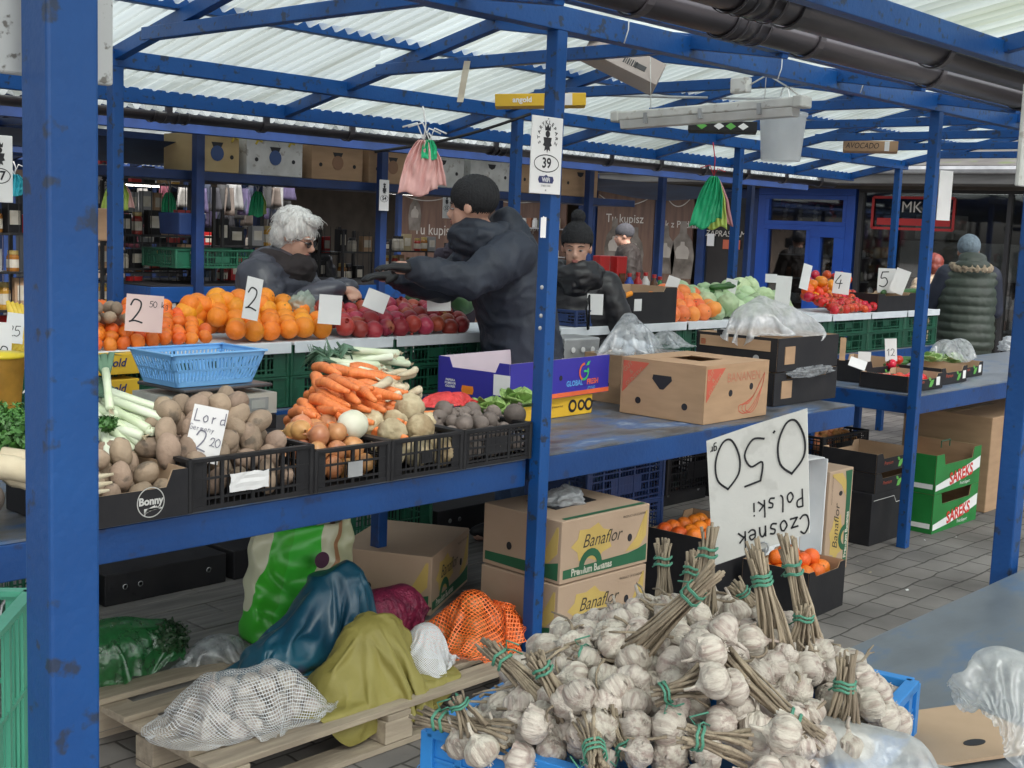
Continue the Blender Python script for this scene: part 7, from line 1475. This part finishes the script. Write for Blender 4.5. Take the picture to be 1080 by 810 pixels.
        if wear.get('sleeve'):
            for s in (1, -1):
                q = MB(); limb([sh[s], sh[s].lerp(el[s], .5), el[s], el[s].lerp(wr[s], .5), wr[s]-(wr[s]-el[s]).normalized()*.02], [.08*sc, .074*sc, .064*sc, .056*sc, .048*sc], 16, q); remeshed(q, .012, 'sleeve', wear['sleeve'], body, disp=lambda p, n_: wv*fbm(p, 8, 2, 3), smooth_it=2)
    q = MB()
    for s in (1, -1): limb([Vector((0, s*.08, .93)), Vector((0, s*.09, .85)), Vector(knee[s]), Vector(ank[s])+Vector((0, 0, .0))], [.11, .108, .078, .065], 16, q)
    remeshed(q, .014, 'trousers', wear.get('trousers', DENIM), body, disp=lambda p, n_: .006*fbm(p, 9, 2, 3), smooth_it=2)
    for s in (1, -1): part('shoe', BLKP, lambda q, s=s: (q.ell(S(Vector(ank[s])+Vector((.06, 0, -.045))), (.14*k, .05*k, .045*k), 16), q.tube([S(Vector(ank[s])+Vector((-.01, 0, .03))), S(Vector(ank[s])+Vector((-.02, 0, -.05)))], .052*k, 12)))
    ht = wear.get('hat')
    if ht:
        q = MB(); q.ell(H_((-.016, 0, .055)), (.112*k, .091*k, .098*k), 28, R=Rh)
        if wear.get('pom'): q.ell(H_((-.03, 0, .175)), .042*k, 14)
        cut = wear.get('hatcut', .018)
        hat = remeshed(q, .007, 'hat', ht, body, disp=lambda p, n_: .0022*math.sin((math.atan2(p.y-S(hd).y, p.x-S(hd).x))*46), smooth_it=2)
        bm = bmesh.new(); bm.from_mesh(hat.data); dele = []
        for v in bm.verts:
            lp = Rh.inverted() @ (v.co-S(hd)); 
            if lp.z < cut*k-(.03*k if lp.x < .02 else 0)+.25*max(0, lp.x-.05): dele.append(v)
        bmesh.ops.delete(bm, geom=dele, context='VERTS'); bm.to_mesh(hat.data); bm.free(); sm = hat.modifiers.new('s', 'SOLIDIFY'); sm.thickness = .008
    hr = wear.get('hair')
    if hr:
        q = MB(); L_ = wear.get('hairlen', .0)
        q.ell(H_((-.022, 0, .052)), (.108*k, .092*k, .092*k), 26, R=Rh); q.ell(H_((-.055, 0, .0)), (.07*k, .084*k, .085*k), 22, R=Rh)
        q.ell(H_((.045, 0, .105)), (.045*k, .06*k, .028*k), 16, R=Rh)
        for s in (1, -1): q.ell(H_((.0, s*.076, .03-L_*.5)), (.042*k, .018*k, (.045+L_)*k), 14, R=Rh)
        ho = remeshed(q, .008, 'hair', hr, body, disp=lambda p, n_: .006*fbm(Vector((p.x, p.y, p.z*.4)), 26, 3, 3)+.002, smooth_it=1)
        if detail:
            r_ = random.Random(4); vs_ = ho.data.vertices; st = MB(); top = H_((-.03, 0, .14))
            for _ in range(1100):
                v = vs_[r_.randrange(len(vs_))]; n_ = v.normal; d = (v.co-top); d = d-n_*d.dot(n_); d = (d.normalized() if d.length > 1e-4 else Vector((0, 0, -1)))+Vector((r_.gauss(0, .3), r_.gauss(0, .3), -.15)); L_ = r_.uniform(.018, .036); p = v.co-n_*.002
                st.tube([p, p+d*L_*.4+n_*.005, p+d*L_*.8+n_*.003, p+d*L_+n_*r_.uniform(-.006, .001)], [.0011, .0012, .0010, .0004], 3)
            st.build('hair_strands', hr, ho, smooth=True)
    if wear.get('glasses'):
        q = MB()
        for s in (1, -1): q.tube([H_((.098, s*.032+.021*math.cos(a*.5236), -.002+.016*math.sin(a*.5236))) for a in range(13)], .0016*k, 5); q.tube([H_((.097, s*.052, .004)), H_((.04, s*.078, .006)), H_((-.01, s*.082, .0))], .0016*k, 5)
        q.tube([H_((.099, -.012, .002)), H_((.099, .012, .002))], .0016*k, 5); gl = q.build('glasses', INK, body, smooth=True)
        q = MB(); [q.ell(H_((.097, s*.032, -.002)), (.0012*k, .020*k, .015*k), 12, R=Rh) for s in (1, -1)]; q.build('lenses', mat('dark lens', (.03, .03, .035), None, 4, .08), gl, smooth=True)
    sf = wear.get('scarf')
    if sf:
        q = MB()
        for j, (rad, zz, th) in enumerate(((.115, -.03, .045), (.125, .005, .042), (.105, .045, .034))):
            q.tube([S(nk+Vector((.02+rad*math.cos(a*.5236+j), rad*1.05*math.sin(a*.5236+j), wear.get('scdz', -.02)+zz+.012*math.sin(a*1.3+j)))) for a in range(13)], th*k, 10)
        q.ell(S(nk+Vector((.10, .0, -.07))), (.06*k, .08*k, .07*k), 14)
        remeshed(q, .010, 'scarf', sf, body, disp=lambda p, n_: .010*(1-abs(nz(Vector((p.x, p.y, p.z*2.2)), 11, 7))*2.2), smooth_it=2)
    if wear.get('fur'):
        q = MB(); q.tube([S(nk+Vector((-.04+.12*math.cos(a*.5236), .145*math.sin(a*.5236), .01))) for a in range(13)], .042*k, 10); remeshed(q, .010, 'fur_trim', wear['fur'], body, disp=lambda p, n_: .012*fbm(p, 40, 3, 2), smooth_it=1)
    return t, S, body
SKIN = mat('skin', (.60, .36, .27), (.54, .30, .22), 14, .55, .08, 90); LIPS = mat('lips', (.42, .16, .14), None, 9, .45); HAIRD = mat('dark hair', (.05, .035, .03), (.03, .02, .015), 40, .6)
HAIRW = mat('white hair', (.78, .77, .75), (.62, .61, .60), 60, .6, .6, 90, stretch=(1, 1, .3)); DENIM = mat('blue denim', (.05, .09, .18), (.03, .06, .13), 30, .8)
NVC = mat('navy coat', (.024, .031, .050), (.014, .019, .032), 5, .62, .15, 60); BKC = mat('black puffer', (.017, .017, .021), (.012, .012, .015), 5, .42, .1, 40); GYC = mat('slate puffer', (.065, .068, .09), (.045, .048, .065), 4, .38, .1, 30)
KNB = mat('black knit', (.014, .014, .017), (.022, .022, .025), 60, .85, .5, 120); BRC = mat('brown coat', (.035, .026, .022), (.025, .018, .015), 5, .7); OLV = mat('olive vest', (.045, .06, .045), (.035, .045, .035), 5, .5, .1, 30); PLUM = mat('plum grey coat', (.07, .06, .08), (.05, .04, .06), 5, .7)
GLV = mat('black glove', (.014, .014, .016), None, 20, .6); KNG = mat('blue grey knit', (.22, .28, .33), (.15, .19, .23), 40, .9, .5, 90); FUR = mat('beige fur', (.40, .32, .23), (.25, .19, .13), 50, .9); BLONDE = mat('dark blond hair', (.24, .17, .10), (.16, .11, .06), 40, .6)
def yaw_to(p): return math.atan2(p[1], p[0])
# man in the beanie reaching over the pomegranates
mp = at(556, 300, Y=4.16); AR = {'el_l': (.36, .28, 1.24), 'wr_l': (.60, .22, 1.29), 'el_r': (.38, -.12, 1.19), 'wr_r': (.62, .0, 1.25)}
person('tall man in a black beanie and navy hooded coat reaching left with black gloves', (mp.x, 4.16, .12), R_(152), 1.88,
       dict(AR, lean=.36, nod=.05, turn=-.62, curl=.35, hand_l=(1, .15, .05), hand_r=(1, .2, -.05)), dict(coat=NVC, hood=True, collar=True, hat=KNB, gloves=GLV, bulk=1.15, hem=.70, wrinkle=.010, hair=None, hatcut=-.022, scarf=NVC, scdz=.0, trousers=DENIM))
# woman with white hair behind the oranges
wp = at(287, 300, D=6.35)
person('white haired woman with dark glasses and scarf looking down at her hands', (wp.x, wp.y, 0), R_(-62), 1.78,
       dict(lean=.06, nod=.38, turn=.0, el_l=(.12, .32, 1.19), wr_l=(.36, .08, 1.35), el_r=(.12, -.30, 1.18), wr_r=(.36, -.06, 1.35), hand_l=(.6, -.7, -.1), hand_r=(.6, .7, -.1), curl=.8), dict(coat=GYC, puff=.018, wrinkle=.004, hair=HAIRW, scarf=mat('dark brown scarf', (.028, .022, .024), (.02, .015, .016), 8, .9), glasses=True, brow=HAIRW, bulk=1.30, hem=.65))
q = at(318, 316, D=5.9); crumple('plastic_bag', 'white and green thin bag in the hands of the white haired woman', (q.x, q.y, q.z-.03), (.06, .04, .06), film('white green film', (.55, .68, .6), .7), seed=91, n=50)
# woman in the pompom hat
hp = at(606, 300, D=7.2)
person('woman in a black pompom hat and black puffer coat holding a bag strap', (hp.x, hp.y, 0), R_(-138), 1.76,
       dict(lean=.04, nod=.12, turn=-.12, el_l=(.06, .30, 1.10), wr_l=(.22, .10, .98), el_r=(.08, -.30, 1.10), wr_r=(.26, -.06, 1.0), curl=.8), dict(coat=BKC, puff=.007, wrinkle=.006, hat=KNB, pom=True, scarf=BKC, scdz=-.02, bulk=1.02, hem=.55, gloves=GLV, hatcut=.03))
g = MB(); p = at(621, 325, D=6.95); g.tube([(0, 0, -.12), (-.02, 0, 0), (0, 0, .07), (.03, .02, 0), (.03, .02, -.12)], .006, 6); tag(g.build('bag_strap', BLKP, None, loc=p, smooth=True), 'black strap held by the woman in the pompom hat', 'strap')
# far people
def far(px, D, H, head, wear, lbl, z=0, **pose):
    p = at(px, 250, D=D); P_ = dict(lean=.03, nod=.1, el_l=(.0, .28, 1.12), wr_l=(.14, .16, .95), el_r=(.0, -.28, 1.12), wr_r=(.14, -.16, .95)); P_.update(pose); return person(lbl, (p.x, p.y, z), head, H, P_, wear, .012, False)
far(484, 13.5, 1.72, YAW+math.pi, dict(coat=PLUM, hair=mat('ash hair', (.5, .45, .38), (.35, .3, .25), 40, .7), scarf=PLUM, hem=.6), 'elderly woman with a pale headband in a plum coat far behind the man')
far(664, 15.0, 1.80, R_(130), dict(coat=BRC, hat=mat('grey beanie', (.07, .07, .08), None, 30, .9), hem=.6, bulk=1.15, trousers=BRC), 'man in a grey beanie and dark brown coat facing the printed panels')
far(236, 10.6, 1.66, R_(40), dict(coat=mat('teal navy puffer', (.02, .04, .065), None, 5, .5), hood_up=True, puff=.01, hem=.55), 'person in a dark hooded puffer bending at the far clothes stall, left of two', lean=.45)
far(262, 9.9, 1.64, R_(25), dict(coat=mat('teal navy puffer', (.02, .04, .065)), hat=mat('blue hat', (.03, .06, .1), None, 30, .9), puff=.01, hem=.55), 'person in a blue hat and dark jacket at the far clothes stall, right of two', lean=.35)
far(322, 11.5, 1.66, R_(-120), dict(coat=BKC, hair=FUR, hood=True, hem=.6), 'woman with a fur edged hood behind the white haired woman')
far(856, 17.2, 1.7, YAW+math.pi, dict(coat=BRC, hat=mat('grey cap', (.2, .19, .18), None, 30, .9), hem=.6), 'person behind the glass of the blue door')
vp = at(1021, 300, Y=4.45)
t, S, body = person('person seen from behind in an olive quilted vest, blue grey hat and jeans', (vp.x, vp.y, 0), R_(40), 1.80,
       dict(lean=.02, nod=.1, turn=-.3, el_l=(.08, .27, 1.12), wr_l=(.24, .12, 1.06), el_r=(.10, -.26, 1.12), wr_r=(.26, -.10, 1.1)), dict(coat=OLV, puff=.016, wrinkle=.004, hat=KNG, fur=FUR, sleeve=mat('navy sleeve', (.02, .025, .045), None, 6, .6), bulk=1.2, hem=.93, hood=True))
g = MB(); g.tube([S((.05, .33, 1.26)), S((.10, .345, 1.16)), S((.19, .28, 1.10))], [.02, .022, .018], 8); g.build('red_stripe', BT[0], body, smooth=True)
far(990, 12.2, 1.62, R_(60), dict(coat=FUR, hair=mat('red hair', (.16, .025, .015), (.1, .015, .01), 40, .6), hairlen=.06, hem=.7), 'red haired person in a beige coat half hidden by the right hand post')

bpy.data.scenes.remove(TMP)
